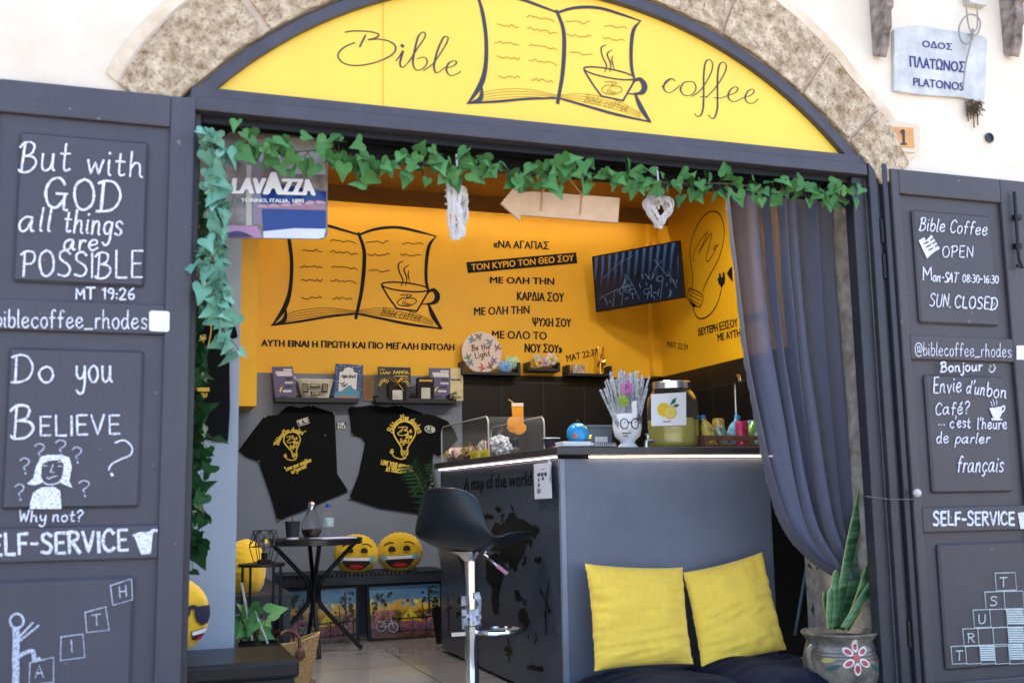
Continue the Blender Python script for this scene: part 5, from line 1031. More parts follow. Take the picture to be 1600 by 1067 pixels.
T.tube([VC(-.62, .124, .002), VC(-.55, .126, .002)], .003, 5); T.tube([VC(.12, .124, .002), VC(.2, .126, .002)], .003, 5)
T.tube([VC(-.8, .074, .0), VC(-.5, .071, .003), VC(-.2, .074, .003)], .0026, 5); T.tube([VC(-.75, .060, -.003), VC(-.4, .058, -.002)], .002, 5)
obj('drawn_face', T, M_dark, HV)
obj('nose', MB().ball(VC(-.27, .098, .002), .012, .8, .9, 1.6, 12, 8), M_cer, HV, smooth=True)
mo = [(.18, .160), (.42, .168), (.75, .150), (1.1, .164), (1.32, .168), (1.28, .140), (1.02, .118), (.74, .132), (.46, .128), (.26, .142)]
mvs, mfs = patch(mo, lambda u, v: VC(u, v, .004), 2); obj('moustache', MB().add(mvs, mfs), mat('felt_grey', (.09, .08, .10), .9), HV, smooth=True)
M_straw = mat('straw_wrapper', (.16, .17, .21), .30, var=.5, scale=42, col2=(.72, .74, .80)); sm = MB(); sm.tube([(0, 0, 0), (.002, 0, .10), (0, .001, .235)], .0036, 6); sm.tube([(0, 0, .02), (.001, .001, .24)], .0052, 4)
first = None; rs = random.Random(9)
for i in range(130):
    a_, r_ = rs.uniform(0, 6.28), rs.uniform(0, 1)**.6*.062; 
    if first is None: o = obj('wrapped_straw', sm, M_straw, loc=(0, 0, 0)); first = o
    else: o = first.copy(); COL.objects.link(o)
    x_, y_ = r_*math.cos(a_), r_*math.sin(a_); o.location = c0+Vector((x_*.7, y_*.6, .055+rs.uniform(0, .075)))
    o.rotation_euler = (-y_*3.6+rs.gauss(0, .07), x_*5.0+rs.gauss(0, .07), rs.uniform(0, 6)); o.scale = (1, 1, rs.uniform(.95, 1.12))
    tag(o, 'clear wrapped drinking straw standing in the white head vase', 'straw', 'wrapped straws in the head vase')
for k, (dx, tilt) in enumerate(((-.055, -.42), (-.062, -.50))):
    o = first.copy(); COL.objects.link(o); o.location = c0+Vector((dx, -.03, .10)); o.rotation_euler = (.1, tilt, 0); o.scale = (1.2, 1.2, .85); tag(o, 'clear wrapped drinking straw standing in the white head vase', 'straw', 'wrapped straws in the head vase')
tg = MB(); pp = c0+Vector((-.028, -.070, .285)); tg.tube([pp+Vector((.02*math.cos(R(a)), -.002, .026*math.sin(R(a)))) for a in range(-60, 250, 20)], .008, 6); tg.tube([pp+Vector((-.005, -.003, -.02)), pp+Vector((.018, -.004, .005))], .007, 6); tag(obj('pink_clip', tg, mat('clip_pink', (.55, .14, .42), .4), smooth=True), 'bright pink looped clip stuck among the wrapped straws', 'clip')
gl_ = MB()
for k in range(26): a_, b_ = rs.uniform(0, 6.28), rs.uniform(-1, 1); d = Vector((math.cos(a_)*math.sqrt(1-b_*b_), math.sin(a_)*math.sqrt(1-b_*b_)*.6, b_)); p0 = c0+Vector((-.050, -.070, .225)); gl_.tube([p0, p0+d*.030], .0035, 4)
tag(obj('green_pompom', gl_, mat('pom_green', (.32, .48, .06), .6)), 'lime green spiky pompom among the wrapped straws', 'ornament')
tag(obj('white_tag', MB().obox(c0+Vector((.006, -.074, .185)), (.013, 0, .002), (0, .001, 0), (-.003, -.004, .040)), M_white), 'narrow white paper tag leaning on the straws above the glasses', 'paper tag')

# lemonade jar
cj = onc(1053, .93); zt = hgt(1053, 597, .93)-ZC; rj = (PY(.93)(1090, 650).x-PY(.93)(1017, 650).x)/2
JR = thing('drink_dispenser', cj, 'large glass lemonade jar with a silver lid, tap and a lemon picture', 'jar')
prof = [(rj*.86, 0), (rj*.97, .012), (rj, .035), (rj, zt*.66), (rj*.93, zt*.76), (rj*.74, zt*.86), (rj*.68, zt*.90)]
obj('glass_body', MB().lathe(prof+[(r_-.004, z_) for r_, z_ in prof[::-1]], cj+Vector((0, 0, .001)), 40), M_glass, JR, smooth=True, ang=60)
obj('lemonade', MB().lathe([(rj*.82, .006), (rj*.92, .016), (rj*.955, .036), (rj*.955, zt*.43), (.0001, zt*.43)], cj, 40), mat('lemonade', (.55, .47, .10), .25, var=.06, alpha=1), JR, smooth=True, ang=60)
obj('lid', MB().lathe([(rj*.70, zt*.885), (rj*.76, zt*.89), (rj*.76, zt*.985), (rj*.72, zt), (.0001, zt)], cj, 40), M_steel, JR, smooth=True)
sl = MB()
for dx, a_ in ((-.045, .2), (.05, -.3)): sl.lathe([(.030, 0), (.032, .004), (.030, .008)], cj+Vector((dx, -.055, zt*.43+.001)), 20)
obj('lemon_slice', sl, mat('lemon_pulp', (.70, .58, .10), .4), JR, smooth=True)
tp_ = MB(); b0 = cj+Vector((-rj-.0, -.02, .045)); tp_.tube([b0+Vector((.02, 0, 0)), b0+Vector((-.022, 0, 0)), b0+Vector((-.03, 0, -.004)), b0+Vector((-.032, 0, -.038))], .010, 10); tp_.tube([b0+Vector((-.022, 0, 0)), b0+Vector((-.022, 0, .026))], .006, 8); tp_.obox(b0+Vector((-.022, 0, .030)), (.014, 0, 0), (0, .006, 0), (0, 0, .004)); obj('tap', tp_, M_steel, JR, smooth=True)
yl = cj.y-rj-.006; PLb = PY(yl); q = [(1017, 616), (1071.5, 612.5), (1072, 664), (1017.5, 665.5)]
obj('picture_label', MB().poly(PLb, q, .0015), M_white, JR)
T1, T2, T3, T4 = MB(), MB(), MB(), MB(); f = bil(q); PLc = PY(yl-.0028); PLd = PY(yl-.0040); PLe = PY(yl-.0052); PLg = PY(yl-.0062)
T1.poly(PLc, ell(*f(.36, .50), 10.5, 11, 24), .0006); T1.poly(PLd, ell(*f(.545, .60), 10.2, 10, 24), .0006)
for k in range(10):
    a_ = R(36*k+8); x_, y_ = f(.545, .60); T2.poly(PLe, [(x_+1.2*math.cos(a_), y_+1.2*math.sin(a_)), (x_+7.6*math.cos(a_-.25), y_+7.6*math.sin(a_-.25)), (x_+8.2*math.cos(a_), y_+8.2*math.sin(a_)), (x_+7.6*math.cos(a_+.25), y_+7.6*math.sin(a_+.25))], .0004)
T3.poly(PLg, [f(.55, .38), f(.60, .22), f(.72, .14), f(.70, .30)], .0004); T3.poly(PLg, [f(.62, .42), f(.72, .34), f(.82, .37), f(.74, .45)], .0004); T4.stroke(PLc, [f(.34, .88), f(.56, .87)], .004, smooth=0)
obj('lemon_print', T1, mat('lemon_yellow', (.75, .50, .03), .5), JR); obj('lemon_print', T2, mat('lemon_pale', (.80, .66, .20), .5), JR); obj('leaf_print', T3, mat('leaf_print', (.02, .16, .05), .5), JR); obj('caption', T4, M_ink, JR)

# wooden crate with drinks
a, b = PY(.80)(1102, 702), PY(.80)(1205, 702); CRT = thing('drinks_crate', ((a.x+b.x)/2, .87, ZC), 'small brown slatted wooden crate of drinks at the counter end', 'crate')
M_crate = mat('crate_wood', (.16, .07, .035), .6, var=.3, scale=24); ch_ = hgt(1110, 680, .80)-ZC
g = MB(); x0, x1 = a.x, b.x
for yy in (.80, .94):
    for z0, z1 in ((ZC+.006, ZC+ch_*.34), (ZC+ch_*.62, ZC+ch_)): g.box(x0+.0125, x1-.0125, yy, yy+.008, z0, z1)
obj('slats', g, M_crate, CRT, bevel=.001); g = MB()
for xx in (x0, x1-.012): g.box(xx, xx+.012, .80, .948, ZC, ZC+ch_+.001)
g.box(x0+.0125, x1-.0125, .8085, .9395, ZC+.001, ZC+.006)
obj('crate_ends', g, M_crate, CRT, bevel=.001)
def drink(name, px, y, r_, h_, tilt, yaw, col, cap, label, cat, colb=None, neck=False, z=.008):
    r_ *= 1.18; h_ *= 1.10; p = PY(y)(px, 690); base = Vector((p.x, y, ZC+z)); t = thing(name, base, label, cat); rot = Matrix.Rotation(yaw, 3, 'Z')@Matrix.Rotation(tilt, 3, 'Y')
    def lt(prof): 
        m = MB().lathe(prof, (0, 0, 0), 22); m.v = [base+rot@v for v in m.v]; return m
    if neck: pr_ = [(r_*.9, 0), (r_, .006), (r_, h_*.55), (r_*.9, h_*.68), (r_*.4, h_*.86), (r_*.4, h_*.93)]
    else: pr_ = [(r_*.78, 0), (r_, .008), (r_, h_-.012), (r_*.8, h_), (r_*.74, h_-.003)]
    obj('body', lt(pr_), mat('drink_%s' % name+str(px), col, .25, var=.35, scale=35, col2=colb, metal=0 if neck else .35), t, smooth=True)
    if neck: obj('cap', lt([(r_*.46, h_*.935), (r_*.46, h_*1.03), (.0001, h_*1.03)]), mat('cap_%s' % str(px), cap, .4), t, smooth=True); obj('label', lt([(r_*1.015, h_*.18), (r_*1.015, h_*.48)]), mat('lab_%s' % str(px), [min(1, k_*1.0) for k_ in (colb or col)], .4, var=.4, scale=40), t, smooth=True)
    else: obj('can_top', lt([(r_*.79, h_-.002), (.0001, h_-.004)]), M_steel, t, smooth=True)
    return t
drink('juice_bottle', 1112, .86, .027, .145, -.28, 0, (.62, .22, .03), (.02, .12, .45), 'small orange juice bottle with a blue cap leaning left in the crate', 'bottle', (.55, .5, .08), True)
drink('drink_can', 1134, .88, .030, .105, -.50, .2, (.03, .22, .12), (0, 0, 0), 'green and silver drink can tipped to the left in the crate', 'can', (.4, .5, .45))
drink('juice_bottle', 1141, .91, .028, .150, .30, 0, (.05, .25, .50), (.03, .2, .5), 'light blue bottle behind the green can in the crate', 'bottle', (.2, .45, .55), True)
drink('drink_can', 1160, .85, .028, .118, 0, 0, (.45, .02, .08), (0, 0, 0), 'crimson red drink can standing upright in the crate', 'can', (.55, .05, .12))
drink('drink_can', 1166, .90, .028, .125, .45, 0, (.08, .30, .06), (0, 0, 0), 'lime green drink can tipped right in the crate', 'can', (.22, .45, .1))
drink('juice_bottle', 1186, .86, .024, .12, .15, 0, (.1, .35, .38), (.5, .5, .5), 'small turquoise bottle at the curtain end of the crate', 'bottle', (.3, .5, .5), True)
drink('drink_can', 1122, .92, .026, .135, .05, 0, (.50, .30, .05), (0, 0, 0), 'orange and yellow drink can standing behind the orange bottle in the crate', 'can', (.6, .45, .1))
drink('drink_can', 1180, .92, .026, .130, -.1, 0, (.06, .12, .40), (0, 0, 0), 'dark blue drink can standing behind the turquoise bottle in the crate', 'can', (.3, .4, .6))
# globe money box, grey box, napkins, cup
cgx = onc(903, .92); cgx.z = ZC+.022; t = thing('globe_money_box', cgx, 'small blue globe money box with green and red land patches on a black base', 'money box'); rg_ = .054
obj('globe', MB().ball(cgx+Vector((0, 0, rg_)), rg_, k=26, m=16), mat('globe_blue', (.015, .22, .50), .25, var=.08), t, smooth=True)
def gp(u, v, d=.0012): return cgx+Vector((0, 0, rg_))+Vector((math.sin(u)*math.cos(v), -math.cos(u)*math.cos(v), math.sin(v)))*(rg_+d)
for col, nm, pts in (((.30, .55, .06), 'land_green', [(-.55, .75), (-.2, .95), (.05, .85), (-.1, .68), (-.4, .6)]), ((.32, .56, .08), 'land_lime', [(.45, .55), (.8, .75), (1.1, .5), (.8, .35)]), ((.35, .10, .04), 'land_red', [(-.85, -.05), (-.6, .02), (-.35, -.25), (-.6, -.5), (-.85, -.3)]), ((.02, .14, .4), 'sea_dark', [(-.2, .5), (.2, .52), (.25, .45), (-.2, .42)])):
    obj('land_patch', MB().add(*patch(pts, gp, 2)), mat(nm, col, .35), t, smooth=True)
obj('base', MB().lathe([(.040, -.020), (.042, -.006), (.030, .004), (.020, .010)], cgx, 20), M_dark, t, smooth=True); obj('knob', MB().lathe([(.012, 2*rg_-.002), (.012, 2*rg_+.008), (.006, 2*rg_+.014)], cgx, 12), M_dark, t, smooth=True)
obj('padlock', MB().ball(cgx+Vector((.060, -.01, .035)), .013, 1, .6, 1, 10, 8), M_gold, t, smooth=True)
a, b = PY(1.0)(921, 692), PY(1.0)(957, 664); t = thing('lidded_box', ((a.x+b.x)/2, 1.04, ZC), 'small grey lidded plastic box with a white label behind the napkins', 'box'); M_gb = mat('box_slate', (.13, .17, .20), .4)
zb = hgt(940, 664, 1.0); obj('box_body', MB().prism([(a.x+.006, 1.0, ZC), (b.x-.006, 1.0, ZC), (b.x-.002, 1.0, zb-.014), (a.x+.002, 1.0, zb-.014)], (0, .09, 0)), M_gb, t, bevel=.002); obj('lid', MB().box(a.x-.004, b.x+.004, .994, 1.096, zb-.0135, zb), M_gb, t, bevel=.003); obj('label', MB().box(a.x+.03, b.x-.03, .9975, .9995, ZC+.04, ZC+.068), M_white, t)
nb = thing('napkin_stack', PY(.78)(925, 700), 'stack of white napkins and a ring-bound notepad on a black tray', 'napkins'); a, b = PY(.74)(880, 700), PY(.74)(966, 700)
obj('tray', MB().box(a.x, b.x, .74, .88, ZC, ZC+.009), M_dark, nb, bevel=.001)
g = MB(); mid = (a.x+b.x)/2+.01
for k in range(5): g.obox(((a.x+mid)/2+random.uniform(-.004, .004), .80, ZC+.0115+k*.0042), ((mid-a.x)/2-.004, random.uniform(-.006, .006), 0), (.004, .06, 0), (0, 0, .0019))
obj('napkins', g, M_white, nb); g = MB()
for k in range(3): g.obox(((b.x+mid)/2-.006, .80, ZC+.0115+k*.0055), ((b.x-mid)/2-.006, .003*k, 0), (-.003, .06, 0), (0, 0, .0025))
obj('notepad', g, mat('pad_white', (.66, .66, .64), .8, var=.1, scale=60), nb)
g = MB()
for k in range(11): xx = mid+.004+(b.x-mid-.02)*k/10; g.tube([(xx, .740, ZC+.012), (xx, .733, ZC+.020), (xx, .742, ZC+.028)], .0022, 5)
obj('ring_binding', g, M_dark, nb)
pcx = X0 = PX(2.0)(862, 703); pcx.z = ZC; zc_ = PX(2.0)(862, 683.5).z
t = thing('paper_cup', pcx, 'black paper coffee cup with a white rim on the counter', 'cup'); hc = max(.07, zc_-ZC)
obj('cup_body', MB().lathe([(.030, 0), (.042, hc-.006), (.039, hc-.006), (.028, .006)], pcx, 28), mat('cup_black', (.02, .022, .032), .5), t, smooth=True); obj('rim', MB().tube([pcx+Vector((.0425*math.cos(R(a_)), .0425*math.sin(R(a_)), hc-.004)) for a_ in range(0, 360, 15)], .003, 6, closed=True), M_white, t, smooth=True)
p = PX(1.92)(867, 705); p.z = ZC; t = thing('sugar_sachet', p, 'tiny red and blue packet beside the paper cup', 'packet'); obj('red_half', MB().box(p.x-.012, p.x+.008, p.y-.02, p.y+.004, ZC, ZC+.022), mat('packet_red', (.5, .08, .08), .5), t); obj('blue_half', MB().box(p.x-.012, p.x+.008, p.y-.045, p.y-.0205, ZC, ZC+.022), mat('packet_blue', (.05, .2, .5), .5), t)
# pastry display
def cx_(px, py, x): p = PX(x)(px, py); p.z = ZC; return p
PD0 = thing('pastry_case', cx_(755, 716, 2.02), 'clear plastic pastry cover with rounded corners on the counter', 'display case')
ya, yb = PX(2.02)(795, 716).y, PX(2.02)(718, 722).y
zt = PX(2.02)(755, 659).z
def ubox(x0, x1, y0, y1, z0, z1, r_):
    o_ = []
    for cy, cz, a0 in ((y0+r_, z1-r_, 180), (y1-r_, z1-r_, 90)):
        o_ += [(cy+r_*math.cos(R(a0-k*15)), cz+r_*math.sin(R(a0-k*15))) for k in range(7)]
    return [(y0, z0)]+o_+[(y1, z0)]
rg2 = ubox(0, 0, ya, yb, ZC+.012, zt, .05); g = MB(); n = len(rg2); g.add([(x_, y_, z_) for x_ in (1.90, 2.24) for y_, z_ in rg2], [(i, i+1, n+i+1, n+i) for i in range(n-1)])
mc = mat('clear_plastic', (.5, .5, .5), .12, var=0); nn = mc.node_tree; tsp = nn.nodes.new('ShaderNodeBsdfTransparent'); tsp.inputs[0].default_value = (.96, .955, .95, 1); mxs = nn.nodes.new('ShaderNodeMixShader'); mxs.inputs[0].default_value = .93; nn.links.new(nn.nodes['Principled BSDF'].outputs[0], mxs.inputs[1]); nn.links.new(tsp.outputs[0], mxs.inputs[2]); nn.links.new(mxs.outputs[0], nn.nodes['Material Output'].inputs[0])
g.add([(1.90, y_, z_) for y_, z_ in rg2], [list(range(n))]); g.add([(2.24, y_, z_) for y_, z_ in rg2], [list(range(n))[::-1]]); obj('cover', g, mc, PD0)
g = MB()
for x_ in (1.90, 2.24): g.tube([(x_, y_, z_) for y_, z_ in rg2], .005, 6)
obj('cover_edge', g, mat('plastic_edge', (.36, .34, .32), .2, var=0), PD0, smooth=True); obj('tray', MB().box(1.885, 2.26, ya-.02, yb+.03, ZC, ZC+.012), M_dark, PD0, bevel=.003)
rp_ = random.Random(12)
def bag(px, py, x, sz, cols, label, cat='pastry', zoff=.004):
    p = PX(x)(px, py); p.z = ZC+zoff; t = thing('wrapped_pastry', p, label, cat, 'wrapped pastries on the counter'); 
    m1 = mat('wrap_%d_%d' % (px, py), cols[0], .25, var=.5, scale=28, col2=cols[1]); g = MB()
    def fn(u, v):
        a_ = u*2*math.pi; b_ = (v-.5)*math.pi; k = 1+.30*noise.noise(Vector((math.cos(a_)*2+px, math.sin(a_)*2, v*4)))+.26*noise.noise(Vector((math.cos(a_)*6+px, math.sin(a_)*6, v*11)))
        return p+Vector((math.cos(a_)*math.cos(b_)*sz*.5*k, math.sin(a_)*math.cos(b_)*sz*.72*k, sz*.52+math.sin(b_)*sz*.52*k))
    g.grid(fn, 26, 16); obj('wrapper', g, m1, t)
    g = MB(); g.add([p+Vector((-sz*.05, -sz*.4, sz*.9)), p+Vector((-sz*.05, sz*.4, sz*.95)), p+Vector((.01, sz*.5, sz*1.45)), p+Vector((.02, -.1*sz, sz*1.25)), p+Vector((.0, -sz*.5, sz*1.5))], [(0, 1, 2, 3, 4)]); obj('wrapper_end', g, mc, t)
    T = MB(); T.prism([p+Vector((-sz*.56, sz*.25*math.cos(R(a_)), sz*.62+sz*.25*math.sin(R(a_)))) for a_ in range(0, 360, 30)], (-.001, 0, 0)); obj('sticker', T, mat('sticker_%d' % px, cols[2], .4), t)
bag(757, 716, 2.0, .105, ((.40, .30, .22), (.62, .58, .55), (.5, .15, .1)), 'wrapped pastry with a red sticker at the left inside the clear cover')
bag(781, 712, 2.0, .125, ((.42, .46, .52), (.66, .68, .72), (.35, .08, .25)), 'silvery wrapped pastry with a purple sticker inside the clear cover')
bag(768, 708, 2.1, .11, ((.5, .45, .2), (.6, .6, .5), (.2, .4, .1)), 'yellowish wrapped pastry at the back inside the clear cover')
bag(708, 722, 1.90, .085, ((.55, .35, .22), (.66, .55, .50), (.70, .42, .02)), 'cookie packet with a round yellow sticker, leftmost before the clear cover')
bag(719, 720, 1.92, .085, ((.60, .42, .36), (.64, .5, .45), (.6, .1, .08)), 'pinkish cookie packet second from the left before the clear cover')
bag(733, 718, 1.90, .080, ((.10, .05, .03), (.35, .22, .10), (.5, .42, .05)), 'dark chocolate pastry packet before the clear cover')
for px, lab in ((742, 'bright yellow paper note, left of two against the pastries'), (757, 'bright yellow paper note, right of two against the pastries')):
    p = PX(1.85)(px, 718); q0, q1 = PX(1.85)(px-7, 706.5), PX(1.85)(px+7, 719); t = thing('price_note', p, lab, 'note', 'yellow notes before the pastries')
    obj('paper', MB().box(1.85, 1.8515, min(q0.y, q1.y), max(q0.y, q1.y), ZC+.002, max(ZC+.045, q0.z)), mat('note_yellow', (.70, .58, .03), .6), t); T = MB()
    for k in range(3): T.stroke(PX(1.849), [(px-5, 708.5+k*3), (px+4-k, 708+k*3)], .003, smooth=0)
    obj('writing', T, M_ink, t)
# orange juice cut-out on a grinder-like black stand
PJ = PY(2.2); t = thing('juice_cutout', PJ(808, 710), 'flat orange juice glass cut-out sign with two orange slices', 'sign'); Zj = lambda *p: zc(700, 560, 5.93, p)
def jl(pts, col, nm, k): obj(nm, MB().prism([PJ(*p)+Vector((0, -.0015*k, 0)) for p in Zj(*pts)], (0, .001, 0)), mat('juice_'+nm, col, .45, var=.06), t)
jl(((588, 412), (697, 412), (701, 620), (720, 640), (715, 680), (680, 705), (620, 690), (575, 680), (545, 640), (560, 600), (600, 600)), (.62, .23, .01), 'glass', 0)
jl(((588, 412), (697, 412), (698, 444), (590, 442)), (.62, .50, .38), 'foam', 1); jl(((556, 380), (562, 376), (606, 404), (602, 410)), (.66, .40, .08), 'straw', 1)
for k, (cx1, cy1, rx1, ry1) in enumerate(((598, 590, 50, 56), (668, 655, 62, 44))): jl(ell(cx1, cy1, rx1, ry1, 24, 0, 360, -35 if k else 30), (.66, .30, .03), 'rind', 2+2*k); jl(ell(cx1, cy1, rx1*.82, ry1*.82, 24, 0, 360, -35 if k else 30), (.68, .25, .01), 'slice', 3+2*k)
p = PJ(806, 712); g = MB().lathe([(.045, 0), (.048, .05), (.030, .075), (.036, .12), (.02, .14)], (p.x, 2.235, ZC), 20); tag(obj('grinder', g, M_black, smooth=True), 'small dark glossy grinder standing below the juice cut-out', 'grinder')
# kitchen tap on the tiled side wall
g = MB().tube(cr([(3.84, 2.50, 1.15), (3.84, 2.50, 1.62), (3.83, 2.46, 1.70), (3.80, 2.38, 1.71), (3.78, 2.33, 1.66)], 5), .013, 10); tag(obj('kitchen_tap', g, M_steel, smooth=True), 'tall curved steel kitchen tap near the tiled side wall, beside the curtain', 'tap')
g = MB().box(3.35, 3.94, 1.6, 3.6, 0, .92); tag(obj('back_counter', g, M_dark, bevel=.004), 'low black back counter along the tiled side wall', 'counter')

# ================================================================== cushions
def basis_pillow(q, n, th, seed, nu=64, wr=.013):
    """q: corners TL TR BR BL in the place, n: outward normal"""
    n = Vector(n).normalized(); g = MB()
    def side(sg):
        def fn(u, v):
            a, b = u*2-1, v*2-1; pinch = .045
            uu = .5+.5*a*(1-pinch*(1-abs(b)**2.2)*1.0*abs(a)**3); vv = .5+.5*b*(1-pinch*(1-abs(a)**2.2)*abs(b)**3)
            p = q[0]*(1-uu)*(1-vv)+q[1]*uu*(1-vv)+q[2]*uu*vv+q[3]*(1-uu)*vv
            h = max(0, (1-abs(a)**2.6)*(1-abs(b)**2.6))**.55
            w_ = noise.noise(Vector((a*1.4+seed, b*7+seed, 3.1)))*wr*max(0, abs(a)-.15)*1.5 + noise.noise(Vector((a*6, b*1.6+seed, 7)))*wr*.9*max(0, abs(b)-.3) + noise.noise(Vector((a*2.2, b*2.2, seed)))*wr*1.1 - wr*1.6*abs(noise.noise(Vector((a*.9+seed*2, b*4.2+a*.5, 1))))*(b > -.1)*h
            jag = noise.noise(Vector((a*9+seed, b*9, 2)))*.006*(1-min(1, h*2))
            return p+n*(sg*(th*.5*h+w_*min(1, h*1.6)))+(q[1]-q[0]).normalized()*jag
        return fn
    g.grid(side(1), nu, nu); o = len(g.v); g.grid(side(-1), nu, nu); g.f[len(g.f)//2:] = [f[::-1] for f in g.f[len(g.f)//2:]]
    return g
M_cy = mat('cushion_yellow', (.84, .56, .065), .9, var=.06, scale=30, bump=.12, bscale=260, sheen=.2)
PQ = PY(.50)
def lean(px, y_top, y_bot): return [PY(y_top)(*px[0]), PY(y_top)(*px[1]), PY(y_bot)(*px[2]), PY(y_bot)(*px[3])]
q = lean([(914, 880), (1067, 886), (1083, 1037), (929, 1048)], .60, .46); tag(obj('cushion', basis_pillow(q, (0, -1, .25), .13, 1.3), M_cy, smooth=True, ang=180), 'square yellow cushion standing upright against the counter front, left of the two', 'cushion', 'square yellow cushions against the counter')
q = lean([(1067, 894), (1191, 862), (1229, 1014), (1097, 1050)], .60, .44); tag(obj('cushion', basis_pillow(q, (-.1, -1, .25), .13, 5.9), M_cy, smooth=True, ang=180), 'square yellow cushion tilted sideways against the counter front, near the plant pot', 'cushion', 'square yellow cushions against the counter')
M_nv = mat('velvet_navy', (.003, .0045, .014), .8, var=.4, scale=9, sheen=.02, spec=.10)
def slabpad(q, z, th, seed): return basis_pillow([Vector((x, y, z)) for x, y in q], (0, 0, 1), th, seed, 40, .014)
tag(obj('floor_cushion', slabpad([(1.78, .63), (2.44, .62), (2.46, -.02), (1.80, 0)], .10, .19, 2.2), M_nv, smooth=True, ang=180), 'dark navy velvet floor cushion under the upright yellow cushion', 'floor cushion', 'navy velvet floor cushions')
tag(obj('floor_cushion', slabpad([(2.28, .60), (2.86, .62), (3.02, .10), (2.40, -.06)], .125, .20, 7.7), M_nv, smooth=True, ang=180), 'dark navy velvet floor cushion with a corner touching the plant pot', 'floor cushion', 'navy velvet floor cushions')

# round laughing cushions
M_em = mat('plush_yellow', (.66, .40, .010), .85, var=.06, scale=30, bump=.1, bscale=200, sheen=.25); M_emb = mat('felt_dark', (.03, .012, .010), .9, var=0); M_tear = mat('felt_blue', (.16, .40, .45), .9, var=.04); M_teeth = mat('felt_white', (.72, .68, .68), .9, var=.03); M_tong = mat('felt_red', (.50, .02, .03), .9, var=.04)
def round_cushion(c, rx, rz, th, yaw, label, face, name='face_cushion', group=None, roll=0):
    c = Vector(c); t = thing(name, c-Vector((0, 0, rz)), label, 'cushion', group); rot = Matrix.Rotation(yaw, 3, 'Z')@Matrix.Rotation(roll, 3, 'Y'); g = MB()
    def fn(u, v):
        a = u*2*math.pi; b = (v-.5)*math.pi; rr = abs(math.cos(b))**.62; pl_ = 1+.018*math.sin(a*26)*max(0, 1-abs(math.sin(b))*1.8)
        return c+rot@Vector((rx*rr*math.cos(a)*pl_, -th*math.sin(b)*(1+.06*noise.noise(Vector((math.cos(a)*3*rr, math.sin(a)*3*rr, 1)))), rz*rr*math.sin(a)*pl_))
    g.grid(fn, 104, 24); obj('cushion_body', g, M_em, t, smooth=True, ang=180)
    def fr(u, v, d=.003):
        r_ = min(.995, math.hypot(u, v)); cb = r_**(1/.62); return c+rot@Vector((rx*u, -th*math.sqrt(max(0, 1-cb*cb))-d, rz*v))
    def ft(pts, m, nm, d=.004, sub=3): obj(nm, MB().add(*patch(pts, lambda u, v: fr(u, v, d), sub)), m, t, smooth=True)
    if face == 'laugh':
        ft([(-.62, -.12), (.62, -.12), (.60, -.40), (.45, -.62), (.2, -.74), (-.2, -.74), (-.45, -.62), (-.60, -.40)], M_emb, 'mouth', .006); ft([(-.60, -.13), (.60, -.13), (.60, -.29), (-.60, -.29)], M_teeth, 'teeth', .010); ft(ell(0, -.60, .30, .11, 20), M_tong, 'tongue', .010)
        for s_ in (-1, 1):
            ft(ell(s_*.32, .18, .16, .17, 20), M_emb, 'eye', .006); ft([(s_*.32-.17, .04), (s_*.32+.17, .04), (s_*.32+.1, .08), (s_*.32-.1, .08)], M_em, 'eyelid', .010, 1); ft([(s_*x, z) for x, z in ((.60, -.10), (.74, -.02), (.82, -.16), (.80, -.34), (.70, -.40), (.60, -.34), (.55, -.22))], M_tear, 'tear', .012)
            g = MB(); g.tube([fr(s_*x, z, .005) for x, z in ((.66, .38), (.52, .50), (.36, .54), (.22, .50))], .0045, 6); obj('eyebrow', g, M_emb, t, smooth=True)
    elif face == 'shades':
        for s_ in (-1, 1): ft([(s_*x, z) for x, z in ((.06, .30), (.74, .36), (.78, .10), (.66, -.12), (.42, -.20), (.20, -.10), (.08, .08))], mat('felt_navy', (.010, .011, .03), .8, var=0), 'sunglasses_lens', .008)
        ft([(-.1, .34), (.1, .34), (.1, .22), (-.1, .22)], MATS['felt_navy'], 'sunglasses_bridge', .010, 1); ft([(.05, -.36), (.70, -.24), (.62, -.46), (.40, -.60), (.15, -.58)], M_emb, 'mouth', .006); ft([(.07, -.37), (.68, -.25), (.62, -.38), (.10, -.47)], M_teeth, 'teeth', .010); ft(ell(.42, -.53, .12, .06, 16, 0, 360, 15), M_tong, 'tongue', .010)
    return t
def emo(px, py, rpx, rpz, y, th, yaw, label, face, roll=0, group=None):
    c = PY(y)(px, py); rx = (PY(y)(px+rpx, py).x-PY(y)(px-rpx, py).x)/2; rz = (PY(y)(px, py-rpz).z-PY(y)(px, py+rpz).z)/2; return round_cushion(c, rx, rz, th, yaw, label, face, roll=roll, group=group)
emo(556.5, 865.5, 34.5, 31.5, 3.55, .085, R(-8), 'round yellow laughing face cushion with blue tears, half behind the bistro table', 'laugh', R(2), 'laughing face cushions on the slatted bench')
emo(624.5, 862.5, 35, 31.5, 3.55, .085, R(-14), 'round yellow laughing face cushion with blue tears, nearer the bar stool', 'laugh', R(-2), 'laughing face cushions on the slatted bench')
emo(276, 962, 51, 58, .44, .10, R(28), 'yellow face cushion wearing dark sunglasses on the black padded bench', 'shades', R(6))
p = PY(2.25)(383, 889); round_cushion((p.x, 2.25, p.z), .125, .16, .10, R(60), 'plain yellow round cushion on the left bench behind the side table', None)

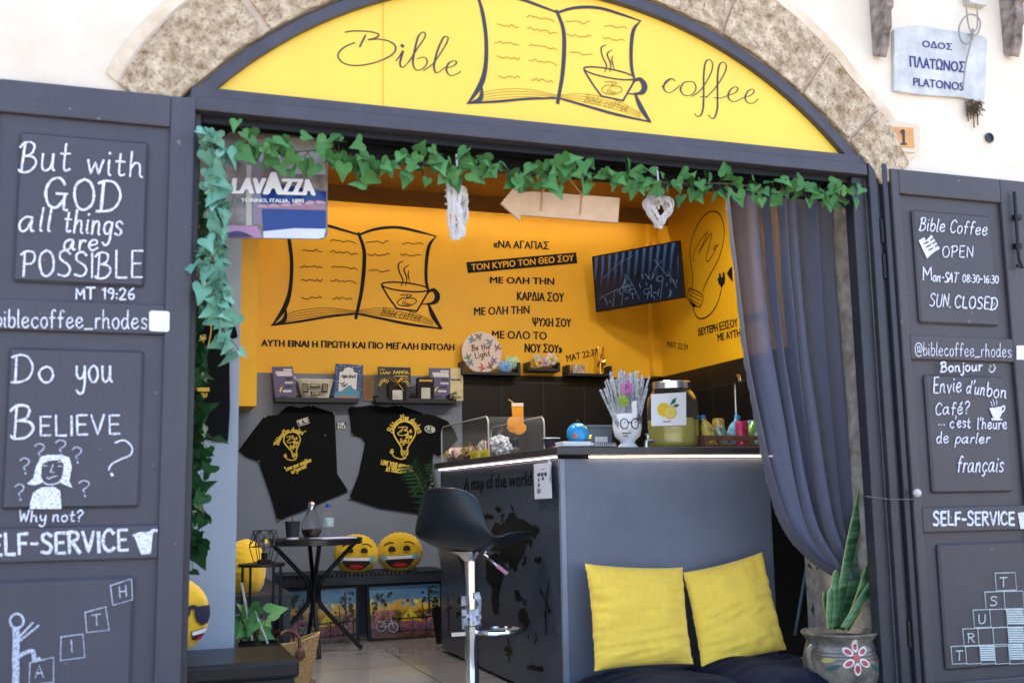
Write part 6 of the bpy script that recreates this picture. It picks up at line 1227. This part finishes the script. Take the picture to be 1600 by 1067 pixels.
# ================================================================== benches
M_bench = mat('bench_dark', (.016, .019, .027), .5, var=.15, scale=12)
def bench(name, x0, x1, y0, y1, z1, slats, label, along, apron=.055):
    t = thing(name, ((x0+x1)/2, (y0+y1)/2, 0), label, 'bench'); g = MB()
    for k in range(slats):
        if along == 'x': w_ = (y1-y0)/slats; g.box(x0, x1, y0+k*w_+.004, y0+(k+1)*w_-.004, z1-.02, z1)
        else: w_ = (x1-x0)/slats; g.box(x0+k*w_+.004, x0+(k+1)*w_-.004, y0, y1, z1-.02, z1)
    obj('seat_slats', g, M_bench, t, bevel=.002); a = MB().box(x0+.01, x1-.01, y0+.004, y0+.024, z1-.02-apron, z1-.0205).box(x0+.01, x1-.01, y1-.024, y1-.004, z1-.02-apron, z1-.0205).box(x0+.01, x0+.03, y0+.0245, y1-.0245, z1-.02-apron, z1-.0205).box(x1-.03, x1-.01, y0+.0245, y1-.0245, z1-.02-apron, z1-.0205); obj('apron', a, M_bench, t, bevel=.002)
    for x in (x0+.012, x1-.052):
        for y in (y0+.006, y1-.046): obj('leg', MB().box(x, x+.04, y, y+.04, 0, z1-.021-apron), M_bench, t, bevel=.002)
    return t
bench('slatted_bench', .92, 2.06, 3.38, 3.80, .45, 40, 'dark slatted bench along the back wall with two laughing cushions on it', 'y')
xr = PZ(.45)(462, 929).x; bench('side_bench', .0, xr, 1.98, 3.34, .45, 1, 'dark plain bench along the left wall carrying the plain yellow cushion', 'x', .07)
M_leath = mat('black_leather', (.005, .005, .007), .30, var=.15, scale=20, bump=.12, bscale=140, spec=.35)
a = PY(.24)(467, 1040); t = thing('padded_bench', (.1, .44, 0), 'black leather padded bench just inside the left doorway', 'bench'); x1 = a.x
obj('seat_pad', MB().box(-.6, x1, .22, .68, .290, .356), M_leath, t, bevel=.014, seg=3); obj('frame', MB().box(-.58, x1-.015, .24, .66, .245, .2895), M_black, t, bevel=.003)
for x in (-.5, x1-.06):
    for y in (.25, .61): obj('leg', MB().box(x, x+.04, y, y+.04, 0, .2445), M_black, t)
g = MB(); rs = random.Random(8)
def cl(u, v): return Vector((.1+.46*u, .30+.05*math.sin(u*19)+.02*noise.noise(Vector((u*9, v*3, 1))), .225-.22*v-.02*math.sin(u*7)))
g.grid(cl, 40, 10); tag(obj('folded_cloth', g, mat('cloth_pale_blue', (.34, .42, .55), .9, var=.5, scale=9, col2=(.6, .62, .66)), smooth=True, ang=180), 'pale blue and white cloth hanging under the padded bench', 'cloth')

# ================================================================== framed pictures leaning under the bench
def picture_mat():
    m = bpy.data.materials.new('sunset_canvas'); m.use_nodes = True; n = m.node_tree.nodes; l = m.node_tree.links; b = n['Principled BSDF']; tc = n.new('ShaderNodeTexCoord'); sp = n.new('ShaderNodeSeparateXYZ'); l.new(tc.outputs['Generated'], sp.inputs[0])
    nz = n.new('ShaderNodeTexNoise'); nz.inputs['Scale'].default_value = 9; nz.inputs['Detail'].default_value = 8; l.new(tc.outputs['Generated'], nz.inputs[0]); ad = n.new('ShaderNodeMath'); ad.operation = 'MULTIPLY_ADD'; ad.inputs[1].default_value = .55; l.new(nz.outputs[0], ad.inputs[0]); l.new(sp.outputs['Z'], ad.inputs[2])
    rp = n.new('ShaderNodeValToRGB'); cr_ = rp.color_ramp
    for k, (p_, c_) in enumerate(((.24, (.02, .015, .015)), (.36, (.16, .07, .03)), (.46, (.06, .06, .11)), (.56, (.30, .12, .10)), (.68, (.07, .06, .02)), (.84, (.70, .36, .03)), (.95, (.50, .40, .18)), (1.0, (.10, .22, .34)))):
        e = cr_.elements[k] if k < 2 else cr_.elements.new(p_); e.position = p_; e.color = (*c_, 1)
    l.new(ad.outputs[0], rp.inputs[0]); l.new(rp.outputs[0], b.inputs['Base Color']); b.inputs['Roughness'].default_value = .25; return m
M_pic = picture_mat()
def picture(px, y, label):
    pl = PY(y); t = thing('sunset_picture', pl((px[2][0]+px[3][0])/2, px[2][1]), label, 'picture', 'sunset pictures leaning under the bench'); f = bil(px)
    obj('frame', MB().prism([pl(*p) for p in px], (0, .03, 0)), M_black, t, bevel=.003); obj('canvas', MB().prism([pl(*f(*p)) for p in ((.04, .04), (.96, .04), (.95, .95), (.05, .95))], (0, -.002, 0)), M_pic, t)
    def lay(shapes, col, nm, k): 
        T = MB()
        for i, s_ in enumerate(shapes): T.poly(PY(y-.002), [f(*p) for p in s_], .0006, .0004*k+.00015*i)
        obj(nm, T, mat('pic_'+nm, col, .3, var=.35, scale=30), t)
    rs = random.Random(int(px[0][0])); tw = []
    for _ in range(70):
        if rs.random() < .55: u_, v_ = .95-abs(rs.gauss(0, .15)), rs.uniform(.04, .60)
        else: u_, v_ = .06+abs(rs.gauss(0, .12)), rs.uniform(.12, .52)
        if .07 < u_ < .93 and v_ > .07: r_ = rs.uniform(.012, .035); tw.append([(u_+r_*rs.uniform(.6, 1.2)*math.cos(q_), v_+r_*1.2*rs.uniform(.6, 1.2)*math.sin(q_)) for q_ in [k_*1.05 for k_ in range(6)]])
    lay(tw, (.022, .03, .018), 'painted_foliage', 1); lay([[(.80, .1), (.82, .1), (.84, .66), (.81, .66)], [(.72, .3), (.73, .3), (.75, .62), (.73, .62)]], (.02, .015, .012), 'tree_stems', 1.5)
    lay([ell(.64, .32, .03, .038, 16)], (.9, .70, .16), 'sun', 2); lay([[(.46, .60), (.56, .44), (.66, .60), (.74, .66), (.44, .66)]], (.62, .46, .04), 'light_path', 3)
    rs = random.Random(int(px[0][0])); fl = [ell(rs.uniform(.06, .34), rs.uniform(.46, .68), .025, .025, 8) for _ in range(20)]+[ell(rs.uniform(.78, .94), rs.uniform(.46, .66), .02, .02, 8) for _ in range(12)]; lay(fl, (.40, .14, .22), 'painted_blossoms', 4)
    T = MB(); pp = PY(y-.0075); 
    def s(pts, w_): T.stroke(pp, [f(*p) for p in pts], w_, smooth=0)
    for cx, cy in ((.52, .78), (.70, .77)): T.stroke(pp, [f(*p) for p in ell(cx, cy, .06, .085, 18)]+[f(cx+.06, cy)], .005, smooth=0)
    s([(.52, .78), (.57, .64), (.66, .66), (.60, .78), (.52, .78)], .006); s([(.70, .77), (.66, .60), (.69, .58)], .006); s([(.57, .64), (.56, .60)], .006)
    obj('red_bicycle', T, mat('pic_bike_red', (.30, .03, .04), .4), t); T = MB()
    for cx, cy in ((.18, .74), (.34, .76)): T.stroke(pp, [f(*p) for p in ell(cx, cy, .06, .085, 18)]+[f(cx+.06, cy)], .005, smooth=0)
    s([(.18, .74), (.24, .62), (.32, .64), (.26, .75), (.18, .74)], .006); s([(.34, .76), (.31, .58)], .006); obj('white_bicycle', T, mat('pic_bike_white', (.45, .48, .52), .4), t); T = MB()
    s([(.2, .62), (.95, .60)], .007); s([(.36, .84), (.95, .82)], .006)
    for x in (.42, .6, .78, .92): s([(x, .58), (x, .86)], .006)
    obj('railing', T, M_dark, t)
picture([(447, 921), (560, 914), (562, 1006), (449, 1014)], 3.42, 'dark framed sunset picture with bicycles, left one behind the table legs'); picture([(572, 914), (692, 907), (693, 998), (575, 1002)], 3.42, 'dark framed sunset picture with bicycles, right one fully in view')

# ================================================================== bistro table and what stands on it
tc_ = Vector((1.066, 3.01, 0)); zt_ = PY(3.01)(490, 843).z; zt_ = max(.70, min(.76, zt_)); rt_ = (PY(3.01)(565, 843).x-PY(3.01)(415, 843).x)/2
BT = thing('bistro_table', tc_, 'round black bistro table on four bent tube legs', 'table'); cxt = (PY(3.01)(565, 843).x+PY(3.01)(415, 843).x)/2
obj('tabletop', MB().lathe([(rt_-.004, zt_-.038), (rt_, zt_-.034), (rt_, zt_-.004), (rt_-.004, zt_), (.0001, zt_)], (cxt, 3.01, 0), 48), mat('table_black', (.014, .015, .018), .25, var=.1, spec=.6), BT, smooth=True)
for k in range(4):
    a_ = math.atan2(2.705-3.01, 1.056-1.066)+k*math.pi/2; d = Vector((math.cos(a_), math.sin(a_), 0)); p0 = Vector((cxt, 3.01, 0)); prof = [(rt_*.86, zt_-.042), (rt_*.80, zt_-.05), (.060, .46), (.034, .40), (.032, .34), (.060, .27), (.30, .014)]
    obj('leg', MB().tube(cr([p0+d*r_+Vector((0, 0, z_)) for r_, z_ in prof], 5), .0135, 10), M_black, BT, smooth=True)
obj('hub', MB().lathe([(.03, .33), (.034, .335), (.034, .41), (.03, .415)], (cxt, 3.01, 0), 16), M_black, BT, smooth=True)
def ont(px, dy=0): p = PY(3.01+dy)(px, 840); return Vector((p.x, 3.01+dy, zt_+.0005))
SC = (PY(3.01)(500, 800).z-PY(3.01)(500, 810).z)/10
c = ont(457, -.05); t = thing('iced_coffee_cup', c, 'black takeaway coffee cup with a clear dome lid and straw on the bistro table', 'cup')
obj('cup_body', MB().lathe([(.037, .010), (.048, 27*SC), (.046, 27*SC), (.035, .012)], c, 28), mat('cup_black', (.02, .022, .032), .5), t, smooth=True); obj('base_band', MB().lathe([(.036, 0), (.037, .0095)], c, 28), M_white, t); obj('dome_lid', MB().lathe([(.050, 27*SC+.001), (.049, 29*SC), (.042, 33*SC), (.025, 35.5*SC), (.012, 36*SC)], c, 28), mc, t, smooth=True); obj('straw', MB().tube([c+Vector((0, 0, 20*SC)), c+Vector((-.004, 0, 46*SC))], .004, 6), M_dark, t)
c = ont(486.5, -.03); t = thing('bulb_bottle', c, 'light bulb shaped glass bottle holding coffee beans on the bistro table', 'bottle'); b_ = [(.022, 0), (.045, .008), (.062, 10*SC), (.066, 17*SC), (.058, 25*SC), (.040, 34*SC), (.026, 43*SC), (.022, 46*SC)]
obj('glass', MB().lathe(b_+[(r_-.003, z_+.002) for r_, z_ in b_[::-1]], c, 32), M_glass, t, smooth=True, ang=60); obj('coffee_beans', MB().lathe([(.020, .006), (.042, .014), (.058, 10*SC), (.060, 13*SC), (.03, 14.5*SC), (.0001, 14*SC)], c, 28), mat('beans', (.07, .03, .012), .5, var=.8, scale=90, bump=1, bscale=120), t, smooth=True); obj('cap', MB().lathe([(.024, 45*SC), (.024, 54*SC), (.014, 57*SC), (.0001, 58*SC)], c, 20), M_steel, t, smooth=True)
c = ont(512.5, .03); t = thing('water_bottle', c, 'small clear plastic water bottle with a blue cap on the bistro table', 'bottle'); b_ = [(.034, 0), (.036, .006), (.036, 34*SC), (.030, 40*SC), (.014, 46*SC), (.013, 48*SC)]
obj('bottle_body', MB().lathe(b_, c, 24), mc, t, smooth=True); obj('label', MB().lathe([(.0367, 17*SC), (.0367, 31*SC)], c, 24), mat('bottle_label', (.18, .42, .50), .4, var=.4, scale=50, col2=(.5, .6, .64)), t); obj('cap', MB().lathe([(.016, 47*SC), (.016, 52.5*SC), (.0001, 52.5*SC)], c, 16), mat('cap_blue', (.01, .06, .4), .4), t, smooth=True)
c = ont(515, -.14); t = thing('menu_sheets', c, 'white paper sheets lying on the bistro table before the water bottle', 'papers'); obj('sheets', MB().obox(c+Vector((.02, 0, .003)), (.11, .03, 0), (-.03, .08, 0), (0, 0, .003)), mat('paper_lilac', (.62, .62, .80), .6), t)

# ================================================================== side table, wire lamp, plants, basket
y_ = 1.75; zs_ = PY(y_)(408, 880).z; c = Vector(((PY(y_)(372, 880).x+PY(y_)(446, 880).x)/2, y_, 0)); r_ = (PY(y_)(446, 880).x-PY(y_)(372, 880).x)/2
t = thing('side_table', c, 'small round black metal side table with thin legs under the wire lamp', 'table'); obj('tabletop', MB().lathe([(r_, zs_-.014), (r_, zs_), (.0001, zs_)], c, 36), M_black, t, smooth=True)
for a_ in (25, 115, 205, 295): obj('leg', MB().tube([c+Vector((r_*.93*math.cos(R(a_)), r_*.93*math.sin(R(a_)), zs_-.015)), c+Vector((r_*.93*math.cos(R(a_)), r_*.93*math.sin(R(a_)), 0))], .007, 8), M_black, t)
lc = c+Vector((.012, 0, zs_+.001)); t = thing('wire_lamp', lc, 'unlit bulb lamp in a black wire cage on the small side table', 'lamp'); sc_ = (PY(y_)(400, 830).z-PY(y_)(400, 880).z)
g = MB(); rings = [(.052, .006), (.076, sc_*.52), (.056, sc_*1.02)]
for r2, z2 in rings: g.tube([lc+Vector((r2*math.cos(R(60*k)), r2*math.sin(R(60*k)), z2)) for k in range(6)], .0022, 5, closed=True)
for k in range(6):
    for dk in (0, .5, -.5):
        if dk == 0: g.tube([lc+Vector((r2*math.cos(R(60*k)), r2*math.sin(R(60*k)), z2)) for r2, z2 in rings], .0022, 5)
        else: g.tube([lc+Vector((rings[2][0]*math.cos(R(60*k)), rings[2][0]*math.sin(R(60*k)), rings[2][1])), lc+Vector((rings[1][0]*math.cos(R(60*(k+2*dk))), rings[1][0]*math.sin(R(60*(k+2*dk))), rings[1][1]))], .0018, 5)
obj('wire_cage', g, M_black, t); obj('base', MB().lathe([(.036, 0), (.036, .016), (.016, .020), (.016, .052), (.0001, .052)], lc, 20), M_dark, t, smooth=True); obj('bulb', MB().lathe([(.010, .052), (.012, .066), (.028, .088), (.030, .104), (.022, .122), (.0001, .130)], lc, 20), M_glass, t, smooth=True)
y_ = 1.35; pc_ = PY(y_)(405, 1003); zr = pc_.z; t = thing('potted_plant', (pc_.x, y_, 0), 'broad leaved green plant in a black pot behind the padded bench', 'plant')
obj('pot', MB().lathe([(.07, 0), (.09, zr-.02), (.098, zr), (.088, zr), (.085, zr-.03)], (pc_.x, y_, 0), 28), M_dark, t, smooth=True); obj('soil', MB().lathe([(.084, zr-.028), (.0001, zr-.02)], (pc_.x, y_, 0), 20), mat('soil', (.03, .02, .014), .95), t)
g = MB(); st_ = MB(); rs = random.Random(14)
for k in range(15):
    a_ = rs.uniform(0, 6.28); hh = rs.uniform(.03, .17); rr = rs.uniform(.02, .10); top = Vector((pc_.x+rr*math.cos(a_), y_+rr*math.sin(a_)*.7, zr+hh)); st_.tube([(pc_.x+.01*math.cos(a_), y_, zr-.02), (pc_.x+rr*.5*math.cos(a_), y_+rr*.3*math.sin(a_), zr+hh*.8), top], .0028, 5)
    leaf(g, top, rs.uniform(.06, .09), (rs.gauss(0, .6), -1, rs.gauss(.4, .5)), (math.cos(a_), math.sin(a_)*.5, rs.uniform(-.8, .4)), min(.95, max(0, rs.gauss(.4, .2))), .2, .4)
obj('foliage', g, M_ivy, t, smooth=True, ang=60); obj('stem', st_, M_stem, t); g = MB()
for a, b in (((377, 910), (394, 1000)), ((398, 955), (418, 1005))): g.tube([PY(y_-.03)(*a), PY(y_-.03)(*b)], .006, 6)
obj('support_cane', g, mat('cane_pale', (.42, .38, .34), .6), t)
# straw bag
y_ = 1.95; A_, B_ = PY(y_)(392, 985), PY(y_)(500, 985); bx = (A_.x+B_.x)/2; wx = (B_.x-A_.x)/2; zb = PY(y_)(450, 1000).z
t = thing('straw_bag', (bx, y_, 0), 'woven straw basket bag with brown leather handles on the floor', 'bag'); g = MB()
def bg_(u, v):
    a_ = u*2*math.pi; rx = wx*(.74+.26*v); ry = .11*(.8+.2*v); sag = .012*v*v*math.cos(2*a_)*1.0; w_ = 1+.010*math.sin(v*75)+.004*math.sin(u*160)
    return Vector((bx+rx*math.cos(a_)*w_, y_+ry*math.sin(a_)*w_, .004+zb*v+sag+.02*v*math.cos(a_+.4)))
g.grid(bg_, 90, 44); ob = obj('woven_body', g, mat('straw', (.36, .22, .09), .85, var=.3, scale=50, bump=.4, bscale=120), t, smooth=True, ang=180); m = ob.modifiers.new('thick', 'SOLIDIFY'); m.thickness = .008
obj('bag_base', MB().lathe([(.0001, .003), (wx*.73, .004), (wx*.73, .010)], (bx, y_, 0), 30, 1, .11*.8/(wx*.73)), MATS['straw'], t); g = MB()
for s_ in (-1, 1):
    g = MB(); g.tube(cr([Vector((bx-.06, y_+s_*.10, zb-.05)), Vector((bx-.05, y_+s_*.10, zb+.03)), Vector((bx, y_+s_*.07, zb+.055)), Vector((bx+.05, y_+s_*.10, zb+.03)), Vector((bx+.06, y_+s_*.10, zb-.05))], 4), .009, 8); obj('handle', g, mat('leather_brown', (.10, .035, .018), .5), t, smooth=True)
g = MB()
for dx in (-.06, .06): g.ball((bx+dx, y_-.115, zb-.06), .026, 1, .35, 1.2, 12, 8)
obj('handle_patch', g, MATS['leather_brown'], t, smooth=True)
# palm at the far end of the counter
pb_ = Vector((1.97, 3.12, 0)); t = thing('palm_plant', pb_, 'dark feathery palm in a black pot at the far end of the counter', 'plant'); obj('pot', MB().lathe([(.07, 0), (.10, .22), (.09, .22), (.085, .19), (.0001, .19)], pb_, 24), M_dark, t, smooth=True); g = MB(); st_ = MB(); rs = random.Random(17)
for k in range(8):
    a_ = rs.uniform(0, 6.28); L_ = rs.uniform(.12, .26); P_ = cr([pb_+Vector((0, 0, .19)), pb_+Vector((L_*.25*math.cos(a_), L_*.25*math.sin(a_), .62)), pb_+Vector((L_*.7*math.cos(a_), L_*.7*math.sin(a_), .98)), pb_+Vector((L_*1.1*math.cos(a_), L_*1.1*math.sin(a_), 1.02+.14*rs.random()))], 8); st_.tube(P_, .004, 5)
    for i in range(9, len(P_)-1):
        p = Vector(P_[i]); d = (Vector(P_[i+1])-p).normalized()
        for s_ in (-1, 1):
            sd_ = d.cross(Vector((math.sin(a_*3), math.cos(a_*3), .2))).normalized()*s_; tip = p+sd_*.09+d*.06+Vector((0, 0, -.02)); w_ = d*.007; g.add([p-w_, p.lerp(tip, .5)-w_*1.1, tip, p.lerp(tip, .5)+w_*1.1, p+w_], [(0, 1, 2, 3, 4)], rs.uniform(.05, .4))
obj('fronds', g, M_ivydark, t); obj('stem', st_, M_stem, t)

# ================================================================== snake plant in a painted pot, rod
pcx = PY(.14)(1311, 985); px0, py0 = pcx.x, .14; zr = pcx.z; rr = (PY(.14)(1362, 985).x-PY(.14)(1260, 985).x)/2*.98
t = thing('flower_pot', (px0, py0, 0), 'glazed clay pot painted with a red and white flower, holding a snake plant', 'pot'); M_pot = mat('glazed_clay', (.095, .085, .07), .25, var=.45, scale=14, col2=(.20, .18, .145), spec=.6)
prof = [(rr*.55, 0), (rr*.62, .01), (rr*.80, zr*.22), (rr*.97, zr*.50), (rr*.98, zr*.66), (rr*.90, zr*.82), (rr*.86, zr*.90), (rr*.98, zr*.965), (rr, zr*.985), (rr*.985, zr), (rr*.90, zr*.995), (rr*.82, zr*.9)]
ob = obj('pot_body', MB().lathe(prof, (px0, py0, 0), 44), M_pot, t, smooth=True, ang=70)
obj('soil', MB().lathe([(rr*.83, zr*.93), (.0001, zr*.95)], (px0, py0, 0), 24), mat('soil', (.03, .02, .014), .95), t)
for s_ in (-1, 1): obj('handle', MB().tube(cr([Vector((px0+s_*rr*.90, py0-.03, zr*.86)), Vector((px0+s_*rr*1.15, py0-.04, zr*.80)), Vector((px0+s_*rr*1.12, py0-.04, zr*.62)), Vector((px0+s_*rr*.96, py0-.03, zr*.56))], 5), .013, 10), M_pot, t, smooth=True)
def rad(z):
    for (r1, z1), (r2, z2) in zip(prof[:-1], prof[1:]):
        if z1 <= z <= z2 and z2 > z1: return r1+(r2-r1)*(z-z1)/(z2-z1)
    return prof[0][0]
def ps(u, v, d=.002): rz_ = rad(v)+d; return Vector((px0+rz_*math.sin(u), py0-rz_*math.cos(u), v))
fu, fv = -.20, PY(py0-rr)(1332, 1028).z
for k in range(6):
    a_ = R(60*k+30); cu, cv = fu+  .25*math.cos(a_), fv+.046*math.sin(a_); pet = lambda s_: [(cu+(.17*s_*math.cos(q)*math.cos(a_)-.10*s_*math.sin(q)*math.sin(a_)), cv+(.17*s_*math.cos(q)*math.sin(a_)+.10*s_*math.sin(q)*math.cos(a_))*.155) for q in [2*math.pi*i/14 for i in range(14)]]
    obj('petal', MB().add(*patch(pet(1), lambda u, v: ps(u, v, .003), 1)), mat('glaze_white', (.68, .62, .56), .3), t, smooth=True); obj('petal_heart', MB().add(*patch(pet(.62), lambda u, v: ps(u, v, .005), 1)), mat('glaze_red', (.40, .03, .04), .3), t, smooth=True)
obj('flower_centre', MB().add(*patch(ell(fu, fv, .10, .016, 14), lambda u, v: ps(u, v, .006), 1)), mat('glaze_rust', (.42, .08, .05), .3), t, smooth=True)
for u0, v0, a_, col, nm in ((-.80, zr*.62, .3, (.02, .09, .08), 'glaze_teal'), (-.55, zr*.40, -.4, (.02, .09, .08), 'glaze_teal'), (.42, zr*.60, 2.6, (.02, .09, .08), 'glaze_teal'), (-.95, zr*.70, .1, (.30, .26, .05), 'glaze_olive')):
    obj('leaf_mark', MB().add(*patch([(u0+.22*x*math.cos(a_)-.05*y*math.sin(a_), v0+(.22*x*math.sin(a_)+.07*y*math.cos(a_))*.16) for x, y in ((-1, 0), (-.4, .9), (.3, .8), (1, 0), (.3, -.8), (-.4, -.9))], lambda u, v: ps(u, v, .003), 1)), mat(nm, col, .3), t, smooth=True)
T = MB()
for z in (zr*.70, zr*.74, zr*.78): T.tube([ps(R(a_), z, .0008) for a_ in range(-90, 91, 10)], .0015, 4)
obj('groove_line', T, mat('glaze_brown', (.08, .05, .035), .4), t)
SP = thing('snake_plant', (px0, py0, zr*.93), 'tall banded green snake plant growing in the painted pot', 'plant')
ml = bpy.data.materials.new('snake_leaf'); ml.use_nodes = True; n = ml.node_tree.nodes; l = ml.node_tree.links; b = n['Principled BSDF']; tcn = n.new('ShaderNodeTexCoord'); mpn = n.new('ShaderNodeMapping'); mpn.inputs['Scale'].default_value = (1.2, 1.2, 9); l.new(tcn.outputs['Object'], mpn.inputs[0]); nzn = n.new('ShaderNodeTexNoise'); nzn.inputs['Scale'].default_value = 4.5; nzn.inputs['Detail'].default_value = 5; l.new(mpn.outputs[0], nzn.inputs[0]); rpn = n.new('ShaderNodeValToRGB'); rpn.color_ramp.elements[0].position = .38; rpn.color_ramp.elements[1].position = .66; rpn.color_ramp.elements[0].color = (.014, .075, .022, 1); rpn.color_ramp.elements[1].color = (.11, .24, .10, 1); l.new(nzn.outputs[0], rpn.inputs[0]); l.new(rpn.outputs[0], b.inputs['Base Color']); b.inputs['Roughness'].default_value = .35
M_edge = mat('snake_leaf_edge', (.36, .38, .10), .4, var=.1)
def blade(pts, w_, dy, tw=.3):
    P = cr([PY(py0+dy)(*p) for p in pts], 6); g = MB(); e1 = MB(); n = len(P); E = [[], []]; vs = []
    for i, p in enumerate(P):
        p = Vector(p); t_ = i/(n-1); d = (Vector(P[min(i+1, n-1)])-Vector(P[max(i-1, 0)])).normalized(); s_ = d.cross(Vector((tw, -1, 0))).normalized()*-1; ww = w_*(.55+.45*math.sin(min(1, t_*1.5)*math.pi*.5))*max(.04, (1-t_**9)**.8); c_ = Vector((tw, 1, 0)).normalized()*ww*.35
        vs += [p-s_*ww, p+c_, p+s_*ww]; E[0].append(p-s_*ww); E[1].append(p+s_*ww)
    g.add(vs, [f_ for i in range(n-1) for f_ in ((3*i, 3*i+1, 3*i+4, 3*i+3), (3*i+1, 3*i+2, 3*i+5, 3*i+4))]); lf_ = obj('leaf', g, ml, SP, smooth=True, ang=180); m = lf_.modifiers.new('thick', 'SOLIDIFY'); m.thickness = .005
    for q in E: e1.tube(q, .0022, 5)
    obj('leaf_edge', e1, M_edge, lf_)
blade([(1302, 982), (1316, 920), (1330, 850), (1343, 790), (1353, 735)], .030, .02, .2); blade([(1312, 982), (1330, 925), (1346, 870), (1361, 812)], .036, .05, -.2); blade([(1322, 982), (1340, 945), (1354, 905), (1364, 870)], .028, -.03, .1); blade([(1296, 982), (1296, 955), (1298, 918)], .017, -.02, .2); blade([(1304, 982), (1304, 940), (1306, 890)], .019, .0, 0)
blade([(1309, 982), (1322, 930), (1331, 885), (1336, 842)], .016, .06, .5); blade([(1317, 982), (1345, 940), (1362, 915), (1372, 905)], .018, -.05, -.3); blade([(1299, 982), (1290, 950), (1287, 925)], .012, .03, .4)
tag(obj('metal_rod', MB().tube([PY(.62)(1263, 870), PY(.58)(1242, 992)], .008, 8), mat('rod_blue', (.05, .07, .10), .4)), 'thin dark metal rod slanting beside the counter end', 'rod')

# ================================================================== on the upper wall at the right
PF = PY(-.0); SS = thing('street_sign', PY(-.02)(1470, 100), 'worn grey marble street name plate lettered in blue Greek and Latin', 'street sign')
q = [(1397, 46), (1440, 40), (1500, 50), (1536, 56), (1543, 62), (1541, 110), (1538, 160), (1500, 152), (1440, 148), (1398, 142)]
obj('marble_plate', MB().prism([PY(-.022)(*p) for p in q], (0, .02, 0)), mat('marble', (.46, .48, .50), .6, var=.14, scale=9, bump=.3, bscale=30, col2=(.62, .63, .62)), SS, bevel=.004)
PT_ = PY(-.0225); T = MB(); bl = mat('letter_blue', (.03, .035, .18), .6, var=.2, scale=40)
ftext(T, PT_, 'ΟΔΟΣ', (1441, 63), (1487, 69), (1441, 74), (1487, 79), bold=.03); ftext(T, PT_, 'ΠΛΑΤΩΝΟΣ', (1421, 88), (1507, 97), (1422, 105), (1506, 114), bold=.03); ftext(T, PT_, 'PLATONOS', (1427, 122), (1505, 130), (1427, 134.5), (1505, 142.5), bold=.03); obj('lettering', T, bl, SS)
HN = thing('house_number', PY(-.02)(1412, 215), 'ochre house number plate with a single black 1 in a pale plaster rim', 'house number'); obj('plaster_rim', MB().prism([PY(-.020)(*p) for p in ((1386, 192), (1394, 188), (1432, 193), (1438, 200), (1437, 232), (1430, 239), (1392, 236), (1386, 228))], (0, .018, 0)), mat('rim_pale', (.66, .56, .44), .9, bump=.4, bscale=30), HN, bevel=.003)
obj('plate', MB().prism([PY(-.024)(*p) for p in ((1392, 198), (1427, 200), (1429, 231), (1394, 229))], (0, .0035, 0)), mat('plate_ochre', (.60, .30, .10), .6, var=.2, scale=12), HN); T = MB(); T.stroke(PY(-.0245), [(1408, 207), (1411.5, 204), (1411.5, 204), (1412, 225)], .014, smooth=0); T.stroke(PY(-.0246), [(1408, 225.5), (1416, 225.5)], .008, smooth=0); obj('numeral', T, M_ink, HN)
def bracket(px, label, sc_=1):
    b0 = PY(-.10)(px, 82); t = thing('wooden_bracket', b0, label, 'bracket', 'carved wooden brackets under the upper storey'); z0 = b0.z; x = b0.x; m_ = mat('weathered_wood', (.13, .085, .06), .9, var=.5, scale=16, bump=.6, bscale=30, col2=(.36, .30, .27)); w_ = .021*sc_
    prof = [(0, .02), (-.06, .0), (-.10, .05), (-.115, .11), (-.135, .125), (-.14, .20), (-.165, .215), (-.17, .30), (-.20, .32), (-.22, .9), (0, .9)]
    obj('carved_block', MB().prism([(x-w_, -.002+y*.7, z0+z*sc_) for y, z in prof], (2*w_, 0, 0)), m_, t, bevel=.004); return t
bracket(1392, 'carved wooden bracket left of the street name plate'); bracket(1600, 'carved wooden bracket at the right edge above the door leaf', 1.25)
cb = mat('cable_grey', (.30, .28, .26), .6); t = thing('wall_cable', PY(-.03)(1505, 140), 'thin grey looped cable hanging over the street name plate', 'cable'); q = [(1508, -30), (1509, 10), (1512, 40), (1518, 55), (1528, 52), (1531, 35), (1522, 25), (1508, 26), (1499, 42), (1500, 62), (1509, 70), (1518, 62), (1520, 45), (1516, 68), (1508, 100), (1503, 138)]
obj('loop', MB().tube(cr([PY(-.045)(*p)+Vector((0, -.0025*(i % 4), 0)) for i, p in enumerate(q)], 6), .0042, 6), cb, t, smooth=True); obj('second_wire', MB().tube(cr([PY(-.04)(*p) for p in ((1524, 0), (1527, 20), (1526, 45), (1515, 55))], 5), .0035, 6), cb, t, smooth=True)
a, b = PY(-.04)(1514, 5), PY(-.04)(1540, -18); tag(obj('junction_box', MB().box(a.x, b.x, -.045, -.001, a.z, b.z), mat('box_white', (.55, .54, .5), .5), bevel=.004), 'small pale junction box above the street name plate', 'junction box')
g = MB(); rs = random.Random(23)
for k in range(110):
    p = PY(-.015)(1508+rs.uniform(0, 22), 157+rs.uniform(0, 18)); d = Vector((rs.gauss(0, .7), -rs.uniform(.2, 1), rs.gauss(-.5, .8))).normalized(); g.tube([p, p+d*.014, p+d*.028+Vector((0, 0, -.01))], .0016, 4)
for px, l in ((1512, 190), (1521, 200), (1527, 196), (1516, 186)): g.tube([PY(-.012)(px, 172), PY(-.014)(px+1, l)], .003, 4)
tag(obj('dry_weed', g, mat('dry_weed', (.10, .07, .04), .95, var=.4, scale=60)), 'tuft of dry brown weed growing from the wall below the street plate', 'weed')
p = PY(-.004)(1545, 216); g = MB().lathe([(.020, 0), (.024, .003), (.024, .008), (.018, .008), (.016, -.02), (.0001, -.02)], (0, 0, 0), 24); g.v = [p+Vector((v.x, -v.z, v.y)) for v in g.v]; tag(obj('vent_pipe', g, mat('pipe_dark', (.03, .04, .055), .5), smooth=True), 'small round dark pipe end in the white wall', 'pipe')
